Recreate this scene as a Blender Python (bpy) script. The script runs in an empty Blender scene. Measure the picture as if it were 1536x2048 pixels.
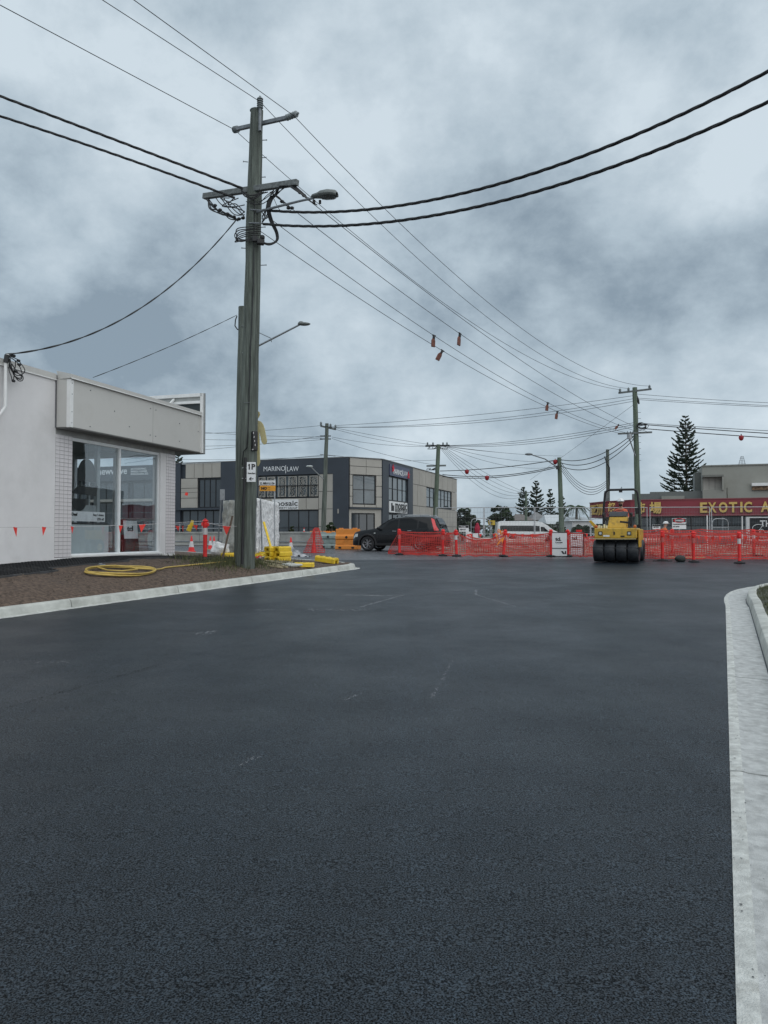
import bpy, bmesh, math, random
from mathutils import Vector, Matrix, noise
random.seed(7)
R = math.radians
SC = bpy.context.scene
COL = SC.collection
# ------------------------------------------------------------------ camera
EYE = 1.65
F = 1538.0
PITCH = math.atan(46/F)
cd = bpy.data.cameras.new('camera'); cam = bpy.data.objects.new('camera', cd); COL.objects.link(cam)
cam.location = (0, 0, EYE); cam.rotation_euler = (R(90)+PITCH, 0, 0)
cd.sensor_fit = 'HORIZONTAL'; cd.sensor_width = 36; cd.lens = 36*F/1536
cd.clip_start = .05; cd.clip_end = 6000
SC.camera = cam
# ------------------------------------------------------------------ light
SUN_EL, SUN_AZ = R(50), R(140)     # soft sun high behind the clouds, from behind-right
w = bpy.data.worlds.new('World'); SC.world = w; w.use_nodes = True
nt = w.node_tree; N = nt.nodes; L = nt.links
for n in list(N): N.remove(n)
out = N.new('ShaderNodeOutputWorld'); bg = N.new('ShaderNodeBackground')
sky = N.new('ShaderNodeTexSky'); sky.sky_type = 'NISHITA'; sky.sun_disc = False
sky.sun_elevation = SUN_EL; sky.sun_rotation = SUN_AZ
tc = N.new('ShaderNodeTexCoord')
def vmath(op, a, b=None):
    n = N.new('ShaderNodeVectorMath'); n.operation = op
    for i, v in enumerate((a, b)):
        if v is None: continue
        if isinstance(v, (tuple, list)): n.inputs[i].default_value = v
        else: L.new(v, n.inputs[i])
    return n.outputs['Value'] if op in ('LENGTH', 'DISTANCE', 'DOT_PRODUCT') else n.outputs[0]
def fmath(op, a, b=None, clamp=False):
    n = N.new('ShaderNodeMath'); n.operation = op; n.use_clamp = clamp
    for i, v in enumerate((a, b)):
        if v is None: continue
        if isinstance(v, (int, float)): n.inputs[i].default_value = v
        else: L.new(v, n.inputs[i])
    return n.outputs[0]
dirv = vmath('NORMALIZE', tc.outputs['Generated'])
sep = N.new('ShaderNodeSeparateXYZ'); L.new(dirv, sep.inputs[0])
zz = fmath('ADD', fmath('MAXIMUM', sep.outputs[2], 0.0), .16)
cmb = N.new('ShaderNodeCombineXYZ')
L.new(fmath('DIVIDE', sep.outputs[0], zz), cmb.inputs[0]); L.new(fmath('DIVIDE', sep.outputs[1], zz), cmb.inputs[1])
def wnoise(vec, scale, detail, rough, dist=0.0):
    n = N.new('ShaderNodeTexNoise'); n.inputs['Scale'].default_value = scale; n.inputs['Detail'].default_value = detail
    n.inputs['Roughness'].default_value = rough; n.inputs['Distortion'].default_value = dist
    L.new(vec, n.inputs['Vector']); return n.outputs[0]
v1 = vmath('ADD', cmb.outputs[0], (3.1, 7.7, 0))
nA = wnoise(v1, .75, 7, .52, .15)
nB = wnoise(vmath('ADD', cmb.outputs[0], (11.3, 1.9, 4)), 2.4, 6, .55, .2)
nC = wnoise(vmath('MULTIPLY', vmath('ADD', dirv, (5.2, .3, 1.1)), (1, 1, 1.35)), 5.5, 13, .64, .12)
nE = wnoise(vmath('MULTIPLY', vmath('ADD', dirv, (2.2, 4.3, 3.1)), (1, 1, 1.3)), 12.0, 8, .6, .1)
nD = wnoise(vmath('MULTIPLY', vmath('ADD', dirv, (1.2, 2.3, .1)), (1, 1, 1.4)), 2.6, 8, .5, .15)
val = fmath('ADD', fmath('MULTIPLY', fmath('SUBTRACT', nA, .5), .8), fmath('MULTIPLY', fmath('SUBTRACT', nB, .5), .3))
val = fmath('ADD', val, fmath('ADD', fmath('MULTIPLY', fmath('SUBTRACT', nC, .5), 1.3), fmath('MULTIPLY', fmath('SUBTRACT', nD, .5), 1.5)))
wv = N.new('ShaderNodeTexNoise'); wv.inputs['Scale'].default_value = 3.0; wv.inputs['Detail'].default_value = 4
L.new(dirv, wv.inputs['Vector'])
wo = vmath('MULTIPLY', vmath('SUBTRACT', wv.outputs['Color'], (.5, .5, .5)), (.5, .5, .7))
dw = vmath('MULTIPLY', vmath('ADD', dirv, wo), (1, 1, 2.0))
def pxdir(px, py):
    a = (px-768)/F; b = (1024-py)/F
    return Vector((a, math.cos(PITCH)-b*math.sin(PITCH), math.sin(PITCH)+b*math.cos(PITCH))).normalized()
# broad cloud banks: pixel position only used to pick a compass bearing and elevation
for px, py, rad, amp in [(1330, 570, .46, -.36), (960, 600, .34, -.15), (330, 610, .40, -.22), (60, 330, .36, -.18), (700, 900, .28, .36), (1400, 830, .26, .22),
                         (1250, 180, .50, .12), (950, 230, .16, -.13), (760, 60, .35, .08), (330, 960, .2, .25), (120, 20, .3, .10), (1500, 430, .2, -.1)]:
    d = pxdir(px, py)
    dist = vmath('DISTANCE', dw, (d.x, d.y, d.z*2))
    g_ = fmath('SUBTRACT', 1.0, fmath('DIVIDE', dist, rad), True)
    g_ = fmath('MULTIPLY', fmath('MULTIPLY', g_, g_), amp*1.5)
    val = fmath('ADD', val, g_)
val = fmath('ADD', fmath('ADD', val, fmath('MULTIPLY', fmath('SUBTRACT', nE, .5), .55)), .555)
nF = wnoise(vmath('MULTIPLY', vmath('ADD', dirv, (7.2, 1.3, 2.1)), (1, 1, 1.35)), 3.6, 9, .5, .0)
val = fmath('ADD', val, fmath('MULTIPLY', fmath('ABSOLUTE', fmath('SUBTRACT', nF, .5)), 1.1))
ramp = N.new('ShaderNodeValToRGB'); L.new(val, ramp.inputs[0])
cr = ramp.color_ramp; cr.elements[0].position = 0.12; cr.elements[0].color = (.26, .335, .405, 1)
cr.elements[1].position = .95; cr.elements[1].color = (.64, .735, .805, 1)
e = cr.elements.new(.5); e.color = (.445, .54, .615, 1)
skm = N.new('ShaderNodeMixRGB'); skm.blend_type = 'MULTIPLY'; skm.inputs[0].default_value = 1; skm.inputs[2].default_value = (.055, .055, .055, 1)
L.new(sky.outputs[0], skm.inputs[1])
mx = N.new('ShaderNodeMixRGB'); mx.inputs[0].default_value = .92
L.new(skm.outputs[0], mx.inputs[1]); L.new(ramp.outputs[0], mx.inputs[2])
L.new(mx.outputs[0], bg.inputs[0]); bg.inputs[1].default_value = 1.0
L.new(bg.outputs[0], out.inputs[0])
sd = bpy.data.lights.new('sun', 'SUN'); sd.energy = 1.5; sd.angle = R(110); sd.color = (1, .97, .93)
so = bpy.data.objects.new('sun', sd); COL.objects.link(so)
sdir = Vector((math.sin(SUN_AZ)*math.cos(SUN_EL), math.cos(SUN_AZ)*math.cos(SUN_EL), math.sin(SUN_EL)))
so.rotation_euler = sdir.to_track_quat('Z', 'Y').to_euler(); so.location = (0, 0, 30)
SC.view_settings.view_transform = 'Standard'; SC.view_settings.look = 'None'
SC.view_settings.gamma = 1; SC.view_settings.use_curve_mapping = False
SC.view_settings.exposure = 0.06
# ------------------------------------------------------------------ helpers
def g(x, y=None):
    Y = x if y is None else y
    if Y < 36: return .0228*Y
    return .0228*36 + .13*(1-math.exp(-(Y-36)*.0228/.13))
def ray(px, py):
    a = (px-768)/F; b = (1024-py)/F
    return Vector((a, math.cos(PITCH)-b*math.sin(PITCH), math.sin(PITCH)+b*math.cos(PITCH)))
def P(px, py, Y):
    d = ray(px, py); t = Y/d.y
    return Vector((d.x*t, Y, EYE+d.z*t))
def G(px, py, off=0.0):
    d = ray(px, py); lo, hi = .5, 400
    f = lambda Y: EYE+d.z*Y/d.y-g(Y)-off
    for _ in range(60):
        m = (lo+hi)/2
        if f(m) > 0: lo = m
        else: hi = m
    return P(px, py, lo)
def gp(px, Y, off=0.0):
    x = (px-768)/F*Y/math.cos(PITCH)
    return Vector((x, Y, g(Y)+off))
MATS = {}
def M(name, col, rough=.6, metal=0., var=.12, scale=5., bump=0., bscale=60., spec=.5, stretch=(1, 1, 1), dirt=None, coat=0., alpha=None, detail=5):
    if name in MATS: return MATS[name]
    m = bpy.data.materials.new(name); m.use_nodes = True; nt = m.node_tree; n = nt.nodes; l = nt.links
    b = n['Principled BSDF']; b.inputs['Roughness'].default_value = rough; b.inputs['Metallic'].default_value = metal
    b.inputs['Specular IOR Level'].default_value = spec
    if coat: b.inputs['Coat Weight'].default_value = coat; b.inputs['Coat Roughness'].default_value = .06
    t = n.new('ShaderNodeTexCoord'); mp = n.new('ShaderNodeMapping'); mp.inputs['Scale'].default_value = stretch
    l.new(t.outputs['Object'], mp.inputs[0])
    tx = n.new('ShaderNodeTexNoise'); tx.inputs['Scale'].default_value = scale; tx.inputs['Detail'].default_value = detail; tx.inputs['Roughness'].default_value = .6
    l.new(mp.outputs[0], tx.inputs['Vector'])
    r = n.new('ShaderNodeValToRGB'); l.new(tx.outputs[0], r.inputs[0])
    r.color_ramp.elements[0].position = .3; r.color_ramp.elements[1].position = .72
    lo = [max(0, c*(1-var*1.6)) for c in col]; hi = [min(1, c*(1+var)) for c in col]
    r.color_ramp.elements[0].color = (*lo, 1); r.color_ramp.elements[1].color = (*hi, 1)
    src = r.outputs[0]
    if dirt:
        dc, amt, dsc = dirt
        t2 = n.new('ShaderNodeTexNoise'); t2.inputs['Scale'].default_value = dsc; t2.inputs['Detail'].default_value = 8; t2.inputs['Roughness'].default_value = .7
        l.new(mp.outputs[0], t2.inputs['Vector'])
        r2 = n.new('ShaderNodeValToRGB'); r2.color_ramp.elements[0].position = .5; r2.color_ramp.elements[1].position = .72
        r2.color_ramp.elements[1].color = (amt, amt, amt, 1); l.new(t2.outputs[0], r2.inputs[0])
        mm = n.new('ShaderNodeMixRGB'); l.new(r2.outputs[0], mm.inputs[0]); l.new(src, mm.inputs[1]); mm.inputs[2].default_value = (*dc, 1)
        src = mm.outputs[0]
    l.new(src, b.inputs['Base Color'])
    if bump:
        bn = n.new('ShaderNodeTexNoise'); bn.inputs['Scale'].default_value = bscale; bn.inputs['Detail'].default_value = 4
        l.new(mp.outputs[0], bn.inputs['Vector'])
        bp = n.new('ShaderNodeBump'); bp.inputs['Strength'].default_value = bump; bp.inputs['Distance'].default_value = .02
        l.new(bn.outputs[0], bp.inputs['Height']); l.new(bp.outputs[0], b.inputs['Normal'])
    if alpha is not None: b.inputs['Alpha'].default_value = alpha
    MATS[name] = m; return m
def glass_mat(name, tint=(.8, .85, .88), refl=.35, rough=.01):
    if name in MATS: return MATS[name]
    m = bpy.data.materials.new(name); m.use_nodes = True; nt = m.node_tree; n = nt.nodes; l = nt.links
    n.remove(n['Principled BSDF']); o = n['Material Output']
    tr = n.new('ShaderNodeBsdfTransparent'); tr.inputs[0].default_value = (*tint, 1)
    gl = n.new('ShaderNodeBsdfGlossy'); gl.inputs['Roughness'].default_value = rough; gl.inputs[0].default_value = (.9, .95, .97, 1)
    lw = n.new('ShaderNodeFresnel'); geo = n.new('ShaderNodeNewGeometry'); io = n.new('ShaderNodeMath'); io.operation = 'MULTIPLY_ADD'; io.inputs[1].default_value = 1/1.5-1.5; io.inputs[2].default_value = 1.5
    l.new(geo.outputs['Backfacing'], io.inputs[0]); l.new(io.outputs[0], lw.inputs[0])
    ma = n.new('ShaderNodeMath'); ma.operation = 'MULTIPLY_ADD'; ma.inputs[1].default_value = 1.0; ma.inputs[2].default_value = refl; ma.use_clamp = True
    l.new(lw.outputs[0], ma.inputs[0])
    tn = n.new('ShaderNodeTexNoise'); tn.inputs['Scale'].default_value = 1.2; bp = n.new('ShaderNodeBump'); bp.inputs['Strength'].default_value = .03; bp.inputs['Distance'].default_value = .05
    tcn = n.new('ShaderNodeTexCoord'); l.new(tcn.outputs['Object'], tn.inputs['Vector'])
    l.new(tn.outputs[0], bp.inputs['Height']); l.new(bp.outputs[0], gl.inputs['Normal'])
    mix = n.new('ShaderNodeMixShader'); l.new(ma.outputs[0], mix.inputs[0]); l.new(tr.outputs[0], mix.inputs[1]); l.new(gl.outputs[0], mix.inputs[2])
    l.new(mix.outputs[0], o.inputs[0]); MATS[name] = m; return m

def rootmat(o):
    m = Matrix.Identity(4)
    while o is not None:
        m = Matrix.LocRotScale(o.location, o.rotation_euler, o.scale) @ m; o = o.parent
    return m
def setp(o, label=None, cat=None, group=None, kind=None):
    if label: o['label'] = label
    if cat: o['category'] = cat
    if group: o['group'] = group
    if kind: o['kind'] = kind
    return o
def thing(name, label, cat, loc=(0, 0, 0), rz=0, group=None, kind=None):
    o = bpy.data.objects.new(name, None); COL.objects.link(o); o.location = loc; o.rotation_euler = (0, 0, rz)
    o.empty_display_size = .2
    return setp(o, label, cat, group, kind)
class MB:
    def __init__(s): s.v = []; s.f = []; s.m = []; s.mi = 0
    def add(s, vs, fs):
        k = len(s.v); s.v += [Vector(p) for p in vs]; s.f += [[i+k for i in f] for f in fs]; s.m += [s.mi]*len(fs)
    def mat(s, i): s.mi = i; return s
    def quad(s, a, b, c, d): s.add([a, b, c, d], [(0, 1, 2, 3)]); return s
    def box(s, c, d, rz=0, rx=0, ry=0):
        h = [x/2 for x in d]; m = Matrix.Rotation(rz, 3, 'Z') @ Matrix.Rotation(ry, 3, 'Y') @ Matrix.Rotation(rx, 3, 'X')
        vs = [Vector(c)+m @ Vector((sx*h[0], sy*h[1], sz*h[2])) for sx in (-1, 1) for sy in (-1, 1) for sz in (-1, 1)]
        s.add(vs, [(0, 1, 3, 2), (4, 6, 7, 5), (0, 4, 5, 1), (2, 3, 7, 6), (0, 2, 6, 4), (1, 5, 7, 3)]); return s
    def bb(s, x0, x1, y0, y1, z0, z1): return s.box(((x0+x1)/2, (y0+y1)/2, (z0+z1)/2), (abs(x1-x0), abs(y1-y0), abs(z1-z0)))
    def beam(s, a, b, w, h):
        a = Vector(a); b = Vector(b); d = (b-a); q = d.to_track_quat('X', 'Z').to_matrix()
        c = (a+b)/2; L_ = d.length/2
        vs = [c+q @ Vector((sx*L_, sy*w/2, sz*h/2)) for sx in (-1, 1) for sy in (-1, 1) for sz in (-1, 1)]
        s.add(vs, [(0, 1, 3, 2), (4, 6, 7, 5), (0, 4, 5, 1), (2, 3, 7, 6), (0, 2, 6, 4), (1, 5, 7, 3)]); return s
    def tube(s, pts, r, n=8, cap=True):
        pts = [Vector(p) for p in pts]; k = len(pts); rs = r if isinstance(r, (list, tuple)) else [r]*k
        up = None; vs = []
        for i in range(k):
            t = (pts[min(i+1, k-1)]-pts[max(i-1, 0)]);
            if t.length < 1e-9: t = Vector((0, 0, 1))
            t.normalize()
            if up is None: up = Vector((0, 0, 1)) if abs(t.z) < .9 else Vector((1, 0, 0))
            x = t.cross(up)
            if x.length < 1e-6: x = t.cross(Vector((0, 1, 0)))
            x.normalize(); y = x.cross(t).normalized(); up = y
            for j in range(n):
                a = 2*math.pi*j/n; vs.append(pts[i]+(x*math.cos(a)+y*math.sin(a))*rs[i])
        fs = [(i*n+j, i*n+(j+1) % n, (i+1)*n+(j+1) % n, (i+1)*n+j) for i in range(k-1) for j in range(n)]
        if cap: fs += [tuple(range(n))[::-1], tuple(range((k-1)*n, k*n))]
        s.add(vs, fs); return s
    def cyl(s, a, b, r0, r1=None, n=12, cap=True): return s.tube([a, b], [r0, r0 if r1 is None else r1], n, cap)
    def lathe(s, prof, n=16, c=(0, 0, 0), axis='Z', cap=False):
        c = Vector(c); vs = []; k = len(prof)
        for r, z in prof:
            for j in range(n):
                a = 2*math.pi*j/n; x, y = r*math.cos(a), r*math.sin(a)
                vs.append(c+(Vector((x, y, z)) if axis == 'Z' else Vector((z, x, y)) if axis == 'X' else Vector((x, z, y))))
        fs = [(i*n+j, i*n+(j+1) % n, (i+1)*n+(j+1) % n, (i+1)*n+j) for i in range(k-1) for j in range(n)]
        if cap: fs += [tuple(range(n)), tuple(range((k-1)*n, k*n))]
        s.add(vs, fs); return s
    def prism(s, pts, vec):
        pts = [Vector(p) for p in pts]; vec = Vector(vec); n = len(pts)
        s.add(pts+[p+vec for p in pts], [tuple(range(n))[::-1], tuple(range(n, 2*n))]+[(i, (i+1) % n, n+(i+1) % n, n+i) for i in range(n)]); return s
    def ball(s, c, r, n=10, m=6):
        r = r if isinstance(r, (tuple, list)) else (r, r, r); c = Vector(c); vs = []
        for i in range(m+1):
            th = math.pi*i/m
            for j in range(n):
                a = 2*math.pi*j/n; vs.append(c+Vector((r[0]*math.sin(th)*math.cos(a), r[1]*math.sin(th)*math.sin(a), r[2]*math.cos(th))))
        s.add(vs, [(i*n+j, i*n+(j+1) % n, (i+1)*n+(j+1) % n, (i+1)*n+j) for i in range(m) for j in range(n)]); return s
    def grid(s, rows):
        n = len(rows[0]); vs = [p for r in rows for p in r]
        s.add(vs, [(i*n+j, i*n+j+1, (i+1)*n+j+1, (i+1)*n+j) for i in range(len(rows)-1) for j in range(n-1)]); return s
    def build(s, name, mats, parent=None, world=False, smooth=None, bevel=0, label=None, kind=None, weld=False):
        me = bpy.data.meshes.new(name); vs = s.v
        if world and parent is not None:
            iv = rootmat(parent).inverted(); vs = [iv @ p for p in vs]
        me.from_pydata([tuple(p) for p in vs], [], s.f)
        mats = mats if isinstance(mats, (list, tuple)) else [mats]
        for m in mats: me.materials.append(m)
        if len(mats) > 1: me.polygons.foreach_set('material_index', s.m)
        bm = bmesh.new(); bm.from_mesh(me)
        if weld: bmesh.ops.remove_doubles(bm, verts=bm.verts, dist=.0005)
        bmesh.ops.recalc_face_normals(bm, faces=bm.faces); bm.to_mesh(me); bm.free()
        if smooth is not None:
            me.polygons.foreach_set('use_smooth', [True]*len(me.polygons)); me.set_sharp_from_angle(angle=R(smooth))
        o = bpy.data.objects.new(name, me); COL.objects.link(o)
        if parent is not None: o.parent = parent
        if bevel:
            b = o.modifiers.new('b', 'BEVEL'); b.width = bevel; b.segments = 2; b.limit_method = 'ANGLE'; b.angle_limit = R(40)
        if label: o['label'] = label
        if kind: o['kind'] = kind
        return o
def piece(name, mats, parent, world=False, smooth=None, bevel=0, label=None, kind=None, **kw):
    b = MB()
    for k, v in kw.items():
        for it in v: getattr(b, k)(*it)
    return b.build(name, mats, parent, world, smooth, bevel, label, kind)
def copytree(o, parent=None):
    c = o.copy(); COL.objects.link(c)
    if parent is not None: c.parent = parent
    for ch in list(o.children): copytree(ch, c)
    return c
def place(proto, used, loc, rz, label, group=None, rx=0, ry=0):
    o = proto if not used else copytree(proto)
    o.location = loc; o.rotation_euler = (rx, ry, rz); o['label'] = label
    if group: o['group'] = group
    return o
def text(name, s, size, mat, parent, origin, xdir, up, world=True, align='LEFT', bold=0., depth=.004, space=1.0, width=None, label=None):
    c = bpy.data.curves.new('txt', 'FONT'); c.body = s; c.size = size; c.offset = bold; c.extrude = depth; c.align_x = align
    c.space_character = space; c.resolution_u = 3
    t = bpy.data.objects.new('txt', c); COL.objects.link(t)
    dg = bpy.context.evaluated_depsgraph_get(); me = bpy.data.meshes.new_from_object(t.evaluated_get(dg))
    bpy.data.objects.remove(t)
    x = Vector(xdir).normalized(); u = Vector(up).normalized(); nrm = x.cross(u).normalized()
    m = Matrix.Identity(4)
    for i in range(3): m[i][0] = x[i]; m[i][1] = u[i]; m[i][2] = nrm[i]; m[i][3] = origin[i]
    if width:
        w0 = max(v.co.x for v in me.vertices)-min(v.co.x for v in me.vertices)
        m = m @ Matrix.Diagonal((width/w0, 1, 1, 1))
    if world: m = rootmat(parent).inverted() @ m
    me.transform(m); me.materials.clear(); me.materials.append(mat)
    for p in me.polygons: p.material_index = 0
    o = bpy.data.objects.new(name, me); COL.objects.link(o); o.parent = parent
    if label: o['label'] = label
    return o
# ------------------------------------------------------------------ materials
def asphalt_mat(name, base, streak, coarse=1.0):
    m = bpy.data.materials.new(name); m.use_nodes = True; nt = m.node_tree; n = nt.nodes; l = nt.links; b = n['Principled BSDF']
    t = n.new('ShaderNodeTexCoord')
    def nz(scale, det, rough, vec=None, sc=(1, 1, 1), rot=0):
        mp = n.new('ShaderNodeMapping'); mp.inputs['Scale'].default_value = sc; mp.inputs['Rotation'].default_value = (0, 0, rot); l.new(t.outputs['Object'], mp.inputs[0])
        x = n.new('ShaderNodeTexNoise'); x.inputs['Scale'].default_value = scale; x.inputs['Detail'].default_value = det; x.inputs['Roughness'].default_value = rough
        l.new(mp.outputs[0], x.inputs['Vector']); return x.outputs[0]
    def rmp(v, p0, p1, c0, c1):
        r = n.new('ShaderNodeValToRGB'); r.color_ramp.elements[0].position = p0; r.color_ramp.elements[1].position = p1
        r.color_ramp.elements[0].color = (*c0, 1); r.color_ramp.elements[1].color = (*c1, 1); l.new(v, r.inputs[0]); return r.outputs[0]
    def mix(f, a, b_, mode='MIX'):
        x = n.new('ShaderNodeMixRGB'); x.blend_type = mode
        if isinstance(f, float): x.inputs[0].default_value = f
        else: l.new(f, x.inputs[0])
        l.new(a, x.inputs[1])
        if isinstance(b_, tuple): x.inputs[2].default_value = (*b_, 1)
        else: l.new(b_, x.inputs[2])
        return x.outputs[0]
    grain = rmp(nz(135/coarse, 2, .6), .43, .60, [c*.2 for c in base], [c*2.1 for c in base])
    vo = n.new('ShaderNodeTexVoronoi'); vo.inputs['Scale'].default_value = 85/coarse; l.new(t.outputs['Object'], vo.inputs['Vector'])
    agg = rmp(vo.outputs['Color'], .0, 1., (.3, .3, .3), (2.0, 2.0, 2.0))
    c = mix(1.0, grain, agg, 'MULTIPLY')
    big = rmp(nz(.32, 5, .6), .3, .7, (.82, .82, .82), (1.16, 1.16, 1.16))
    c = mix(1.0, c, big, 'MULTIPLY')
    lanes = rmp(nz(1.2, 4, .6, sc=(1, .06, 1), rot=R(24)), .5, .75, (0, 0, 0), (1, 1, 1))
    c = mix(lanes, c, mix(1.0, c, (1.22, 1.22, 1.22), 'MULTIPLY'))
    fine = rmp(nz(5, 5, .65, sc=(1, .03, 1), rot=R(24)), .35, .7, (.84, .84, .84), (1.2, 1.2, 1.2)); c = mix(1.0, c, fine, 'MULTIPLY')
    if streak:
        s1 = rmp(nz(2.2, 8, .75, sc=(1, .14, 1), rot=R(70)), .66, .82, (0, 0, 0), (.55, .55, .55))
        c = mix(s1, c, streak)
    l.new(c, b.inputs['Base Color'])
    ro = rmp(nz(.7, 4, .6), .3, .7, (.36, .36, .36), (.50, .50, .50)); l.new(ro, b.inputs['Roughness']); sl_ = rmp(nz(135/coarse, 2, .6), .42, .6, (.07, .07, .07), (.50, .50, .50)); l.new(sl_, b.inputs['Specular IOR Level'])
    bp = n.new('ShaderNodeBump'); bp.inputs['Strength'].default_value = .2; bp.inputs['Distance'].default_value = .008*coarse
    hs = n.new('ShaderNodeMath'); hs.operation = 'ADD'; l.new(vo.outputs['Distance'], hs.inputs[0]); l.new(nz(120/coarse, 4, .7), hs.inputs[1])
    l.new(hs.outputs[0], bp.inputs['Height']); l.new(bp.outputs[0], b.inputs['Normal'])
    return m
m_road = asphalt_mat('fresh_asphalt', (.0086, .0132, .0182), None)
m_old = asphalt_mat('worn_asphalt', (.075, .078, .085), (.2, .19, .18), 1.4)
m_conc = M('kerb_concrete', (.50, .51, .475), .85, var=.16, scale=3, bump=.35, bscale=90, dirt=((.2, .2, .17), .55, 1.6))
m_tray = M('tray_concrete', (.56, .57, .56), .8, var=.2, scale=11, bump=.7, bscale=150, dirt=((.28, .28, .265), .55, 7), detail=14)
m_lip = M('gutter_lip', (.63, .64, .61), .85, var=.2, scale=12, bump=.7, bscale=120, dirt=((.24, .23, .2), .6, 8), detail=14)
m_dirt = M('bare_dirt', (.125, .088, .066), .95, var=.45, scale=14, bump=1.0, bscale=60, dirt=((.07, .055, .045), .6, 1.8), detail=12)
m_soil = M('trench_soil', (.26, .2, .16), .95, var=.4, scale=.9, bump=1, bscale=8, dirt=((.42, .38, .34), .7, .5), detail=10)
m_far = M('far_ground', (.13, .13, .11), .95, var=.3, scale=.2)
m_grass = M('grass_blades', (.10, .11, .045), .8, var=.7, scale=6)
m_white = M('white_render', (.70, .685, .685), .8, var=.05, scale=1.2, bump=.12, bscale=150, dirt=((.45, .44, .42), .35, .7))
m_fascia = M('cream_grey_sheet', (.55, .54, .515), .6, var=.04, scale=1.0, dirt=((.36, .35, .32), .35, 1.0))
m_trim = M('white_trim', (.78, .78, .77), .5, var=.05)
m_frame = M('white_frame_metal', (.75, .77, .78), .35, var=.04)
m_tile = M('white_glazed_tile', (.66, .63, .64), .25, var=.08, scale=3)
m_grout = M('dark_grout', (.16, .16, .17), .9)
m_navy = M('charcoal_cladding', (.042, .052, .068), .5, var=.12, scale=.6)
m_panel = M('beige_panel', (.40, .38, .345), .7, var=.06, scale=.5, dirt=((.3, .28, .25), .4, .6))
m_darkglass = M('dark_window_glass', (.03, .04, .05), .05, spec=.9, var=.3, scale=.5)
m_reflglass = M('grey_window_glass', (.10, .13, .15), .04, spec=1.0, var=.4, scale=.4)
m_black = M('black_plastic', (.012, .012, .014), .5, var=.2)
m_rubber = M('black_rubber', (.016, .017, .02), .75, var=.3, scale=8, dirt=((.07, .065, .06), .4, 5))
m_mat = M('rubber_matting', (.05, .052, .056), .8, var=.3, scale=4, dirt=((.13, .11, .09), .6, 3))
m_cable = M('black_cable', (.012, .013, .015), .5)
m_galv = M('galvanised_steel', (.42, .44, .46), .45, metal=.7, var=.15, scale=12)
m_galvd = M('dull_steel', (.22, .235, .25), .55, metal=.5, var=.2, scale=9)
m_wood = M('weathered_pole_wood', (.135, .155, .135), .9, var=.42, scale=5, bump=1.0, bscale=26, stretch=(3.2, 3.2, .16), dirt=((.04, .045, .035), .8, 3.5), detail=9)
m_woodg = M('green_pole_wood', (.125, .16, .12), .9, var=.3, scale=4, bump=.6, bscale=20, stretch=(3, 3, .2))
m_arm = M('grey_timber', (.17, .185, .185), .85, var=.3, scale=6, stretch=(.4, 3, 3))
m_insul = M('grey_porcelain', (.22, .25, .26), .3, var=.2)
m_orange = M('safety_orange_red', (.78, .03, .03), .5, var=.12, scale=6, dirt=((.35, .04, .03), .4, 4))
m_net = M('orange_red_netting', (.60, .052, .042), .6, var=.2, scale=3)
m_flag = M('red_flag_cloth', (.85, .05, .035), .6, var=.1)
m_refl = M('white_reflective', (.62, .6, .6), .35, var=.15, scale=12)
m_yel = M('yellow_plastic', (.82, .56, .03), .5, var=.14, scale=5, dirt=((.3, .2, .06), .6, 6))
m_yelm = M('yellow_machine_paint', (.60, .37, .035), .42, var=.14, scale=3, dirt=((.10, .075, .04), .75, 5), coat=.15)
m_hose = M('yellow_hose', (.52, .37, .09), .5, var=.15)
m_obar = M('orange_barrier_plastic', (.78, .27, .04), .55, var=.15, scale=3, dirt=((.35, .15, .05), .5, 3))
m_gbar = M('grey_green_plastic', (.24, .3, .29), .6, var=.15)
m_wall = M('barrier_concrete', (.36, .36, .34), .9, var=.15, scale=1.2, bump=.3, bscale=30, dirt=((.18, .18, .17), .6, .8))
m_cloth = M('pale_shade_cloth', (.78, .78, .77), .8, var=.3, scale=6, bump=.9, bscale=14, stretch=(1, 1, 1.6))
m_wrap = M('crumpled_plastic_wrap', (.45, .44, .39), .35, var=.35, scale=4, bump=1, bscale=9, dirt=((.75, .74, .68), .7, 5))
m_sign = M('white_sign_face', (.74, .75, .76), .4, var=.03)
m_osign = M('orange_sign_face', (.80, .36, .03), .45, var=.05)
m_ink = M('black_print', (.012, .012, .014), .5)
m_redp = M('dark_red_fascia', (.255, .035, .05), .5, var=.08, scale=.4, dirt=((.16, .03, .04), .4, .7))
m_gold = M('gold_letters', (.66, .44, .13), .5, var=.08)
m_wlet = M('white_letters', (.8, .82, .84), .4, var=.02)
m_roofg = M('grey_roof', (.2, .2, .2), .8, var=.1, scale=.5)
m_beige2 = M('olive_beige_render', (.30, .30, .27), .85, var=.07, scale=.3, dirt=((.22, .21, .18), .5, .5))
m_shut = M('grey_shutter', (.2, .215, .225), .45, var=.15, scale=.5, metal=.2)
m_foil = M('pine_foliage', (.028, .045, .028), .85, var=.4, scale=2)
m_leaf = M('broad_leaf', (.04, .07, .028), .75, var=.5, scale=1.5)
m_leaf2 = M('pale_leaf', (.075, .105, .045), .75, var=.5, scale=1.5)
m_bark = M('bark', (.09, .075, .06), .95, var=.3)
m_skin = M('skin', (.42, .24, .17), .6, var=.05)
m_hiv = M('hi_vis_orange', (.92, .16, .03), .6, var=.12, scale=5)
m_redsh = M('faded_orange_shirt', (.62, .12, .06), .75, var=.2, scale=6)
m_trous = M('dark_trousers', (.03, .035, .05), .8)
m_helm = M('white_helmet', (.8, .8, .8), .3, var=.03)
m_car = M('black_car_paint', (.006, .007, .009), .25, var=.1, coat=.25, spec=.3)
m_carg = M('tinted_car_glass', (.003, .0035, .0045), .03, spec=.35, var=.1)
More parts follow.
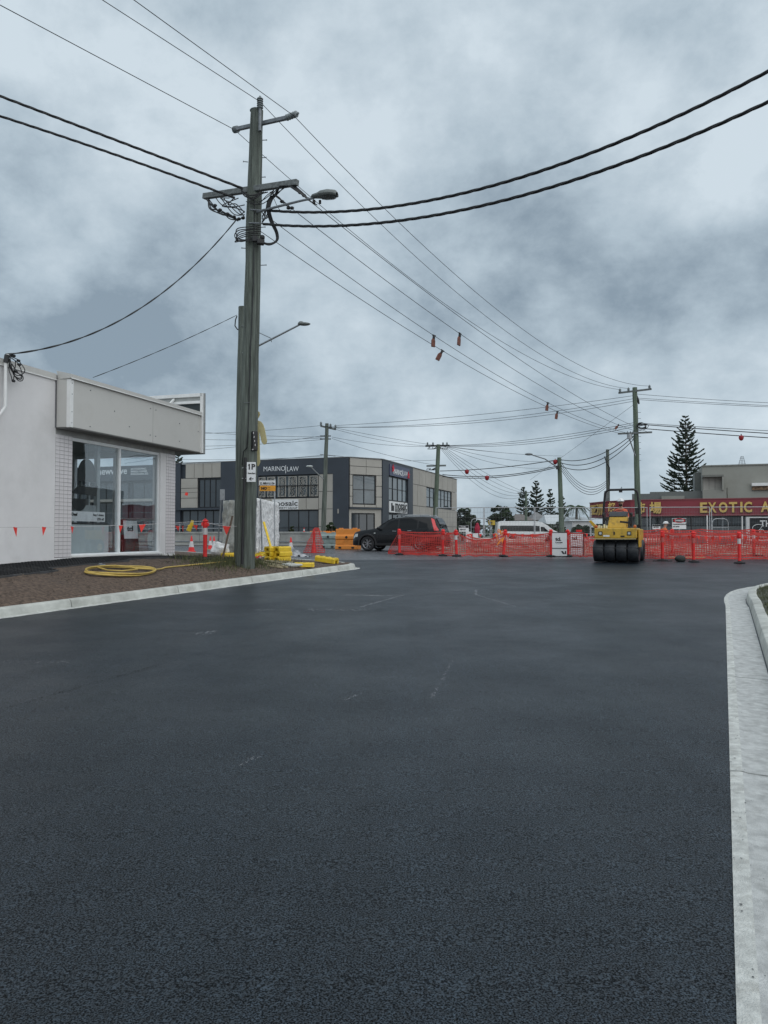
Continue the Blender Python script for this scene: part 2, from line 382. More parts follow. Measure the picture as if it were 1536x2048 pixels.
m_trimb = M('black_car_trim', (.018, .018, .02), .6)
m_alloy = M('grey_alloy', (.33, .34, .36), .3, metal=.8, var=.1)
m_tail = M('red_tail_lamp', (.72, .015, .02), .15, coat=1, var=.08)
m_vanw = M('white_van_paint', (.74, .75, .76), .3, var=.03, coat=.5)
m_lamp = M('lamp_lens', (.5, .53, .52), .2, var=.1)
m_tread = M('smooth_tyre_rubber', (.020, .023, .028), .5, var=.25, scale=5, dirt=((.055, .055, .055), .4, 8))
# ------------------------------------------------------------------ ground
U = Vector((.409, .9125)); NL = Vector((-.9125, .409)); O0 = Vector((-6.34, 12.69))
def st(s, t): p = O0+U*s+NL*t; return p
def to_st(x, y): d = Vector((x, y))-O0; return d.dot(U), d.dot(NL)
def frange(a, b, st_):
    n = max(1, int(round((b-a)/st_))); return [a+(b-a)*i/n for i in range(n+1)]
ys = frange(-30, 60, 3)+[80, 120, 200, 400, 900, 2500]
xs = [-2500, -600, -200, -80]+frange(-60, 60, 10)+[80, 200, 600, 2500]
b = MB(); b.grid([[Vector((x, y, g(y)-.03)) for x in xs] for y in ys]); setp(b.build('ground', m_far), kind='structure', label='distant bare ground running out past the buildings')
b = MB(); b.grid([[Vector((x, y, g(y)-.006)) for x in frange(-60, 70, 10)] for y in frange(29, 47, 1)])
b.add([Vector((-26, 47, g(47)-.006)), Vector((70, 47, g(47)-.006)), Vector((70, 50, g(50)-.006)), Vector((-26, 50, g(50)-.006))], [(0, 1, 2, 3)])
setp(b.build('cross_street', m_old), kind='structure', label='older worn grey asphalt of the cross street')
b = MB(); yy = frange(-12, 30, .7); rows = []
for y in yy: rows.append([Vector((x, y, g(y))) for x in frange(-16, 26, 2)])
last = [Vector((x, 30+.9*math.sin(x*.13)+.15*math.sin(x*1.7)-.02*x, 0)) for x in frange(-16, 26, 2)]
rows[-1] = [Vector((v.x, v.y, g(v.y))) for v in last]
b.grid(rows); setp(b.build('road', m_road), kind='structure', label='fresh dark asphalt road surface')
# excavated strip behind the orange netting
b = MB(); rows = []
for y in frange(33.5, 47, .9):
    r = []
    for x in frange(2, 34, .9):
        e_ = min(1, (y-33.5)/1.5, (47-y)/2, (x-2)/3)
        r.append(Vector((x, y-.337/.941*(x-14)*.3, g(y)+.012+e_*(.12+.28*abs(noise.noise((x*.35, y*.5, 2.))) +.1*noise.noise((x*1.3, y*1.3, 5))))))
    rows.append(r)
b.grid(rows); setp(b.build('excavated_soil', m_soil, smooth=60), kind='structure', label='pale broken soil inside the fenced works area')
# left verge
KR = .8
def s_end(t):
    t2 = max(t, 0); base = 13.9+.42*t2
    if t2 < KR: base -= KR-math.sqrt(max(0, KR*KR-(KR-t2)**2))
    return base
def lerp_tab(tab, x):
    if x <= tab[0][0]: return tab[0][1]
    for (a, va), (c, vc) in zip(tab, tab[1:]):
        if x <= c: return va+(vc-va)*(x-a)/(c-a)
    return tab[-1][1]
TGT = [(-14, 1.02), (6, 1.08), (9, 1.0), (11.5, .88), (14, .80), (18, .9), (30, 1.0)]
def vz(s, t):
    p = st(s, t); base = g(p.y)+.145
    ex = .8 if s < 5 else .55 if s > 8 else .8-.25*(s-5)/3
    f = min(1, max(0, t-.2)/2.7)**ex; db = max(0, s_end(t)-s-.2); f2 = 1-math.exp(-.9*db)
    tg = lerp_tab(TGT, s)
    return base+max(0, tg-base)*f*f2
def verge_z(x, y):
    s, t = to_st(x, y); return vz(s, t)
ts = [.18, .3, .45, .6, .8, 1, 1.25, 1.5, 1.8, 2.1, 2.4, 2.8, 3.3, 4, 5, 6.5, 8, 11, 15, 22]
b = MB(); rows = []
for t in ts:
    r = []; se = s_end(t)-.18
    for k in range(111):
        s = -16+(se+16)*k/110; p = st(s, t)
        r.append(Vector((p.x, p.y, vz(s, t)+(.028*noise.noise((s*1.7, t*1.7, 1.))+.015*noise.noise((s*5, t*5, 3.)) if t > .3 else 0)-(.0 if t > .19 else .015))))
    rows.append(r)
b.grid(rows); setp(b.build('dirt_verge', m_dirt, smooth=80), kind='structure', label='bare brown dirt verge between kerb and white shop')
# kerbs: swept pieces
def sweep_piece(path, prof, side=1, jit=0.0):
    """path: list of 2D pts; prof: list of (offset to the left, height above ground)"""
    rows = []
    for i, p in enumerate(path):
        a = path[max(i-1, 0)]; c = path[min(i+1, len(path)-1)]; d = (c-a).normalized(); nl = Vector((-d.y, d.x))*side
        r = []
        for j, (o, z) in enumerate(prof):
            oo = o + (random.uniform(-jit, jit) if j == 0 else 0)
            q = p+nl*oo; r.append(Vector((q.x, q.y, g(p.y)+z)))
        rows.append(r)
    return rows
def resample(path, step):
    out = [path[0]]; acc = 0
    for a, c in zip(path, path[1:]):
        d = (c-a).length; n = max(1, int(round(d/step)))
        for i in range(1, n+1): out.append(a.lerp(c, i/n))
    return out
def kerb_run(label, path, cuts, prof, mat, side=1, jit=0., root=None, pname='kerb_segment', gap=.009, step=.3, lipn=0):
    if root is None: root = thing('kerb', None, None, kind='structure'); root['label'] = label
    pts = resample(path, .05); L_ = [0]
    for a, c in zip(pts, pts[1:]): L_.append(L_[-1]+(c-a).length)
    tot = L_[-1]
    def at(d):
        d = min(max(d, 0), tot)
        for i in range(1, len(L_)):
            if d <= L_[i]: return pts[i-1].lerp(pts[i], (d-L_[i-1])/max(1e-9, L_[i]-L_[i-1]))
        return pts[-1]
    cs = [0]+[c for c in cuts if 0 < c < tot]+[tot]
    for a, c in zip(cs, cs[1:]):
        seg = [at(x) for x in frange(a+gap, c-gap, step)]
        bb_ = MB(); rows = sweep_piece(seg, prof, side, jit); bb_.grid(rows)
        n = len(prof)
        if isinstance(mat, list): bb_.m = [0 if (q_ % (n-1)) < lipn else 1 for q_ in range(len(bb_.f))]
        for row in (rows[0], rows[-1]): bb_.add(row, [tuple(range(n))])
        bb_.build(pname, mat, root, smooth=35)
    return root
path = [st(s, 0) for s in (-16, 13.1)]
for k in range(1, 10):
    a = k/9*math.pi/2*.78; path.append(st(13.1+KR*math.sin(a)*.95, KR-KR*math.cos(a)))
for t in (1.0, 2, 3.5, 6, 9, 12): path.append(st(13.9+.42*t, t))
prof = [(-.10, -.03), (-.10, .008), (-.01, .014), (.015, .12), (.035, .142), (.06, .15), (.175, .152), (.20, .13), (.20, -.05)]
kerb_run('pale concrete kerb along the left dirt verge, ending in a rounded nose', path,
         [16+x for x in (-13.4, -10.4, -7.4, -4.45, -1.45, 1.54, 4.53, 7.38, 9.9, 12.1, 14.2, 17, 20, 23, 26)], prof, m_conc, 1, .006)
b = MB(); pp = resample([p for p in path], .12); rows = sweep_piece(pp, [(-.145, -.02), (-.145, .004), (-.098, .012), (-.098, -.02)], 1, .012); b.grid(rows)
setp(b.build('gutter_lip', m_lip), kind='structure', label='thin pale concrete lip at the foot of the left kerb')
# right kerb and tray
rp = [Vector((-3.2, -7.3)), Vector((1.13, 2.5)), Vector((3.64, 8.19)), Vector((6.38, 14.4)), Vector((6.66, 15.1)), Vector((6.95, 15.75)), Vector((7.28, 16.4)), Vector((7.66, 17.05)), Vector((8.1, 17.65)), Vector((8.62, 18.2)), Vector((9.25, 18.72)),
      Vector((10.0, 19.17)), Vector((11, 19.65)), Vector((13, 20.4)), Vector((18, 21.6)), Vector((28, 23.0))]
def dist_to(y):
    s_ = 0
    for a, c in zip(rp, rp[1:]):
        if y <= c.y: return s_+(c-a).length*(y-a.y)/(c.y-a.y)
        s_ += (c-a).length
    return s_
cuts = [dist_to(y) for y in (-3.6, -.8, 2.07, 5.03, 8.0, 10.9, 13.9, 17.0, 19.6)]+[dist_to(19.6)+3, dist_to(19.6)+6, dist_to(19.6)+9]
tr = thing('concrete_gutter', None, None, kind='structure'); tr['label'] = 'pale concrete gutter tray curving round the right street corner'
kerb_run('', rp, cuts, [(0, -.04), (0.004, .008), (-.05, .013), (-.07, .013), (-.10, .006), (-.40, -.004), (-.40, -.05)], [m_lip, m_tray], 1, .014, tr, 'gutter_slab', step=.04, gap=.011, lipn=3)
kerb_run('concrete kerb behind the gutter at the right corner', rp, cuts,
         [(-.402, -.05), (-.402, -.002), (-.425, .10), (-.44, .125), (-.47, .135), (-.56, .14), (-.59, .12), (-.59, -.05)], m_conc, 1, 0)
rv = resample(rp, .5); b = MB(); rows = []
for i, p in enumerate(rv):
    a = rv[max(i-1, 0)]; c = rv[min(i+1, len(rv)-1)]; d = (c-a).normalized(); nr = Vector((d.y, -d.x))
    rows.append([Vector((p.x+nr.x*o, p.y+nr.y*o, g(p.y)+.115+.03*noise.noise((p.x+o, p.y, 0)))) for o in (.57, .8, 1.1, 1.6, 2.2, 3)])
b.grid(rows); setp(b.build('right_verge', M('verge_soil', (.07, .075, .05), .95, var=.5, scale=4, bump=1, bscale=30), smooth=60), kind='structure', label='strip of soil and grass behind the right kerb')
b = MB()
b.add([Vector((x, y, g(y)+.085)) for x, y in ((-.3, -7.5), (60, -7.5), (60, 23), (29, 22.5), (18, 20.4), (11.5, 17.8), (9.3, 14.2), (6, 7))], [tuple(range(8))])
setp(b.build('footpath', M('path_asphalt', (.06, .06, .062), .9, var=.2, scale=3, bump=.5)), kind='structure', label='dark footpath surface at the right corner')
def blades(name, spots, mat, label, hmin=.06, hmax=.2, w=.006):
    b = MB()
    for x, y, z in spots:
        a = random.uniform(0, 6.28); h = random.uniform(hmin, hmax); lean = random.uniform(0, .6)*h; la = random.uniform(0, 6.28)
        dx, dy = math.cos(a)*w, math.sin(a)*w; tx, ty = x+math.cos(la)*lean, y+math.sin(la)*lean
        b.add([(x-dx, y-dy, z-.01), (x+dx, y+dy, z-.01), ((x+tx)/2+dx*.7, (y+ty)/2+dy*.7, z+h*.6), ((x+tx)/2-dx*.7, (y+ty)/2-dy*.7, z+h*.6), (tx, ty, z+h)], [(0, 1, 2, 3), (3, 2, 4)])
    o = b.build(name, mat); return setp(o, label, 'grass', kind='stuff')
sp = []
for _ in range(2600):
    s = random.gauss(8.6, .75) if random.random() < .75 else random.uniform(6.5, 12); t = abs(random.gauss(.95, .4))+.3
    if s > s_end(t)-.3: continue
    p = st(s, t); sp.append((p.x, p.y, vz(s, t)))
for _ in range(1500):
    s = random.uniform(7.5, 11); t = random.uniform(1.6, 3.2); p = st(s, t); sp.append((p.x, p.y, vz(s, t)))
blades('grass', sp, m_grass, 'rough green grass growing round the foot of the tall pole', .04, .15, .007)
sp = []
for i in range(16000):
    k = random.uniform(0, 1); d = dist_to(-3)+k*26; pth = rv
    j = min(len(rv)-2, int(k*(len(rv)-2))); p = rv[j].lerp(rv[j+1], random.random()); d = (rv[j+1]-rv[j]).normalized(); nr = Vector((d.y, -d.x)); o = random.uniform(.59, 1.7)
    if noise.noise((p.x*1.2, p.y*1.2, o)) < -.15: continue
    sp.append((p.x+nr.x*o, p.y+nr.y*o, g(p.y)+.12))
blades('grass', sp, m_grass, 'green grass strip behind the right kerb', .03, .09, .005)
# chalk and scuff flecks on the fresh road
b = MB()
def scuff(p0, p1, n, wd, sz):
    a = G(*p0); c = G(*p1)
    for _ in range(n):
        k = random.random(); p = a.lerp(c, k)+Vector((random.gauss(0, wd), random.gauss(0, wd), 0)); r = random.uniform(.5, 1)*sz*1.6; el = random.uniform(1.5, 5); an = math.atan2(c.y-a.y, c.x-a.x)+random.gauss(0, .3)
        z = g(p.y)+.004; vs = []
        for q in range(5):
            t = 2*math.pi*q/5; x, y = r*el*math.cos(t), r*math.sin(t)*random.uniform(.5, 1.2); vs.append((p.x+x*math.cos(an)-y*math.sin(an), p.y+x*math.sin(an)+y*math.cos(an), 0))
        b.add([(x, y, g(y)+.004) for x, y, _z in vs], [tuple(range(5))])
scuff((692, 1190), (770, 1192), 90, .05, .012); scuff((770, 1192), (808, 1190), 30, .02, .012); scuff((722, 1214), (808, 1190), 120, .012, .011)
for k in range(9): scuff((612+k*14, 1222), (624+k*14, 1218), 9, .03, .008)
scuff((880, 1181), (935, 1181), 30, .04, .01); scuff((952, 1180), (952, 1190), 50, .012, .012); scuff((952, 1190), (1030, 1213), 90, .012, .009)
scuff((862, 1396), (905, 1322), 60, .012, .004); scuff((395, 1268), (435, 1262), 40, .05, .006); scuff((400, 1275), (425, 1262), 20, .03, .006)
scuff((505, 1220), (575, 1220), 40, .04, .007); scuff((900, 1161), (955, 1161), 30, .05, .01); scuff((0, 1325), (140, 1325), 25, .06, .005)
scuff((475, 1532), (515, 1512), 18, .02, .003); scuff((690, 1401), (720, 1388), 20, .02, .004)
setp(b.build('scuff_marks', M('pale_scuff', (.27, .28, .30), .9)), 'pale chalky scuff marks scattered on the fresh asphalt', 'scuff marks', kind='stuff')

b = MB()
for p0, p1, n in (((-40, 1432), (300, 1335), 260), ((300, 1335), (560, 1262), 160)): scuff(p0, p1, n, .02, .0028)
setp(b.build('paving_joint', M('dark_joint', (.006, .007, .009), .9)), 'faint dark joint line between two paving runs on the left of the road', 'joint', kind='stuff')
b = MB()
for _ in range(2600):
    s_, t_ = random.uniform(-9, 13), random.uniform(.25, 3.2)
    if s_ > s_end(t_)-.3: continue
    p = st(s_, t_); r_ = random.uniform(.006, .022)*(1.6 if random.random() < .15 else 1); z = vz(s_, t_)
    b.add([(p.x-r_, p.y-r_*.7, z-.005), (p.x+r_*1.2, p.y-r_*.5, z-.005), (p.x+r_*.1, p.y+r_, z-.005), (p.x+r_*.1, p.y-.1*r_, z+r_*random.uniform(.6, 1.2))], [(0, 1, 3), (1, 2, 3), (2, 0, 3)])
setp(b.build('soil_clods', M('clods', (.13, .10, .08), .95, var=.5, scale=2)), 'small clods and stones scattered over the dirt verge', 'soil', kind='stuff')

# tar smears and grit on the gutter by the asphalt edge
b = MB()
for _ in range(260):
    k = random.random()*.62; j = int(k*(len(rv)-2)); p = rv[j].lerp(rv[j+1], random.random()); d = (rv[j+1]-rv[j]).normalized(); nr = Vector((d.y, -d.x)); o_ = abs(random.gauss(0, .05)) if random.random() < .7 else random.uniform(0, .38); r_ = random.uniform(.002, .007)
    c = p+nr*o_; z = g(p.y)+.0165; b.add([(c.x+r_*math.cos(t)*random.uniform(.6, 1.5), c.y+r_*math.sin(t)*random.uniform(.6, 1.5), z) for t in (0, 1.2, 2.5, 3.8, 5.1)], [tuple(range(5))])
setp(b.build('tar_grit', m_black), 'black specks of asphalt grit along the pale right gutter', 'grit', kind='stuff')
# ------------------------------------------------------------------ white corner shop (left)
BA = math.atan2(.956, .2935)
shop = thing('corner_shop', 'white rendered single-storey corner shop with tiled piers and a cream fascia', 'shop', (-7.27, 17.9, 1.08), BA)
b = MB(); b.bb(-9.5, -.57, 0, .25, -.5, 4.08); b.build('wall', m_white, shop)
piece('wall', m_white, shop, bb=[(-9.5, 4.3, 6.0, 6.25, -.5, 4.08)])
piece('wall', m_white, shop, bb=[(-9.5, -9.25, .25, 6, -.5, 4.08)])
piece('wall', m_white, shop, bb=[(4.12, 4.34, 3.4, 6, -.5, 4.0), (4.12, 4.34, .45, 3.4, 2.9, 4.0), (4.12, 4.34, .45, 3.4, -.5, .12)], label='end wall of the shop with a wide window opening')
piece('plinth', m_white, shop, bb=[(-.57, 4.34, -.012, .25, -.6, .05)], bevel=.01)
piece('lintel', M('soffit_grey', (.34, .34, .33), .8), shop, bb=[(-.57, 4.34, .02, .25, 2.86, 4.08)])
piece('wall', m_white, shop, bb=[(3.60, 3.87, .0, .25, .05, 2.86)], label='narrow plain strip of wall right of the shop window')
for x0, x1, nc in ((-.57, -.01, 4), (3.87, 4.34, 4)):
    pier = piece('tiled_pier', m_grout, shop, bb=[(x0, x1, .012, .25, .05, 2.86)])
    wd = (x1-x0)/nc; hh = 2.80/31; me = None
    for i in range(nc):
        for j in range(31):
            if me is None:
                t_ = MB(); t_.bb(-wd/2+.004, wd/2-.004, -.006, .012, -hh/2+.004, hh/2-.004); q = t_.build('tile', m_tile, pier); me = q
            else: q = me.copy(); COL.objects.link(q)
            q.location = (x0+wd*(i+.5), random.uniform(-.0012, .0012), .052+hh*(j+.5)+.01); q.rotation_euler = (random.uniform(-.006, .006), 0, random.uniform(-.006, .006))
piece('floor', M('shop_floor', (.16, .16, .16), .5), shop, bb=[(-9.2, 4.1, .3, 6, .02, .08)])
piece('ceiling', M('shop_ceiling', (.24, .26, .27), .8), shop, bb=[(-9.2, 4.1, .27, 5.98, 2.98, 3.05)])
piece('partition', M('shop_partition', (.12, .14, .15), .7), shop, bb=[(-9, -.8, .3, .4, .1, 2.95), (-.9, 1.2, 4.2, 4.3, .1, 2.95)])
# window facing the street
win = piece('shop_window', m_frame, shop, bb=[(0, 3.6, .03, .14, .05, .13), (0, 3.6, .05, .13, 2.78, 2.86), (1.80, 1.87, .03, .14, .13, 2.78), (0, .05, .05, .13, .13, 2.78), (3.55, 3.6, .05, .13, .13, 2.78)], bevel=.006)
piece('sill', m_trim, win, bb=[(-.02, 3.62, -.05, .03, .05, .10)], bevel=.006)
gm = glass_mat('shop_glass', (.93, .95, .96), .035)
for x0, x1 in ((.05, 1.80), (1.87, 3.55)): piece('pane', gm, win, bb=[(x0, x1, .085, .093, .13, 2.78)])
win2 = piece('side_window', m_frame, shop, bb=[(4.17, 4.29, .45, .53, .12, 2.9), (4.17, 4.29, 3.32, 3.4, .12, 2.9), (4.17, 4.29, 1.9, 1.97, .12, 2.9), (4.18, 4.28, .53, 3.32, .12, .2), (4.18, 4.28, .53, 3.32, 2.83, 2.9), (4.18, 4.28, .53, 1.9, .98, 1.06)])
for y0, y1 in ((.53, 1.9), (1.97, 3.32)): piece('pane', gm, win2, bb=[(4.225, 4.232, y0, y1, .2, 2.83)])
# fascia box
fas = piece('fascia', m_fascia, shop, bb=[(-.57, 2.62, -.395, -.02, 3.01, 4.10), (2.632, 5.03, -.395, -.02, 3.01, 4.10)])
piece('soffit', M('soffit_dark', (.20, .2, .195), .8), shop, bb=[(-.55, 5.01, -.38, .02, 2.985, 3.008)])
piece('corner_trim', m_trim, fas, bb=[(-.585, -.49, -.407, -.3, 3.0, 4.08)])
b = MB()
for x, zt in ((-.535, 4.0), (-.535, 3.75), (-.535, 3.35), (-.535, 3.1), (2.5, 3.9), (2.5, 3.2), (2.75, 3.9), (2.75, 3.2), (1.0, 3.6), (3.9, 3.7), (3.9, 3.2), (4.9, 3.6), (.1, 3.95), (.1, 3.1), (1.6, 3.3)):
    b.cyl((x, -.395, zt), (x, -.41, zt), .013, n=6)
b.build('screw', m_galvd, fas, kind='stuff')
cap = MB(); cap.add([(-.62, -.45, 4.10), (5.09, -.45, 4.10), (5.09, -.45, 4.19), (-.62, -.45, 4.19), (-.57, -.05, 4.10), (5.03, -.05, 4.10), (5.03, 0.0, 4.30), (-.57, 0.0, 4.30)],
    [(0, 1, 2, 3), (3, 2, 6, 7), (0, 4, 5, 1), (0, 3, 7, 4), (1, 5, 6, 2)])
cap.bb(-.575, 5.03, -.02, .26, 4.08, 4.2); cap.build('cap_flashing', m_fascia, shop)
piece('flashing_line', m_trim, shop, bb=[(-.62, 5.09, -.458, -.45, 4.085, 4.105)])
piece('cap_flashing', m_fascia, shop, bb=[(-9.6, -.60, -.03, .3, 4.08, 4.22)]); piece('flashing_line', m_trim, shop, bb=[(-9.6, -.60, -.038, -.03, 4.07, 4.09)])
piece('flashing_joint', m_grout, shop, bb=[(-.60, -.575, -.02, .0, 3.0, 4.2)])
piece('roof', M('zinc_roof', (.3, .31, .32), .5, metal=.3), shop, bb=[(-9.3, 4.9, .26, 6.0, 3.85, 3.9)])
ps = piece('parapet_sign', m_trim, shop, bb=[(5.03, 5.09, -.45, 1.35, 4.66, 4.76), (5.03, 5.09, -.46, -.38, 2.98, 4.76), (5.03, 5.09, 1.28, 1.36, 3.9, 4.7), (5.03, 5.09, -.4, 1.3, 4.46, 4.54)], bevel=.005)
piece('opening', M('dark_panel_back', (.035, .045, .05), .8), ps, bb=[(5.085, 5.098, -.38, .42, 4.0, 4.46)])
piece('panel', M('pale_panel_back', (.42, .43, .42), .8), ps, bb=[(5.10, 5.16, -.46, 1.4, 2.98, 4.76)])
piece('panel_edge', m_galv, ps, bb=[(5.165, 5.185, -.475, 1.41, 2.96, 4.78)])
bb_ = MB(); bb_.beam((5.03, .5, 4.62), (4.3, .6, 3.95), .05, .05); bb_.beam((5.03, 1.2, 4.62), (4.5, 1.3, 3.95), .05, .05); bb_.build('brace', m_trim, ps)
# things in the window
Xl, Ul = Vector((.2935, .956, 0)), Vector((0, 0, 1))
def SL(x, y, z): return rootmat(shop) @ Vector((x, y, z))
pb = thing('counter_board', 'pale counter panel with a black stripe standing inside the left shop pane', 'board', SL(.02, .2, .1), BA)
piece('panel', M('pale_board', (.52, .56, .57), .6, var=.03), pb, bb=[(0, 1.6, 0, .03, 0, .72)]); piece('header', m_sign, pb, bb=[(0, 1.45, 0, .03, .80, 1.04)]); piece('stripe', m_ink, pb, bb=[(0, 1.56, -.004, .03, .722, .768)])
text('lettering', 'The Deal', .105, m_ink, pb, SL(.04, .195, 1.03), Xl, Ul, bold=.003)
text('lettering', 'Any 5 items', .085, m_ink, pb, SL(1.42, .195, 1.04), Xl, Ul, align='RIGHT'); text('lettering', '25% off', .085, m_ink, pb, SL(1.42, .195, .935), Xl, Ul, align='RIGHT')
pc = thing('window_poster', 'black round silhouette poster hanging behind the left shop pane', 'poster', SL(.9, .3, 1.6), BA)
b = MB(); cpts = [(.42*math.cos(a)*.82, 0, .42+.42*math.sin(a)) for a in frange(-.35, math.pi+.35, .25)]
b.prism(cpts, (0, .01, 0)); b.prism([(-.58, 0, -.03), (.35, 0, -.06), (.42, 0, .2), (-.3, 0, .16)], (0, .012, 0)); b.prism([(-.55+.28*(1+math.cos(a)), 0.0, -.15+.3*math.sin(a)) for a in frange(math.pi, 2*math.pi, .3)], (0, .01, 0)); b.build('silhouette', m_ink, pc)
piece('hanger', m_black, pc, bb=[(-.02, .02, 0, .01, .84, 1.38)])
pd = thing('display_frame', 'grey timber display frame standing inside the left shop pane', 'frame', SL(0, .5, .1), BA)
piece('frame', M('grey_frame', (.3, .33, .34), .5), pd, bb=[(.15, .33, .1, .16, 1.1, 2.5), (1.35, 1.41, .1, .16, .0, 1.9), (1.55, 1.66, .0, .1, 0, 2.86), (-.1, 1.6, .02, .1, 1.05, 1.22), (1.05, 1.41, .1, .16, 1.84, 1.92), (1.05, 1.12, .1, .16, 1.22, 1.84)])
pe = thing('sandwich_board', 'small black and white tcl sandwich board seen through the right shop pane', 'sign', SL(3.3, .75, .1), BA-.3)
b = MB(); b.box((0, 0, .45), (.52, .02, .9), rx=-.12); b.box((0, .2, .45), (.52, .02, .9), rx=.12); b.build('frame', m_black, pe)
b = MB(); b.box((0, -.016, .62), (.46, .01, .5), rx=-.12); b.box((0, .044, .19), (.46, .01, .30), rx=-.12); b.build('face', m_sign, pe)
xe = Vector((math.cos(BA-.3), math.sin(BA-.3), 0)); oe = rootmat(pe)
text('lettering', 'tcl', .2, m_ink, pe, oe @ Vector((-.12, -.03, .58)), xe, Ul, bold=.006); text('lettering', 'tcl', .2, m_ink, pe, oe @ Vector((-.0, .03, .12)), xe, Ul, bold=.006)
# service mast on shop corner
mast = thing('service_conduit', 'white conduit on the shop wall with black cables bundled at its top', 'conduit', SL(-2.2, -.12, 2.9), BA)
b = MB(); b.tube([(0, 0, .3), (0, 0, 1.25), (.03, -.02, 1.4)], .035, 8); b.tube([(0, 0, .3), (-.1, .02, .15), (-.2, .1, .0)], .035, 8); b.build('pipe', m_trim, mast, smooth=50)
def spl(v, n=6):
    v = [Vector(q) for q in v]; out_ = []
    for i in range(len(v)-1):
        p0 = v[max(i-1, 0)]; p1 = v[i]; p2 = v[i+1]; p3 = v[min(i+2, len(v)-1)]
        for k in range(n): t = k/n; out_.append(.5*((2*p1)+(-p0+p2)*t+(2*p0-5*p1+4*p2-p3)*t*t+(-p0+3*p1-3*p2+p3)*t**3))
    return out_+[v[-1]]
for pts in ([(0, 1.36), (.2, 1.33), (.32, 1.28), (.4, 1.15), (.36, 1.05), (.2, 1.0), (.08, 1.12), (0, 1.3)], [(0, 1.34), (.16, 1.28), (.28, 1.2), (.35, 1.05), (.3, .96), (.16, .97), (.05, 1.1), (0, 1.3)], [(0, 1.32), (.06, 1.1), (.16, .98), (.3, .93), (.36, 1.0), (.2, 1.08), (.05, 1.2)],
            [(.0, 1.3), (.04, 1.15), (.12, 1.04), (.26, .9), (.35, .93), (.33, 1.02), (.12, 1.06)], [(.0, 1.3), (.02, 1.1), (.05, .95), (.1, .86)], [(.1, .86), (.13, .98), (.15, 1.08), (.17, 1.2), (.15, 1.3)]):
    b = MB(); b.tube(spl([(x*1.05, -.06-random.uniform(0, .05), z) for x, z in pts]), .010, 5); b.build('cable_loop', m_cable, mast, smooth=60)
b = MB()
for q in ((.24, -.1, 1.31), (.26, -.1, 1.23), (.14, -.12, 1.07), (.11, -.1, .86)): b.ball(q, (.045, .035, .03))
b.tube([(-.02, -.02, 1.22), (.0, -.03, 1.38)], .05, 8); b.tube([(.05, -.02, 1.39), (.22, -.02, 1.41)], .03, 8)
b.build('connector', m_cable, mast, kind='stuff')
# ------------------------------------------------------------------ rubber matting on the verge along the wall
def mat_piece(s0, s1, y0, y1, label, th=.025, seed=0, group='rubber mats along the shop wall'):
    c = SL((s0+s1)/2, (y0+y1)/2, 0); o = thing('rubber_mat', label, 'mat', (c.x, c.y, verge_z(c.x, c.y)), 0, group)
    nx = max(6, int((s1-s0)/.1)); ny = 7; rows = []
    for i in range(nx+1):
        r = []
        for j in range(ny+1):
            p = SL(s0+(s1-s0)*i/nx, y0+(y1-y0)*j/ny, 0); z = verge_z(p.x, p.y)+.035+.02*noise.noise((p.x*1.4+seed, p.y*1.4, seed))
            r.append(Vector((p.x, p.y, z)))
        rows.append(r)
    b = MB(); b.grid(rows); bt = [[p-Vector((0, 0, th+.03)) for p in r] for r in rows]; b.grid(bt)
    b.grid([rows[0], bt[0]]); b.grid([rows[-1], bt[-1]]); b.grid([[r[0] for r in rows], [r[0] for r in bt]]); b.grid([[r[-1] for r in rows], [r[-1] for r in bt]])
    b.build('sheet', m_mat, o, world=True, smooth=30)
    b = MB()
    for i in range(int((s1-s0)/.09)):
        for j in range(int(abs(y1-y0)/.09)):
            p = SL(s0+.045+i*.09, min(y0, y1)+.05+j*.09, 0); z = verge_z(p.x, p.y)+.038+.02*noise.noise((p.x*1.4+seed, p.y*1.4, seed))
            b.box((p.x, p.y, z+.006), (.05, .05, .016), rz=BA)
    b.build('stud', m_rubber, o, world=True, kind='stuff'); return o
mat_piece(-5, -1.55, -.08, -.95, 'wide rubber mat along the shop wall at the left edge', seed=1)
mat_piece(-1.7, 1.2, -.08, -.72, 'studded rubber mat under the left shop pane', seed=3)
mat_piece(1.0, 3.4, -.1, -.62, 'rubber mat under the right shop pane', seed=5)
mat_piece(3.3, 6.2, -.0, -.9, 'rubber mat at the shop corner nearest the red and white bollard', seed=7)
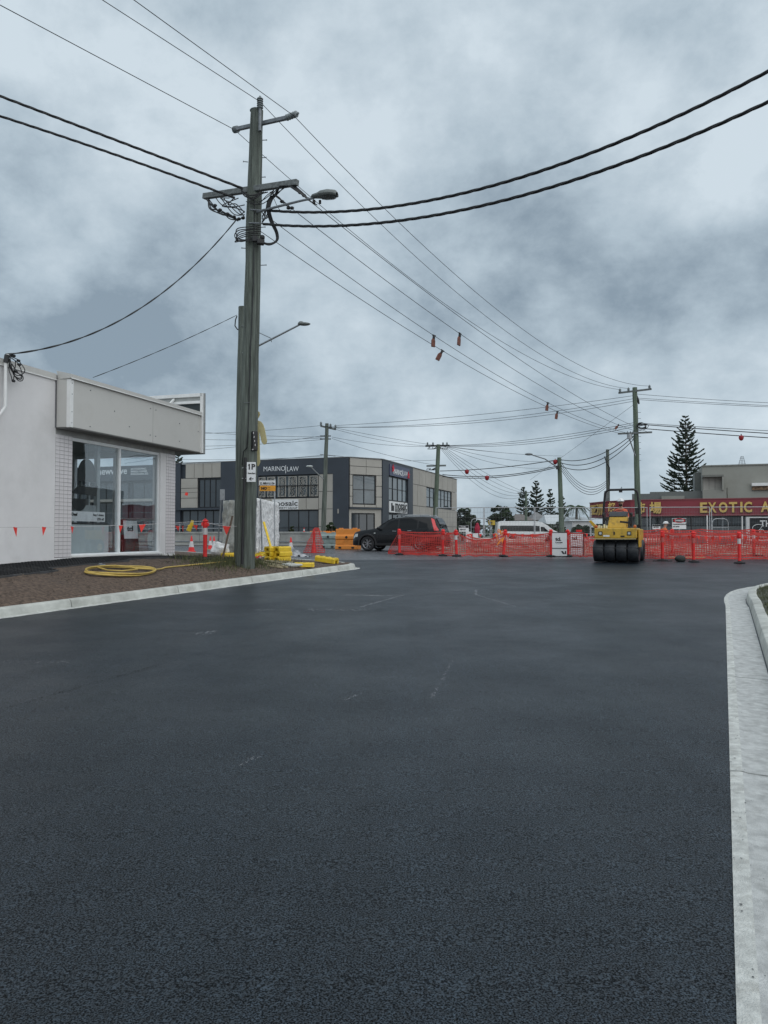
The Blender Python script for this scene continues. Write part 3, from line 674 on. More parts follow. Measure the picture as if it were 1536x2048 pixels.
# ------------------------------------------------------------------ wires
WIRES = {}
def wire(name, label, p0, xy1, cons, r=.012, z1=None, group=None, twist=0, seg=36, mat=None, extra=1.0, cat='cable'):
    p0 = Vector(p0); dx, dy = xy1[0]-p0.x, xy1[1]-p0.y; A = []
    def tpix(px, py):
        d = ray(px, py); k = d.x/d.y
        t = (k*p0.y-p0.x)/(dx-k*dy); Y = p0.y+t*dy; return t, EYE+d.z/d.y*Y
    for px, py in cons:
        t, z = tpix(px, py); A.append((t, z-p0.z, 1.))
    if z1 is not None: A.append((1., z1-p0.z, 3.))
    s11 = sum(w_*t*t for t, z, w_ in A); s12 = sum(w_*t**3 for t, z, w_ in A); s22 = sum(w_*t**4 for t, z, w_ in A)
    b1 = sum(w_*t*z for t, z, w_ in A); b2 = sum(w_*t*t*z for t, z, w_ in A)
    det = s11*s22-s12*s12
    if len(A) == 1 or abs(det) < 1e-9: a_, b_ = b1/s11, 0.
    else: a_, b_ = (b1*s22-b2*s12)/det, (s11*b2-s12*b1)/det
    f = lambda t: Vector((p0.x+dx*t, p0.y+dy*t, p0.z+a_*t+b_*t*t))
    o = thing(name, label, cat, f(0), 0, group); m = mat or m_cable
    if twist:
        Ln = math.hypot(dx, dy)*extra; n = int(Ln/.09)
        for q in range(twist):
            b = MB(); pts = []
            for i in range(n+1):
                t = i/n*extra; an = t*Ln/1.0*2*math.pi+q*2*math.pi/twist; p = f(t); lat = Vector((dy, -dx, 0)).normalized()
                pts.append(p+lat*math.cos(an)*r*.46+Vector((0, 0, 1))*math.sin(an)*r*.46)
            b.tube(pts, r*.62, 5); b.build('strand', m, o, world=True, smooth=80)
    else:
        b = MB(); b.tube([f(i/seg*extra) for i in range(seg+1)], r, 4); b.build('strand', m, o, world=True, smooth=80)
    return lambda px: (lambda t: f(t))(tpix(px, 700)[0])
# ------------------------------------------------------------------ poles
def insulator(parent, c, axis, L_=.3, r=.085, name='insulator'):
    c = Vector(c); ax = Vector(axis).normalized(); b = MB(); n = 5; pr = [(0.02, -.06), (.03, 0)]
    for k in range(n):
        z = L_*(k+.2)/n; pr += [(r*.5, z), (r, z+L_*.05), (r*.96, z+L_*.1), (r*.5, z+L_*.14)]
    pr += [(.035, L_), (.03, L_+.05), (0.001, L_+.06)]
    b.lathe(pr, 10); q = Vector((0, 0, 1)).rotation_difference(ax)
    b.v = [c+q @ v for v in b.v]; return b.build(name, m_insul, parent, world=True, smooth=40)
def trunk(parent, pts, mat, name='trunk', n=20, wob=.012):
    b = MB(); ps = [];rs = []
    for (p0, r0), (p1, r1) in zip(pts, pts[1:]):
        k = max(2, int((Vector(p1)-Vector(p0)).length/.5))
        for i in range(k): ps.append(Vector(p0).lerp(Vector(p1), i/k)); rs.append(r0+(r1-r0)*i/k)
    ps.append(Vector(pts[-1][0])); rs.append(pts[-1][1])
    b.tube(ps, rs, n)
    b.v = [v+Vector((noise.noise(v*.9), noise.noise(v*.9+Vector((9, 0, 0))), 0))*wob*2+Vector((noise.noise(Vector((v.x*14, v.y*14, v.z*.5))), noise.noise(Vector((v.y*14, v.x*14, v.z*.5))), 0))*wob*.6 for v in b.v]
    return b.build(name, mat, parent, world=True, smooth=70)
YM = 20.6
def pm(px, py, dY=0.): return P(px, py, YM+dY)
base = pm(491, 1128); base.z = 0.75
mp_ = thing('power_pole', 'tall weathered timber power pole leaning slightly at the end of the dirt verge', 'power pole', base)
trunk(mp_, [(base, .265), (pm(493, 1060), .25), (pm(499, 820), .232), (pm(505, 560), .213), (pm(509, 400), .20), (pm(513, 222), .172)], m_wood, n=28, wob=.016)
b = MB(); b.lathe([(.175, 0), (.185, .02), (.14, .05), (.001, .07)], 14, c=pm(513, 223)); b.build('pole_cap', m_insul, mp_, world=True, smooth=50)
b = MB(); b.beam(pm(474, 258, .5), pm(572, 236, -.62), .09, .1); b.build('crossarm', m_galvd, mp_, world=True, bevel=.01)
d_arm = (pm(572, 236, -.62)-pm(474, 258, .5)).normalized()
i1 = pm(520, 218, -.22); insulator(mp_, i1, (0, 0, 1), .3, .088); piece('insulator_pin', m_galvd, mp_, world=True, cyl=[(pm(520, 262, -.25), i1, .045, .04, 8)])
i2 = pm(572, 236, -.66); insulator(mp_, i2, d_arm+Vector((0, 0, .12)), .40, .085)
i3 = pm(476, 258, .55); insulator(mp_, i3, -d_arm, .17, .095)
b = MB(); b.beam(pm(408, 393, .9), pm(595, 365, -.95), .13, .15); arm = b.build('crossarm', m_arm, mp_, world=True, bevel=.008)
A0, A1 = pm(408, 393, .9), pm(595, 365, -.95)
for k, (px, py) in enumerate([(523, 281), (489, 324), (522, 316), (520, 355), (486, 497), (522, 531), (520, 455)]):
    s_ = 1 if px > 505 else -1; c = pm(505+s_*9, py); q = pm(px+s_*(10 if s_ > 0 else 2), py-1); piece('step_bolt', m_galvd, mp_, world=True, cyl=[(c, q, .011, .011, 6), (q, q+Vector((s_*.012, 0, 0)), .022, .022, 6)])
# street light
lamp_c = pm(650, 391, -1.7)
b = MB(); b.tube([pm(514, 424, -.2), pm(560, 412, -.8), pm(600, 402, -1.3), pm(628, 396, -1.6)], [.035, .033, .03, .028], 8); sl = b.build('lamp_arm', m_galvd, mp_, world=True, smooth=60)
b = MB(); ax = (pm(676, 388, -1.95)-pm(625, 394, -1.55)); L_ = ax.length; ax.normalize(); sd_ = ax.cross(Vector((0, 0, 1))).normalized(); up_ = sd_.cross(ax)
st0 = pm(623, 394, -1.55); rows = []
for k, (t, w_, h_) in enumerate([(0, .03, .03), (.08, .09, .06), (.3, .13, .085), (.42, .17, .12), (.7, .185, .13), (.93, .15, .1), (1.0, .04, .05)]):
    c = st0+ax*L_*t; rows.append([c+sd_*w_*math.cos(a)+up_*h_*math.sin(a)*(1.0 if math.sin(a) > 0 else .55) for a in frange(0, 2*math.pi, .45)])
b.grid(rows); b.build('lamp_head', M('grey_lamp_shell', (.15, .165, .16), .55), sl, world=True, smooth=60)
b = MB(); rows = []
for t, w_ in ((.45, .02), (.55, .14), (.75, .155), (.9, .1), (.96, .02)):
    c = st0+ax*L_*t-up_*.066; rows.append([c+sd_*w_*k_ - up_*.035*(1-k_*k_) for k_ in (-1, -.5, 0, .5, 1)])
b.grid(rows); b.build('lamp_lens', M('dark_lens', (.1, .115, .12), .25), sl, world=True, smooth=60)
b = MB(); b.box(pm(628, 404, -1.55), (.07, .07, .1)); b.box(pm(640, 404, -1.6), (.06, .06, .09)); b.build('lamp_bracket', m_black, sl, world=True, bevel=.01)
# cable clutter
def loopcab(pts, r=.012, name='cable_loop', n=5):
    r *= 1.25
    v = [Vector(p) for p in pts]; out = []
    for i in range(len(v)-1):
        p0 = v[max(i-1, 0)]; p1 = v[i]; p2 = v[i+1]; p3 = v[min(i+2, len(v)-1)]
        for k in range(6):
            t = k/6; out.append(.5*((2*p1)+(-p0+p2)*t+(2*p0-5*p1+4*p2-p3)*t*t+(-p0+3*p1-3*p2+p3)*t**3))
    out.append(v[-1]); b = MB(); b.tube(out, r, n); return b.build(name, m_cable, mp_, world=True, smooth=80)
rj = lambda a: random.uniform(-a, a)
for k in range(6): loopcab([pm(416+rj(4), 398, .8), pm(424+rj(6), 414+rj(5), .6), pm(443+rj(4), 424+rj(5), .5), pm(458, 432+rj(5), .4), pm(476, 440+rj(3), .2)], .013)
for k in range(6): loopcab([pm(432+k*9, 396, .4), pm(450+rj(9), 404+rj(8), .3), pm(472+rj(6), 418+rj(10), .1), pm(489, 425+rj(16), -.25)], .011)
for k in range(5): loopcab([pm(520+k*4, 384, -.3), pm(505+rj(5), 392+rj(9), -.35), pm(490, 388+rj(6), -.3), pm(482, 380+rj(3), -.2)], .012)
for k in range(6): loopcab([pm(575-k*3, 371, -.9), pm(552+rj(6), 384+rj(5), -.6), pm(537+rj(6), 405+rj(8), -.4), pm(533+rj(4), 430+rj(8), -.35), pm(524, 436+rj(12), -.3)], .011)
for k in range(4): loopcab([pm(542+k*2, 392, -.5), pm(534+k*2, 415, -.5), pm(539+k*2, 440, -.4), pm(551+k*1.5, 465, -.35), pm(552+k, 481, -.35), pm(538, 487+k, -.35), pm(519, 483, -.3)], .014)
for k in range(6): loopcab([pm(522, 450+k*4, -.35), pm(500, 452+k*4+rj(2), -.35), pm(478+rj(3), 457+k*4, -.3), pm(471+rj(2), 469+k*3, -.28), pm(480, 482+rj(4), -.28), pm(505, 479+rj(4), -.32)], .011)
for k in range(3): loopcab([pm(492+k*6, 400+rj(4), -.3), pm(515, 408+rj(4), -.36), pm(534, 396+rj(6), -.5), pm(548, 380, -.6)], .009)
for k in range(5): loopcab([pm(578+k*3, 372, -.9), pm(590+k*4, 380+k*1.5, -1.0), pm(606+k*4, 391+k*3, -1.1), pm(622+k*3, 404+k*1.5, -1.2)], .012)
for k in range(3): loopcab([pm(540, 384, -.6), pm(556+rj(3), 396+rj(3), -.65), pm(570, 408+rj(3), -.7), pm(582, 416, -.75)], .011)
loopcab([pm(548, 398, -.6), pm(560, 420, -.6), pm(580, 421, -.6), pm(582, 414, -.7)], .006)
b = MB()
for px, py in ((608, 391), (616, 398), (600, 385), (584, 416), (577, 416), (564, 403), (478, 438), (486, 436), (468, 434), (455, 428), (440, 420), (430, 411)):
    b.ball(pm(px, py, -.5 if px > 505 else .2), (.06, .045, .045), 8, 5)
b.build('cable_connector', m_cable, mp_, world=True, kind='stuff')
b = MB(); b.box(pm(521, 484, -.34), (.2, .16, .14), rz=.3); b.box(pm(510, 478, -.36), (.14, .1, .16)); b.ball(pm(525, 475, -.36), .07, 8, 5); b.build('junction_box', m_black, mp_, world=True, bevel=.02)
b = MB(); b.tube([pm(498, 446, -.2), pm(526, 447, -.34)], .022); b.build('pole_band', m_galvd, mp_, world=True); b = MB(); b.tube([pm(500, 419, -.2), pm(526, 421, -.34)], .02); b.build('pole_band', m_galvd, mp_, world=True)
b = MB(); b.tube([pm(497+dx_, y_, dz_) for dx_, y_, dz_ in ((12, 400, -.215), (10, 560, -.23), (4, 700, -.24), (1, 800, -.245), (-1, 860, -.25), (-3, 895, -.255), (-10, 903, -.255), (-13, 930, -.25))], .014, 6); b.build('conduit', m_cable, mp_, world=True, smooth=60)
b = MB(); b.tube([pm(488, 805, -.262), pm(499, 805, -.262)], .007, 4); b.build('staple', m_galvd, mp_, world=True)
# second timber pole just behind
YB = 27.5
pb2 = thing('power_pole', 'shorter timber pole standing close behind the tall weathered pole, with a long thin lamp arm', 'power pole', G(478, 1114))
pb2.location = (P(478, 1100, YB).x, YB, g(YB))
trunk(pb2, [((P(479, 1100, YB).x, YB, g(YB)), .20), (P(482, 860, YB), .175), (P(486, 614, YB), .155)], m_wood, n=18)
b = MB(); b.tube([P(486, 706, YB-.2), P(520, 690, YB-.9), P(600, 649, YB-2.2)], [.04, .036, .03], 8); la = b.build('lamp_arm', m_galv, pb2, world=True, smooth=60)
b = MB(); b.tube([P(480, 650, YB-.1), P(515, 664, YB-.7), P(541, 676, YB-1.2), P(543, 684, YB-1.2)], .014, 5); b.build('arm_stay', m_galvd, pb2, world=True)
b = MB(); b.ball(P(608, 648, YB-2.4), (.22, .12, .055), 10, 6); b.ball(P(602, 646, YB-2.3), (.1, .08, .06), 8, 5); b.build('lamp_head', M('grey_lamp_shell', (.3, .3, .3)), la, world=True, smooth=60)
b = MB(); b.tube([P(474, 632, YB), P(471, 640, YB), P(470, 652, YB), P(475, 659, YB), P(479, 659, YB)], .022, 5); b.build('cable_tail', m_cable, pb2, world=True, smooth=60)
# black sign post + parking sign, mounted on the pole
ps_ = thing('parking_sign', 'white 1P parking sign on a black post strapped to the tall pole', 'sign', pm(484, 1128, -.34)); 
ps_.location.z = .85
b = MB(); b.tube([pm(484, 1128, -.36), pm(487, 1000, -.36), pm(491, 915, -.36)], .038, 8); b.build('post', m_ink, ps_, world=True)
b = MB(); b.tube([pm(484, 936, -.36), pm(508, 936, -.4)], .012, 5); b.tube([pm(484, 957, -.36), pm(508, 957, -.4)], .012, 5); b.build('bracket', m_galv, ps_, world=True)
sgx = Vector((1, .05, 0)).normalized(); c = pm(502.5, 944, -.42)
b = MB(); b.box(c, (.235, .008, .52), rz=.05); b.build('sign_face', m_sign, ps_, world=True, bevel=.003)
f_ = lambda dx_, dz_: c+Vector((dx_, -.012, dz_))
text('lettering', '1P', .2, m_ink, ps_, f_(-.10, .07), sgx, (0, 0, 1), bold=.006)
b = MB(); b.prism([f_(-.045, .215), f_(-.045, .185), f_(-.085, .165), f_(-.085, .185)], (0, .006, 0)); b.build('lettering', m_ink, ps_, world=True)
text('lettering', '7am-5pm', .052, m_ink, ps_, f_(-.09, -.05), sgx, (0, 0, 1), bold=.002); text('lettering', '\u2190', .14, m_ink, ps_, f_(-.06, -.22), sgx, (0, 0, 1), bold=.003)
# cream figure board behind the pole, and black box
fb = thing('figure_board', 'cream yellow cut-out figure board fixed behind the tall pole with one arm hanging down', 'cut-out figure', pm(508, 930, .3))
def outl(pts, Y, th, nm, mat, root): 
    b = MB(); b.prism([P(px, py, Y) for px, py in pts], (0, th, 0)); return b.build(nm, mat, root, world=True, bevel=.006)
mcr = M('cream_yellow_board', (.52, .46, .24), .6, var=.1)
outl([(508, 824), (514, 821), (519, 824), (520, 829), (518, 833), (515, 838), (516, 841), (522, 843), (526, 848), (529, 856), (532, 872), (534, 882), (532, 888), (527, 889), (523, 884), (521, 874), (518, 862), (519, 880), (520, 925), (517, 932), (508, 932)], YM+.28, .05, 'board', mcr, fb)
bx = thing('pole_meter_box', 'small black slotted box fixed to the right side of the tall pole', 'box', pm(509, 900, -.2))
b = MB(); b.box(pm(509, 882, -.22), (.15, .12, .52), rz=.6); b.build('case', m_black, bx, world=True, bevel=.02)
b = MB()
for k in range(4): b.box(pm(507+k*1.1, 866+k*8, -.305), (.016, .012, .05), rz=.6)
b.cyl(pm(505.5, 899, -.30), pm(505.5, 899, -.32), .018, n=8); b.build('slot', m_refl, bx, world=True)
# ------------------------------------------------------------------ far poles
YF = 50.
def simple_pole(name_label, px0, py_top, px_top, Y, r0, r1, mat=m_woodg, base_y=None, yb=None):
    bp_ = gp(px0, Y); o = thing('power_pole', name_label, 'power pole', bp_)
    trunk(o, [(bp_, r0), (P(px_top, py_top, Y), r1)], mat, n=12, wob=.008); return o
def arm(o, a, c, Y0, Y1, w_=.09, h_=.11, mat=None):
    b = MB(); b.beam(P(*a, Y0), P(*c, Y1), w_, h_); return b.build('crossarm', mat or m_arm, o, world=True)
fp = simple_pole('green-grey timber power pole with two crossarms rising behind the roller', 1277, 775, 1269.5, YF, .21, .15)
arm(fp, (1237, 786), (1303, 778), YF+.5, YF-.7); arm(fp, (1236, 867.5), (1304, 864.5), YF+.5, YF-.7)
fi = [P(1240, 785, YF+.4), P(1257, 783, YF+.1), P(1299, 778, YF-.6)]
for q in fi: insulator(fp, q, (0, 0, 1), .22, .09)
b = MB(); b.cyl(P(1259, 868, YF-.3), P(1259, 878, YF-.3), .17, .15, 12); b.build('cable_joint_can', m_galv, fp, world=True, smooth=40)
for k in range(7):
    b = MB(); c = Vector(P(1283+rj(4), 852+rj(4), YF-.3)); rr = random.uniform(.12, .3)
    b.tube([c+Vector((rr*1.3*math.cos(t), .0, rr*.7*math.sin(t))) for t in frange(0, 6.2, .5)], .018, 4); b.build('cable_loop', m_cable, fp, world=True)
for k in range(5):
    b = MB(); x = 1264+rj(10); b.tube([P(x, 862, YF), P(x+rj(6), 872, YF), P(1269, 876+rj(6), YF)], .018, 4); b.build('cable_loop', m_cable, fp, world=True)
b = MB(); b.tube([P(1272, 788, YF), P(1276, 800, YF-.1), P(1278, 808, YF-.1)], [.05, .08, .05], 6); b.build('cable_bunch', m_cable, fp, world=True)
for k in range(9): q = P(1274, 825+k*12, YF-.15); piece('step_bolt', m_galvd, fp, world=True, cyl=[(q, q+Vector((.26, 0, 0)), .014, .014, 5)])
b = MB(); b.beam(P(1259, 878, YF-.3), P(1272, 915, YF-.1), .06, .06); b.build('brace', m_galvd, fp, world=True)
# pole in front of the navy office building
YP1 = 57.
p1 = simple_pole('grey timber power pole in front of the navy office building', 646, 847, 654, YP1, .19, .13, m_wood)
arm(p1, (641, 852), (672, 859), YP1, YP1, .1, .12); arm(p1, (640, 909), (671, 912), YP1, YP1, .06, .06, m_galvd)
for q in ((642, 851), (661, 855), (671, 857)): insulator(p1, P(*q, YP1-.1), (0, 0, 1), .24, .1)
for q in (872, 878): b = MB(); b.beam(P(640, q, YP1), P(662, q, YP1), .07, .07); b.build('cable_bracket', m_cable, p1, world=True)
b = MB(); b.tube([P(652, 962, YP1), P(636, 948, YP1-.4), P(622, 934, YP1-.9)], .04, 6); ar_ = b.build('lamp_arm', m_galv, p1, world=True)
b = MB(); b.ball(P(619, 932.5, YP1-1), (.26, .14, .07), 8, 5); b.build('lamp_head', m_lamp, ar_, world=True)
# pole by the right wing of the office building
YP2 = 66.
p2 = simple_pole('green timber power pole with a loaded crossarm beside the beige office wing', 868, 889, 877, YP2, .22, .17)
arm(p2, (851, 892), (899, 891), YP2+.3, YP2-.3, .12, .14, m_cable); arm(p2, (853, 932), (892, 931), YP2, YP2, .12, .14)
for q in (855, 866, 886, 894): insulator(p2, P(q, 890, YP2), (0, 0, 1), .2, .09)
for k in range(8):
    b = MB(); x = random.choice((858, 864, 886, 892))+rj(3); y_ = random.choice((894, 936)); b.tube([P(x, y_, YP2), P(x+rj(4), y_+4, YP2), P(x+rj(5)+(6 if x < 875 else -6), y_+4, YP2), P(876, y_+rj(4), YP2)], .03, 4); b.build('cable_loop', m_cable, p2, world=True)
# leaning lamp pole, thin pole behind
YP3 = 62.
p3 = simple_pole('green timber lamp pole with cables looping to its right, between pines and supermarket', 1124, 915, 1118.5, YP3, .23, .16)
b = MB(); b.tube([P(1117, 936, YP3), P(1090, 918, YP3-.6), P(1063, 909.5, YP3-1.2)], .045, 6); a3 = b.build('lamp_arm', m_galvd, p3, world=True)
b = MB(); b.ball(P(1057.5, 908.5, YP3-1.3), (.32, .18, .1), 8, 6); b.build('lamp_head', m_galvd, a3, world=True, smooth=60)
b = MB(); b.box(P(1115, 935, YP3-.2), (.2, .2, .3)); b.build('cable_clamp', m_cable, p3, world=True)
YP4 = 72.
p4 = simple_pole('slender dark pole standing left of the roller roll bar', 1216.5, 899, 1215, YP4, .2, .15, m_wood)
b = MB(); b.tube([P(1209, 913, YP4), P(1213, 925, YP4-.2), P(1219, 935, YP4-.2), P(1219, 970, YP4-.2), P(1214, 1000, YP4-.2)], .05, 5); b.build('conduit', m_cable, p4, world=True)
b = MB(); b.box(P(1213, 992, YP4-.3), (.35, .3, .9)); b.build('switch_box', m_arm, p4, world=True)
# small distant poles
p5 = simple_pole('thin distant pole among the pine trees', 1052, 985, 1052, 110., .2, .15)
arm(p5, (1035, 986), (1062, 985), 110, 110, .1, .12)
# ------------------------------------------------------------------ wires
T1, T2, T3 = i3-d_arm*.14, i1+Vector((0, 0, .2)), i2+d_arm*.3
w1 = wire('overhead_wire', 'thin wire from the left insulator of the tall pole to the pole behind the roller', T1, (fi[0].x, fi[0].y), [(530, 315), (910, 620), (1155, 760)], .011, fi[0].z+.2)
w2 = wire('overhead_wire', 'thin wire from the top insulator of the tall pole towards the roller', T2, (fi[1].x, fi[1].y), [(640, 335), (960, 620), (1160, 752)], .011, fi[1].z+.2)
w3 = wire('overhead_wire', 'thin wire from the right insulator of the tall pole, uppermost in the middle sky', T3, (fi[2].x, fi[2].y), [(1000, 620), (1160, 734)], .011, fi[2].z+.2)
def back(label, p0, pix, Yq, group=None, r=.011):
    q = P(*pix, Yq); d = q-p0; e_ = p0+d*((p0.y+12)/(p0.y-q.y))
    wire('overhead_wire', label, p0, (e_.x, e_.y), [pix], r, group=group, z1=e_.z)
back('lowest of the three thin wires crossing the top left of the sky', T1, (0, 10), 15.5)
back('middle thin wire crossing the top left of the sky to the top insulator', T2, (205, 0), 16.6)
back('rightmost thin wire crossing the top left of the sky to the right insulator', T3, (268, 0), 15.2)
c4, c3, c2, c1 = P(1296, 864, YF-.6), P(1281, 865, YF-.3), P(1254, 866, YF+.2), P(1241, 867, YF+.4)
w4 = wire('overhead_wire', 'low wire starting below the street lamp head, ending at the far crossarm', pm(622, 404, -1.1), (c4.x, c4.y), [(770, 515), (902, 620), (1160, 798)], .011, c4.z)
w5 = wire('overhead_wire', 'low wire starting right of the tall pole crossarm, carrying the right brown marker', pm(582, 416, -.7), (c3.x, c3.y), [(851, 620), (1155, 812)], .011, c3.z)
w6 = wire('overhead_wire', 'low wire carrying the left brown marker', pm(524, 425, -.1), (c2.x, c2.y), [(640, 505), (820, 639), (1090, 804)], .011, c2.z)
w7 = wire('overhead_wire', 'lowest long wire from the tall pole, carrying the lowest brown marker', pm(520, 462, .2), (c1.x, c1.y), [(640, 547), (820, 659), (1112, 823)], .011, c1.z)
m_abc = M('bundled_cable', (.02, .024, .03), .55)
rE = Vector((20., 4.)); 
q1 = pm(526, 420, -.33); q2 = pm(526, 448, -.33)
wire('bundled_cable', 'thick upper twisted cable sweeping from the tall pole up to the right edge', q1, (q1.x+19, q1.y-12), [(800, 412), (1150, 317), (1536, 143)], .036, twist=3)
wire('bundled_cable', 'thick lower twisted cable sweeping from the tall pole up to the right edge', q2, (q2.x+19, q2.y-12), [(800, 440), (1150, 361), (1536, 203)], .036, twist=3)
q3 = pm(486, 377, -.25); q4 = pm(470, 396, -.2)
wire('bundled_cable', 'thick upper twisted cable running from the tall pole to the left edge', q3, (q3.x-19, q3.y-4), [(250, 287), (0, 192)], .036, twist=3)
wire('bundled_cable', 'thick lower twisted cable running from the tall pole to the left edge', q4, (q4.x-19, q4.y-4), [(250, 316), (0, 232)], .034, twist=3)
q5 = pm(474, 438, .1); tg = SL(-2.2, -.12, 4.28)
wire('service_cable', 'twisted black service cable sagging from the tall pole to the shop wall', q5, (tg.x, tg.y), [(400, 533), (285, 610), (150, 673)], .020, tg.z, twist=2)
q6 = P(474, 630, YB); tg2 = P(186, 755, 24.5)
wire('service_cable', 'thin service cable from the short pole down to the shop roof', q6, (tg2.x, tg2.y), [(330, 697)], .013, tg2.z, twist=2)
D = 'distant thin wire crossing between the far poles'
G_ = 'distant thin wires between the far poles'
def dw_(label, a, Ya, c, Yc, cons=(), r=.013, twist=0): 
    A_ = P(*a, Ya); C_ = P(*c, Yc); return wire('overhead_wire', label, A_, (C_.x, C_.y), list(cons), r, C_.z, group=G_, twist=twist)
dw_('upper thin wire from the far pole behind the roller left to the office pole', (1269, 791), YF, (672, 851), YP1, [(1090, 815), (820, 841)])
dw_('second thin wire from the far pole behind the roller left to the office pole', (1269, 797), YF, (662, 855), YP1, [(1160, 818), (820, 849)])
dw_('third thin wire from the far pole behind the roller left to the office pole', (1269, 802), YF, (643, 853), YP1, [(1160, 821), (820, 853)])
for k in range(3): dw_(['highest', 'middle', 'lowest'][k]+' of three close wires from the pole behind the roller to the office wing pole', (1269, 845+k*4), YF, (894-k*7, 891), YP2, [(1100, 874+k*4.5)], .015)
for k, (y0, y1, ym) in enumerate([(788, 806, 799), (796, 812, 805), (799, 814, 808)]): dw_(['topmost', 'middle', 'lowest'][k]+' thin wire above the tall pine, running to the right edge', (1273, y0), YF, (1640, y1+4), 44, [(1420, ym)], .012)
wr = None
for k, (y0, y1) in enumerate([(846, 862), (848, 868), (856, 877)]): wr = dw_(['upper', 'middle', 'lower'][k]+' thick cable crossing in front of the tall pine to the right edge', (1274, y0), YF, (1640, y1+5), 44, [(1420, (y0+y1)/2+1)], .026 if k else .016)
# left group
for k, (a, c) in enumerate([((643, 851), (330, 868)), ((655, 874), (330, 858)), ((655, 878), (330, 893)), ((655, 870), (330, 905)), ((643, 876), (330, 876)), ((648, 912), (340, 918)), ((648, 910), (330, 926))]):
    dw_(['highest', 'upper', 'steepest', 'long falling', 'nearly level', 'low', 'lowest'][k]+' thin wire from the office pole to behind the shop fascia', a, YP1, c, 60, [((a[0]+c[0])/2, (a[1]+c[1])/2+4)], .012)
for k, (a, c) in enumerate([((672, 856), (1000, 905)), ((664, 874), (852, 893)), ((664, 877), (876, 931)), ((672, 859), (856, 892)), ((668, 911), (872, 920))]):
    dw_(['rising', 'upper bracket', 'lower bracket', 'crossarm', 'lowest'][k]+' thin wire running right from the office pole', a, YP1, c, YP2, [((a[0]+c[0])/2, (a[1]+c[1])/2+5)], .012)
A5 = dw_('cable carrying a red marker from the office wing pole past the lamp pole', (880, 942), YP2, (1118, 919), YP3, [(1000, 935)], .03)
A6 = dw_('cable below it carrying a second red marker to the lamp pole', (885, 949), YP2, (1114, 932), YP3, [(973, 952.5)], .03)
A7 = dw_('lowest cable sagging from the office wing pole to the lamp pole', (885, 953), YP2, (1113, 935), YP3, [(970, 956)], .03)
for k in range(3): dw_(['upper', 'middle', 'lower'][k]+' cable from the lamp pole to the pole behind the roller', (1120, 919+k*6), YP3, (1268, 866+k*6), YF, [(1215, 902+k*10)], .028)
for k in range(4): dw_(['innermost', 'second', 'third', 'outermost'][k]+' of four black cables hanging in a loop right of the lamp pole', (1122, 924+k*5), YP3, (1212, 962+k*4), YP4, [(1178, 974+k*5)], .024)
dw_('diagonal guy wire from the pole behind the roller down towards the left', (1269, 808), YF, (1060, 960), 80, [(1160, 888)], .012)
for k in range(5): dw_(['uppermost', 'second', 'third', 'fourth', 'lowest'][k]+' faint wire fanning from the office wing pole to the pines', (884-k*2, 891), YP2, (1052, 985+k), 110, [(975, 948+k*9)], .018)
for k in range(3): dw_(['upper', 'middle', 'lower'][k]+' faint wire from the office wing pole to the lamp pole', (884, 891), YP2, (1125, 912+k*9), 100, [(1000, 905+k*12)], .016)
# markers
def marker(px, wf, label, sz=1.0, lean=0., dark=False):
    p = wf(px); o = thing('wire_marker', label, 'wire marker', p, group='markers hanging from the wires'); o.rotation_euler = (0, lean, random.uniform(0, 1))
    b = MB(); b.prism([(-.06*sz, -.015, -.12*sz), (.05*sz, -.015, -.11*sz), (.085*sz, -.015, -.2*sz), (.10*sz, -.015, -.42*sz), (-.07*sz, -.015, -.44*sz), (-.09*sz, -.015, -.2*sz)], (0, .05*sz, 0))
    b.build('tag', M('brown_red_tag', (.17, .06, .04), .7, var=.3), o, bevel=.01)
    b = MB(); b.box((0, 0, -.05*sz), (.09*sz, .06*sz, .14*sz)); b.box((0, 0, .01), (.16*sz, .05, .04)); b.build('clip', m_black, o, bevel=.008)
marker(868, w6, 'left brown-red tag hanging from a wire in the middle of the sky', 1.0, .12); marker(920, w5, 'right brown-red tag of the upper pair hanging in the middle of the sky', 1.05, .2); marker(885, w7, 'tilted brown tag below the other two in the middle of the sky', 1., .55)
marker(1095, w6, 'small dark tag left of another on the wires nearing the far pole', .95, .2); marker(1114, w7, 'small dark tag slightly lower, nearer the far pole', .95, .25); marker(1236, w5, 'tiny slanting tag on the wires just left of the far pole', .8, .8)
def redm(px, wf, label, s_=1.0, sc=(1, .6, 1)):
    p = wf(px); o = thing('wire_marker', label, 'wire marker', p, group='red markers on the far cables')
    b = MB(); b.lathe([(.02, .05), (.16*s_, .0), (.19*s_, -.14*s_), (.13*s_, -.3*s_), (.03, -.36*s_)], 10, cap=True); b.build('bell', M('deep_red_marker', (.32, .012, .02), .5), o, smooth=40); b = MB(); b.cyl((0, 0, 0), (0, 0, .12), .03, n=6); b.build('clip', m_black, o)
redm(933, A5, 'red marker on the far cable just right of the office wing pole'); redm(973, A6, 'red marker on the lower far cable above the trees'); redm(1109, A5, 'red marker hanging right beside the leaning lamp pole'); redm(1480, wr, 'red marker on the cable at the far right above the supermarket', .8)
p = P(373, 988, 40); o = thing('wire_marker', 'small pink-red tag hanging in front of the office building beside the shop', 'wire marker', p)
b = MB(); b.box((0, 0, 0), (.14, .05, .16), ry=.3); b.build('tag', m_flag, o); b = MB(); b.tube([(-6, 0, .15), (-1, 0, .09), (0, 0, .08), (1.5, 0, .1)], .008, 4); b.build('string', m_cable, o)
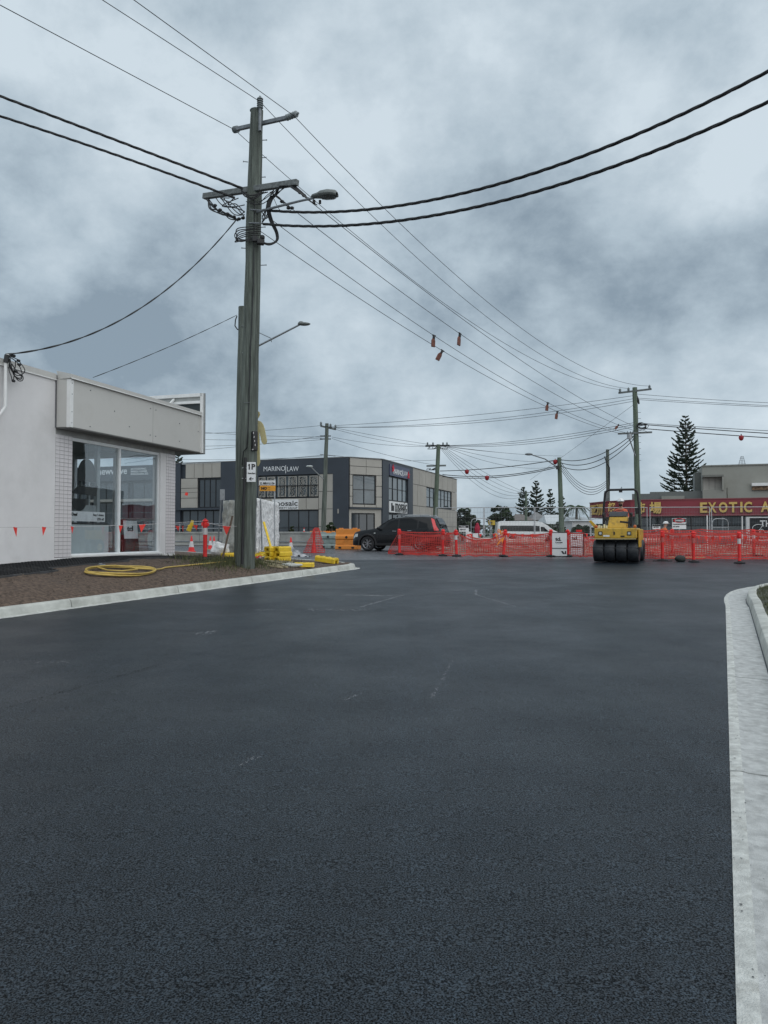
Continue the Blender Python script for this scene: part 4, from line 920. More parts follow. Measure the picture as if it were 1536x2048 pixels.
# ------------------------------------------------------------------ facade tools
class Face:
    def __init__(s, root, O, d, n): s.root = root; s.O = Vector((*O, 0)); s.d = Vector((*d, 0)).normalized(); s.n = Vector((*n, 0)).normalized()
    def u(s, px):
        r = ray(px, 1000); k = r.x/r.y; return (k*s.O.y-s.O.x)/(s.d.x-k*s.d.y)
    def z(s, px, py):
        u = s.u(px); r = ray(px, py); return EYE+r.z/r.y*(s.O.y+u*s.d.y)
    def pt(s, u, z, o=0.): p = s.O+s.d*u+s.n*o; return Vector((p.x, p.y, z))
    def fb(s, mb, u0, u1, z0, z1, o0, o1):
        mb.prism([s.pt(u0, z0, o0), s.pt(u1, z0, o0), s.pt(u1, z1, o0), s.pt(u0, z1, o0)], s.n*(o1-o0)); return mb
    def part(s, name, mat, u0, u1, z0, z1, o0, o1, parent=None, bevel=0, label=None):
        return s.fb(MB(), u0, u1, z0, z1, o0, o1).build(name, mat, parent or s.root, world=True, bevel=bevel, label=label)
    def panels(s, mat, u0, u1, z0, z1, nu, nz, o0=-.02, o1=.10, gap=.02, name='panel'):
        for i in range(nu):
            for j in range(nz):
                a = u0+(u1-u0)*i/nu+gap; c = u0+(u1-u0)*(i+1)/nu-gap; lo = z0+(z1-z0)*j/nz+gap; hi = z0+(z1-z0)*(j+1)/nz-gap
                s.part(name, mat, a, c, lo, hi, o0, o1+random.uniform(-.006, .006))
    def window(s, u0, u1, z0, z1, nu, nz, o=.0, fr=.06, gmat=None, fmat=None, label=None):
        if u0 > u1: u0, u1 = u1, u0
        b = MB(); s.fb(b, u0, u1, z0, z0+fr, o, o+.07); s.fb(b, u0, u1, z1-fr, z1, o, o+.07); s.fb(b, u0, u0+fr, z0+fr, z1-fr, o, o+.07); s.fb(b, u1-fr, u1, z0+fr, z1-fr, o, o+.07)
        for i in range(1, nu): c = u0+(u1-u0)*i/nu; s.fb(b, c-fr*.4, c+fr*.4, z0+fr, z1-fr, o, o+.06)
        for j in range(1, nz): c = z0+(z1-z0)*j/nz; s.fb(b, u0+fr, u1-fr, c-fr*.35, c+fr*.35, o+.002, o+.055)
        w_ = b.build('window', fmat or m_black, s.root, world=True, label=label)
        for i in range(nu):
            for j in range(nz):
                a = u0+(u1-u0)*i/nu; c = u0+(u1-u0)*(i+1)/nu; lo = z0+(z1-z0)*j/nz; hi = z0+(z1-z0)*(j+1)/nz
                s.part('pane', gmat or m_reflglass, a+.01, c-.01, lo+.01, hi-.01, o-.03+random.uniform(-.004, .004), o+.012, parent=w_)
        return w_
ZG = .93; ZT = 7.72
off = thing('office_building', 'two-storey charcoal and beige office building with law firm lettering and tall slatted windows', 'office building', (-2.73, 60, .93))
FA = Face(off, (-2.73, 60), (-.941, .337), (-.337, -.941)); C2 = (-.2, 61.6)
FS = Face(off, (-2.73, 60), (2.53, 1.6), (1.6, -2.53)); FB = Face(off, C2, (.337, .941), (.941, -.337))
b = MB(); core = [FA.pt(0, ZG-.4, -.12), FA.pt(16.2, ZG-.4, -.12), FA.pt(16.2, ZG-.4, -18), FB.pt(24, ZG-.4, -18), FB.pt(24, ZG-.4, -.12), FB.pt(0, ZG-.4, -.12)]
b.prism(core, (0, 0, ZT-ZG+.3)); b.build('core_wall', m_navy, off, world=True)
b = MB(); b.prism([p+Vector((0, 0, ZT-ZG+.305)) for p in core], (0, 0, .05)); b.build('roof', m_roofg, off, world=True)
uA = FA.u
zb = FA.z(570, 950)
FA.part('wall', m_navy, 0, uA(443), zb, ZT, -.1, .14, label='wide charcoal band under the roofline')
FA.part('wall', m_navy, 0, uA(667), ZG-.3, zb, -.1, .14, label='charcoal corner column'); FA.part('wall', m_navy, uA(518), uA(443), ZG-.3, zb, -.1, .14, label='charcoal wall block behind the tall pole')
FA.panels(m_panel, uA(667), uA(638), ZG, zb-.01, 1, 4)
z0, z1 = FA.z(578, 996), FA.z(578, 953)
FA.panels(m_panel, uA(638), uA(518), FA.z(578, 1020), FA.z(578, 996.5), 5, 1)
FA.window(uA(638)+.02, uA(518)-.02, z0+.03, zb-.02, 7, 2, -.1)
for a, c in ((517.7, 531.4), (535.5, 550.6), (557.4, 572.4), (578, 594), (598, 614.8), (620, 636.7)):
    u0, u1 = uA(c), uA(a); b = MB(); f = .05
    for q in ((u0, u1, z0+.1, z0+.1+f), (u0, u1, z1-f, z1), (u0, u0+f, z0+.1+f, z1-f), (u1-f, u1, z0+.1+f, z1-f)): FA.fb(b, *q, .03, .09)
    sp_ = b.build('screen', m_panel, off, world=True); b = MB(); rr = random.Random(3)
    for i in range(9):
        for j in range(24):
            cu, cz = u0+.06+(u1-u0-.12)*(i+.5)/9, z0+.16+(z1-z0-.22)*(j+.5)/24
            if rr.random() < .62: b.prism([FA.pt(cu-.024, cz, .05), FA.pt(cu, cz-.036, .05), FA.pt(cu+.024, cz, .05), FA.pt(cu, cz+.036, .05)], FA.n*.02)
    b.build('cutout_pattern', m_panel, sp_, world=True, kind='stuff')
b = MB(); zz_ = FA.z(578, 972); FA.fb(b, uA(638), uA(518), zz_, zz_+.05, .10, .13)
for k in range(17): u = uA(638)+(uA(518)-uA(638))*k/16; FA.fb(b, u-.012, u+.012, z0, zz_, .10, .12)
b.build('balustrade', m_black, off, world=True)
FA.window(uA(637), uA(518), ZG-.1, FA.z(578, 1021), 6, 2, -.1, gmat=m_darkglass)
FA.part('wall_light', m_panel, uA(679), uA(677), FA.z(678, 1027), FA.z(678, 1018), .14, .2)
sg = FA.part('sign', m_sign, uA(598), uA(546), FA.z(578, 1019), FA.z(578, 999), .10, .14)
def ftext(F_, s_, px0, py_base, size, mat, parent, o, width=None, bold=0., name='lettering'):
    rev = F_.u(px0+1) < F_.u(px0)
    return text(name, s_, size, mat, parent, F_.pt(F_.u(px0), F_.z(px0, py_base), o), F_.d*(-1 if rev else 1), (0, 0, 1), bold=bold, width=width)
ftext(FA, 'mosaic', 549, 1012, .60, m_ink, off, .15, width=abs(uA(549)-uA(596)), bold=.008)
ftext(FA, 'PROPERTY GROUP', 549, 1018.3, .22, m_ink, off, .15, width=abs(uA(549)-uA(596)))
ftext(FA, 'MARINO', 528, 943, .55, m_wlet, off, .16, width=abs(uA(528)-uA(571)), bold=-.002); ftext(FA, 'LAW', 575, 943, .55, m_wlet, off, .16, width=abs(uA(575)-uA(598)), bold=-.002)
FA.part('logo_bar', m_wlet, uA(573.4), uA(572.6), FA.z(573, 947), FA.z(573, 931), .15, .18)
# beige section left of the charcoal block
FA.panels(m_panel, uA(443)+.02, uA(372), FA.z(408, 956), ZT-.02, 4, 1); FA.panels(m_panel, uA(396), uA(363), FA.z(380, 1016), FA.z(380, 957), 1, 3)
FA.window(uA(443)+.05, uA(397), FA.z(420, 1015), FA.z(420, 958), 4, 1, -.1, gmat=m_darkglass)
FA.part('balcony_slab', m_navy, uA(443), uA(352), FA.z(400, 1020), FA.z(400, 1016), 0, .35)
FA.window(uA(443)+.05, uA(364), ZG-.1, FA.z(400, 1021), 5, 1, -.1, gmat=m_darkglass); FA.part('wall', m_navy, uA(362), uA(352), ZG-.3, ZT, -.1, .12)
# splayed corner bay
us = lambda px: FS.u(px); L3 = (Vector((2.53, 1.6))).length
zs0, zs1 = FS.z(728, 1015), FS.z(728, 950); zw = FS.z(728, 1009)
FS.panels(m_panel, .02, L3-.02, zs1, ZT-.01, 2, 2); FS.panels(m_panel, .02, us(704), zs0, zs1, 1, 3); FS.panels(m_panel, us(751), L3-.02, zs0, zs1, 1, 3); FS.panels(m_panel, us(704), us(751), zs0, zw, 2, 1)
FS.window(us(704)+.02, us(751)-.02, zw+.02, zs1-.02, 2, 2, -.03)
FS.part('bay_soffit', m_navy, -.02, L3, zs0-.12, zs0-.01, -.1, .14); FS.part('wall', m_panel, 0, us(703), ZG-.3, zs0-.13, -.1, -.02); FS.part('wall', m_panel, us(750), L3, ZG-.3, zs0-.13, -.1, -.02)
FS.part('wall', m_panel, us(703), us(750), FS.z(726, 1026), zs0-.13, -.1, -.02); FS.window(us(703), us(750), ZG-.1, FS.z(726, 1027), 3, 1, -.08, gmat=m_darkglass, label='glazed entrance under the splayed bay')
# right wing
ub = FB.u
FB.part('wall', m_navy, 0, ub(775), ZG-.3, ZT, -.1, .12); FB.part('wall', m_navy, ub(814), ub(823.5), ZG-.3, ZT, -.1, .12); FB.part('wall', m_navy, ub(775), ub(814), FB.z(795, 955), ZT, -.1, .12)
FB.window(ub(775)+.03, ub(814)-.03, FB.z(795, 1003), FB.z(795, 956), 4, 2, -.04)
lw_ = FB.part('sign', M('navy_sign', (.05, .06, .12), .4), ub(776), ub(816), FB.z(796, 955), FB.z(796, 933), .12, .17)
ftext(FB, 'MARINO', 782, 947.5, .62, m_wlet, off, .19, width=abs(ub(800)-ub(782)), bold=.01); ftext(FB, 'LAW', 802, 951.5, .62, m_wlet, off, .19, width=abs(ub(811)-ub(802)))
FB.part('logo_bar', m_wlet, ub(801), ub(801.5), FB.z(801, 953), FB.z(801, 940), .17, .19)
for px, py in ((782, 937), (813, 951)):
    b = MB(); c = FB.pt(ub(px), FB.z(px, py), .18); pts = []
    for k in range(10): a = math.pi/2+k*math.pi/5; r_ = .36 if k % 2 == 0 else .16; pts.append(c+FB.d*r_*math.cos(a)+Vector((0, 0, r_*math.sin(a))))
    b.prism(pts, FB.n*.04); b.build('red_star', M('sign_red', (.6, .02, .04)), lw_, world=True)
FB.part('sign', m_sign, ub(775), ub(811), FB.z(793, 1026), FB.z(793, 1004), .12, .17)
ftext(FB, 'mosaic', 786, 1018.5, 1.05, m_ink, off, .185, width=abs(ub(809.5)-ub(786)), bold=.02); ftext(FB, 'PROPERTY GROUP', 786, 1024.5, .34, m_ink, off, .185, width=abs(ub(809.5)-ub(786)))
b = MB(); FB.fb(b, ub(778.5), ub(781), FB.z(780, 1022), FB.z(780, 1006), .17, .19); FB.fb(b, ub(781.5), ub(784), FB.z(783, 1022), FB.z(783, 1011), .17, .19); b.build('logo_mark', m_ink, off, world=True)
FB.window(ub(775)+.03, ub(814)-.03, ZG-.1, FB.z(795, 1029), 4, 1, -.04, gmat=m_darkglass)
uw0, uw1 = ub(851), ub(902); zt_, zbm = FB.z(876, 978.5), FB.z(876, 1017)
FB.panels(m_panel, ub(823.5)+.02, 24, zt_, ZT, 8, 1); FB.panels(m_panel, ub(823.5)+.02, uw0, zbm, zt_, 3, 1); FB.panels(m_panel, uw1, 24, zbm, zt_, 1, 1); FB.panels(m_panel, ub(823.5)+.02, 24, ZG-.2, zbm, 8, 2)
FB.window(uw0+.03, uw1-.03, zbm+.03, zt_-.03, 7, 2, -.02)
for Fc, u1_ in ((FA, uA(352)), (FS, L3), (FB, 24)): Fc.part('parapet_cap', M('cap_metal', (.2, .2, .2), .5), .0, u1_, ZT, ZT+.05, -.15, .16)
# neighbouring dark shopfront seen through the corner shop's glass
nb = thing('shopfront_building', 'dark shopfront building with newwave lettering seen through the corner shop glass', 'building', FA.pt(22, .93, 0))
FN = Face(nb, (-2.73, 60), (-.941, .337), (-.337, -.941)); un = FN.u
b = MB(); b.prism([FN.pt(16.3, .5, -.2), FN.pt(46, .5, -.2), FN.pt(46, .5, -9), FN.pt(16.3, .5, -9)], (0, 0, 7.0)); b.build('wall', m_navy, nb, world=True)
FN.part('fascia', m_navy, 16.3, 46, FN.z(230, 962), FN.z(230, 933), -.2, .2)
ftext(FN, 'newwave', 198, 950, .85, m_wlet, nb, .22, width=abs(un(198)-un(256)), bold=.012)
for k, s_ in enumerate(('ACCOUNTING', 'FINANCIAL PLANNING', 'INSURANCES')): ftext(FN, s_, 264, 940.5+k*5, .24, m_wlet, nb, .22, width=1.6+.1*k, bold=.004)
for k in range(7): FN.window(16.8+k*4, 20.4+k*4, 1.2, FN.z(230, 966), 3, 1, -.1, gmat=m_darkglass)
FN.part('awning', m_panel, 16.3, 46, FN.z(230, 1005), FN.z(230, 1000), .0, 1.2)
# ------------------------------------------------------------------ supermarket
sm = thing('supermarket', 'long supermarket with a dark red fascia and gold lettering', 'supermarket', (22, 60, .95))
pts = [Vector((18.1, 67.6)), Vector((18.6, 64.6)), Vector((19.86, 61.9)), Vector((28.96, 58.2)), Vector((52, 48.8))]
zt_, zb_ = 4.47, 3.13
def offs(pl, o):
    out_ = []
    for i, p in enumerate(pl):
        a = pl[max(0, i-1)]; c = pl[min(len(pl)-1, i+1)]; d = (c-a).normalized(); out_.append(p+Vector((d.y, -d.x))*o)
    return out_
f0 = offs(pts, 0.0); f1 = offs(pts, -.3)
b = MB()
for i in range(4):
    a, c, d_, e_ = f0[i], f0[i+1], f1[i+1], f1[i]
    b.prism([Vector((*a, zb_)), Vector((*c, zb_)), Vector((*d_, zb_)), Vector((*e_, zb_))], (0, 0, zt_-zb_))
b.build('fascia', m_redp, sm, world=True)
b = MB(); f2 = offs(pts, .02); f3 = offs(pts, .06)
for i in range(4): b.prism([Vector((*f2[i], zb_+.02)), Vector((*f2[i+1], zb_+.02)), Vector((*f3[i+1], zb_+.02)), Vector((*f3[i], zb_+.02))], (0, 0, .09)); b.prism([Vector((*f2[i], zt_-.04)), Vector((*f2[i+1], zt_-.04)), Vector((*f3[i+1], zt_-.04)), Vector((*f3[i], zt_-.04))], (0, 0, .06))
b.build('fascia_trim', M('faded_red_trim', (.30, .09, .1), .6), sm, world=True)
F1 = Face(sm, (18.6, 64.6), (19.86-18.6, 61.9-64.6), (-2.7, -1.26)); F2 = Face(sm, (19.86, 61.9), (9.1, -3.7), (-3.7, -9.1)); F0 = Face(sm, (18.1, 67.6), (.5, -3), (-3, -.5))
def gtext(F_, s_, px0, px1, size, bold=.03, zo=0.):
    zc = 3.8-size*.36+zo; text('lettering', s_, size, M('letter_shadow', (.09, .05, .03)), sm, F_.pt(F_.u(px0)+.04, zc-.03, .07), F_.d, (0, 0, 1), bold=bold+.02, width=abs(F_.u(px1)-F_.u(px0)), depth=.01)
    text('lettering', s_, size, m_gold, sm, F_.pt(F_.u(px0), zc, .12), F_.d, (0, 0, 1), bold=bold, width=abs(F_.u(px1)-F_.u(px0)), depth=.02)
gtext(F0, '\u4e9a\u6d32', 1182.5, 1207, .95); 
gtext(F2, '\u8d85', 1216, 1231.5, .95); gtext(F2, '\u5e02', 1275, 1290, .95); gtext(F2, '\u5834', 1299, 1323.5, .95)
for s_, a, c in (('E', 1398.5, 1413), ('X', 1417, 1434), ('O', 1437, 1454.5), ('T', 1458, 1474.5), ('I', 1479, 1483.5), ('C', 1487, 1503.5), ('A', 1522, 1541)): gtext(F2, s_, a, c, 1.08, .035)
body = offs(pts, -1.3); b = MB()
b.prism([Vector((*p, .6)) for p in body]+[Vector((60, 75, .6)), Vector((27, 80, .6))], (0, 0, 3.2)); b.build('wall', m_shut, sm, world=True)
b = MB(); b.prism([Vector((*p, 3.14)) for p in offs(pts, -.31)]+[Vector((60, 75, 3.14)), Vector((27, 80, 3.14))], (0, 0, .9)); b.build('canopy', M('canopy_soffit', (.1, .1, .1)), sm, world=True)
FR = Face(sm, tuple(body[2]), (9.1, -3.7), (-3.7, -9.1))
FR.window(.3, 26, 2.35, 3.08, 26, 1, .02, gmat=m_darkglass)
for i in range(17):
    z = .95+i*.083
    FR.part('shutter_slat', m_shut, .3, 26, z, z+.072, .02, .05+.02*(i % 2))
for k in range(9): FR.part('column', m_galvd, .3+k*3.1, .42+k*3.1, .9, 3.1, .9, 1.0)
F00 = Face(sm, tuple(body[0]), tuple(body[2]-body[0]), (-3, -1)); F00.part('yellow_panel', M('mustard_panel', (.35, .22, .05)), .6, 3.2, 1.0, 2.6, .02, .08)
up = thing('upper_building', 'beige upper storey block with a recessed box and rusty vent rising behind the red fascia', 'building', (27, 64, 4)); 
FU = Face(up, (20.6, 63.5), (9.1, -3.1), (-3.1, -9.1)); u_ = FU.u
ztop = FU.z(1470, 927); 
def blk(nm, mat, px0, px1, y0, y1, o0, o1, label=None):
    pm_ = (px0+px1)/2; return FU.part(nm, mat, u_(px0), u_(px1), FU.z(pm_, y1), FU.z(pm_, y0), o0, o1, label=label)
blk('wall', m_beige2, 1405, 1760, 927, 1003, -6, 0); blk('wall', m_beige2, 1455, 1770, 972, 1003, -1, .12); blk('parapet_cap', M('cap_beige', (.22, .22, .2)), 1404, 1760, 926, 928.5, -.2, .08)
blk('box_hood', M('hood_grey', (.17, .17, .155)), 1405, 1446, 951, 955, 0, .8); blk('box_side', m_beige2, 1443, 1446, 955, 981, 0, .8); blk('box_back', m_panel, 1407, 1443, 955, 980, .02, .06)
for p_ in (1418, 1430): blk('panel_joint', m_grout, p_, p_+.6, 956, 979, .06, .075)
blk('wall', m_beige2, 1405, 1452, 980, 1003, 0, .5, 'lower beige block')
v_ = blk('vent', m_trim, 1503, 1560, 966, 972, .12, .4); blk('vent_grille', M('rusty_vent', (.20, .13, .08), .9, var=.8, scale=4), 1504, 1560, 972, 980, .12, .3)
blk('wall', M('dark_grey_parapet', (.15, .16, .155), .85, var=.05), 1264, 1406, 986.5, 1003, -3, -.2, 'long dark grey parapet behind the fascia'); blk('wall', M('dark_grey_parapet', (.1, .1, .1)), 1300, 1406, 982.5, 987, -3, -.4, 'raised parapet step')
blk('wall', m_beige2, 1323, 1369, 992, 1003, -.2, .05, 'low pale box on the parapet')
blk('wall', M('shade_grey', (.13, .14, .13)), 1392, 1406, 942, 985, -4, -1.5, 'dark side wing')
an = thing('antenna', 'small lattice antenna on top of the beige upper storey', 'antenna', FU.pt(u_(1491), ztop, -2))
b = MB(); c = FU.pt(u_(1491), ztop, -2)
for dx_ in (-.28, 0, .28): b.cyl(c+Vector((dx_, 0, 0)), c+Vector((dx_*.3+random.uniform(-.05, .05), 0, .75)), .02, n=4)
for k in range(5): b.cyl(c+Vector((-.3+.04*k, 0, .12+.14*k)), c+Vector((.3-.04*k, 0, .15+.14*k)), .014, n=4)
b.build('lattice', m_galvd, an, world=True)
# ------------------------------------------------------------------ distant houses
def house(label, px0, px1, yr, ye, Y, wallm, roofm, depth=8, hip=1.5):
    a, c = P(px0, 1070, Y), P(px1, 1070, Y); ze, zr = P(px0, ye, Y).z, P(px0, yr, Y).z
    h = thing('house', label, 'house', ((a.x+c.x)/2, Y, .9)); b = MB(); b.bb(a.x+.3, c.x-.3, Y, Y+depth, .6, ze); b.build('wall', wallm, h, world=True)
    b = MB(); x0, x1 = a.x, c.x; b.add([(x0, Y-.4, ze), (x1, Y-.4, ze), (x1, Y+depth, ze), (x0, Y+depth, ze), (x0+hip, Y+depth/2, zr), (x1-hip, Y+depth/2, zr)], [(0, 1, 5, 4), (2, 3, 4, 5), (0, 4, 3), (1, 2, 5), (0, 3, 2, 1)])
    b.build('roof', roofm, h, world=True)
    for k in range(2): xm = x0+(x1-x0)*(.3+.4*k); piece('window', m_darkglass, h, world=True, bb=[(xm-.5, xm+.5, Y-.06, Y-.01, 1.5, min(ze-.3, 2.7))])
    return h
m_tileroof = M('brown_tile_roof', (.16, .14, .13), .9, var=.2); m_wroof = M('white_metal_roof', (.55, .58, .6), .5, var=.06)
house('house with a grey-brown hipped roof left of the pine trees base', 1022, 1072, 1027, 1041, 125, m_beige2, m_tileroof)
house('house with a dark grey roof behind the leaning lamp pole', 1062, 1100, 1023, 1040, 135, m_panel, m_roofg)
house('white-roofed house right of the leaning lamp pole', 1092, 1150, 1028, 1048, 105, m_white, m_wroof, hip=.6)
house('small white house beside the palm tree', 1140, 1186, 1033, 1042, 98, m_white, m_wroof, hip=.3)
# ------------------------------------------------------------------ trees
def pine(label, px, ytop, Y, halfw_px, z0f=.3, dens=1.0, nw=24, seed=1, fr=1.0):
    rn = random.Random(seed); bx_ = P(px, 1070, Y); z0 = .9; zt = P(px, ytop, Y).z; H = zt-z0; HW = halfw_px/F*Y
    o = thing('pine_tree', label, 'tree', (bx_.x, Y, z0)); b = MB(); b.tube([(0, 0, 0), (.05, 0, H*.5), (0, 0, H)], [H*.014, H*.009, .02], 7); b.build('trunk', m_bark, o, smooth=60)
    b = MB(); bark = MB()
    for w_ in range(nw):
        k = w_/(nw-1); z = H*(z0f+(1-z0f)*(1-(1-k)**1.0)*.985)
        Lb = HW*(max(0, 1-k))**.72*(1 if k > .08 else .85)+.22
        nb_ = 6 if k < .85 else 5; a0 = rn.uniform(0, 6)
        for q in range(nb_):
            a = a0+q*2*math.pi/nb_+rn.uniform(-.3, .3); l = Lb*rn.uniform(.66, 1.15); rise = .16+.30*k+rn.uniform(-.07, .07); z = H*(z0f+(1-z0f)*k*.985)+rn.uniform(-.5, .5)*H*(1-z0f)/nw*(.5 if fr < 1.2 else 1.2)*(k < .97)
            def bp_(t): return Vector((math.cos(a)*l*t, math.sin(a)*l*t, z+l*(rise*t*t*1.1-.06*math.sin(t*3)) ))
            bark.tube([bp_(t) for t in (0, .5, 1)], [.05, .035, .015], 4, cap=False)
            nf = max(5, int(l*6*dens))
            for i in range(nf):
                t = .16+.84*(i+rn.random())/nf; p = bp_(t); side = rn.choice((-1, 1)); fl = (.20+.42*min(l, 3)/3*math.sin(math.pi*min(1, t*.9)))*rn.uniform(.7, 1.15)
                d1 = Vector((math.cos(a)*.75-side*math.sin(a)*.6, math.sin(a)*.75+side*math.cos(a)*.6, .22+rn.uniform(-.1, .2))).normalized()
                r_ = .068*fr*rn.uniform(.8, 1.3); b.tube([p, p+d1*fl*.55, p+d1*fl+Vector((0, 0, fl*.28))], [r_*.8, r_, r_*.35], 4)
            b.tube([bp_(.55), bp_(.8), bp_(1), bp_(1.06)], [.05, .065, .06, .02], 4)
    bark.build('branch_work', m_bark, o, kind='stuff'); b.build('crown', m_foil, o); return o
pine('tall Norfolk pine with tiered upswept branches rising behind the supermarket', 1373.5, 832, 96, 50, .25, 1.25, 27, 4, 1.0)
pine('broad pine left of the tallest one in the distant row', 1047, 975, 150, 20, .1, 1.3, 15, 5, 2.0); pine('tallest pine of the distant row', 1073, 962, 150, 24, .1, 1.3, 17, 6, 2.0)
pine('narrow pine right of the tallest in the distant row', 1101, 979, 150, 15, .1, 1.3, 14, 7, 2.0); pine('pine partly hidden by the leaning lamp pole', 1124, 994, 155, 16, .1, 1.3, 13, 8, 2.0)
pine('dark pine tip showing just right of the shop corner', 356, 904, 120, 26, .2, 1.3, 18, 9, 1.6)
def leafy(label, px, ytop, Y, hw_px, mat, n=2200, seed=1, leaf=.22, name='tree', zb=.0):
    rn = random.Random(seed); c = P(px, 1070, Y); zt = P(px, ytop, Y).z; H = zt-.9; HW = hw_px/F*Y
    o = thing(name, label, 'tree' if name == 'tree' else name, (c.x, Y, .9)); b = MB(); b.tube([(0, 0, 0), (.1, 0, H*.3), (0, 0, H*.6)], [.22, .17, .08], 7)
    for q in range(4): a = q*1.6+.4; b.tube([(0, 0, H*.28), (HW*.3*math.cos(a), HW*.3*math.sin(a), H*.55), (HW*.5*math.cos(a), HW*.5*math.sin(a), H*.72)], [.1, .07, .03], 5)
    b.build('trunk', m_bark, o); b = MB()
    cl = []
    for _ in range(26):
        a = rn.uniform(0, 6.28); rr_ = HW*math.sqrt(rn.random())*.78; zc = H*(.32+.55*rn.random()*(1-(rr_/HW)**2*.6)); cl.append((rr_*math.cos(a), rr_*math.sin(a), zc, HW*rn.uniform(.2, .36)))
    for _ in range(int(n*1.8)):
        cx, cy, cz, r_ = rn.choice(cl); v = Vector((rn.gauss(0, 1), rn.gauss(0, 1), rn.gauss(0, 1))).normalized()*r_*rn.uniform(.65, 1.05); v.z *= .8
        p = Vector((cx, cy, max(zb*H, cz+v.z)))+Vector((v.x, v.y, 0)); s_ = leaf*rn.uniform(.5, 1.1); q = Matrix.Rotation(rn.uniform(0, 6.28), 3, 'Z') @ Matrix.Rotation(rn.uniform(-1, 1), 3, 'X')
        b.add([p+q @ Vector(w_)*s_ for w_ in ((-.5, -.3, 0), (.5, -.3, .05), (.35, .4, -.05), (-.3, .45, .08))], [(0, 1, 2, 3)])
    b.build('crown', mat, o); return o
leafy('bushy green tree just right of the office building', 925, 1005, 95, 24, m_leaf, 2600, 2); leafy('lower tree at the right of the bushy one, behind the temporary fence', 948, 1022, 92, 16, m_leaf2, 1300, 3)
leafy('dense dark round tree left of the distant pines', 1000, 1004, 90, 27, m_leaf, 3200, 4); leafy('smaller dark tree between the round tree and the houses', 1024, 1030, 88, 17, m_leaf, 1300, 5)
leafy('green shrub in front of the office window', 583, 1045, 55, 6, m_leaf2, 500, 6, .12, 'shrub'); leafy('shrub at the foot of the office pole', 662, 1036, 56, 12, m_leaf, 700, 7, .14, 'shrub')
leafy('dark bush behind the van', 1110, 1040, 97, 26, m_leaf, 1500, 8, .25, 'shrub'); leafy('low dark bush left of the supermarket', 1160, 1045, 90, 24, m_leaf, 1500, 9, .25, 'shrub')
pal = thing('palm_tree', 'small palm with drooping fronds right of the leaning lamp pole', 'tree', (P(1152, 1070, 100).x, 100, .9))
b = MB(); H_ = P(1152, 1015, 100).z-.9; b.tube([(0, 0, 0), (.1, 0, H_)], [.22, .14], 7); b.build('trunk', m_bark, pal)
for q in range(13):
    a = q*2.4; b = MB(); l = 1.9*random.uniform(.8, 1.1); up_ = random.uniform(.2, 1.1)
    fp_ = lambda t: Vector((math.cos(a)*l*t, math.sin(a)*l*t, H_+up_*t*1.6-2.1*t*t))
    b.tube([fp_(t/5) for t in range(6)], .03, 4)
    for i in range(22):
        t = .1+.9*i/22; p = fp_(t)
        for s_ in (-1, 1): d = Vector((-math.sin(a)*s_*.4+math.cos(a)*.15, math.cos(a)*s_*.4+math.sin(a)*.15, -.28)); e_ = Vector((math.cos(a), math.sin(a), 0))*.04; b.add([p-e_, p+e_, p+d], [(0, 1, 2)])
    b.build('frond', m_leaf, pal)
b = MB()
for _ in range(9000):
    x = random.uniform(-130, 150); Y = 170+random.uniform(0, 12); h = 3.4+1.8*noise.noise((x*.05, 3, 0))+1.0*noise.noise((x*.25, 1, 0)); p = Vector((x, Y, .6+h*random.random()**.7)); s_ = .7
    q = Matrix.Rotation(random.uniform(0, 6.28), 3, 'Z') @ Matrix.Rotation(random.uniform(-1.2, 1.2), 3, 'X'); b.add([p+q @ Vector(w_)*s_ for w_ in ((-.6, -.4, 0), (.6, -.4, 0), (.5, .5, .1), (-.4, .5, -.1))], [(0, 1, 2, 3)])
setp(b.build('tree_line', m_leaf), 'low dark distant tree line along the horizon', 'trees', kind='stuff')
# ------------------------------------------------------------------ placing on the verge
def Gv(px, py):
    d = ray(px, py); Y = 9.
    while Y < 45:
        x = d.x/d.y*Y
        if EYE+d.z/d.y*Y < verge_z(x, Y): break
        Y += .02
    return Vector((x, Y, verge_z(x, Y)))
# ------------------------------------------------------------------ bollards
bol = thing('bollard', 'x', 'bollard', (0, 0, 0)); b = MB(); b.lathe([(.001, 0), (.2, 0), (.205, .03), (.17, .055), (.07, .065), (.06, .09)], 8); b.build('base', m_rubber, bol, smooth=30)
b = MB(); b.lathe([(.056, .06), (.056, .66), (.060, .68), (.060, .9), (.075, .93), (.078, 1.02), (.05, 1.06)], 12); b.build('post', m_orange, bol, smooth=35)
b = MB(); b.lathe([(.0625, .70), (.0625, .885)], 12); b.build('reflective_band', m_refl, bol, smooth=35)
b = MB(); b.lathe([(.05, 1.04), (.085, 1.06), (.085, 1.09), (.04, 1.12), (.001, 1.13)], 12); b.box((0, 0, 1.12), (.04, .13, .05)); b.box((.08, 0, .99), (.05, .05, .1)); b.box((-.08, 0, .99), (.05, .05, .1)); b.build('cap', m_orange, bol, smooth=35, bevel=.006)
bol2 = copytree(bol)
for ch in bol2.children:
    if ch.name.startswith('reflective_band'): ch.data = ch.data.copy(); ch.data.materials[0] = M('worn_pink_band', (.55, .12, .11), .5, var=.3, scale=12)
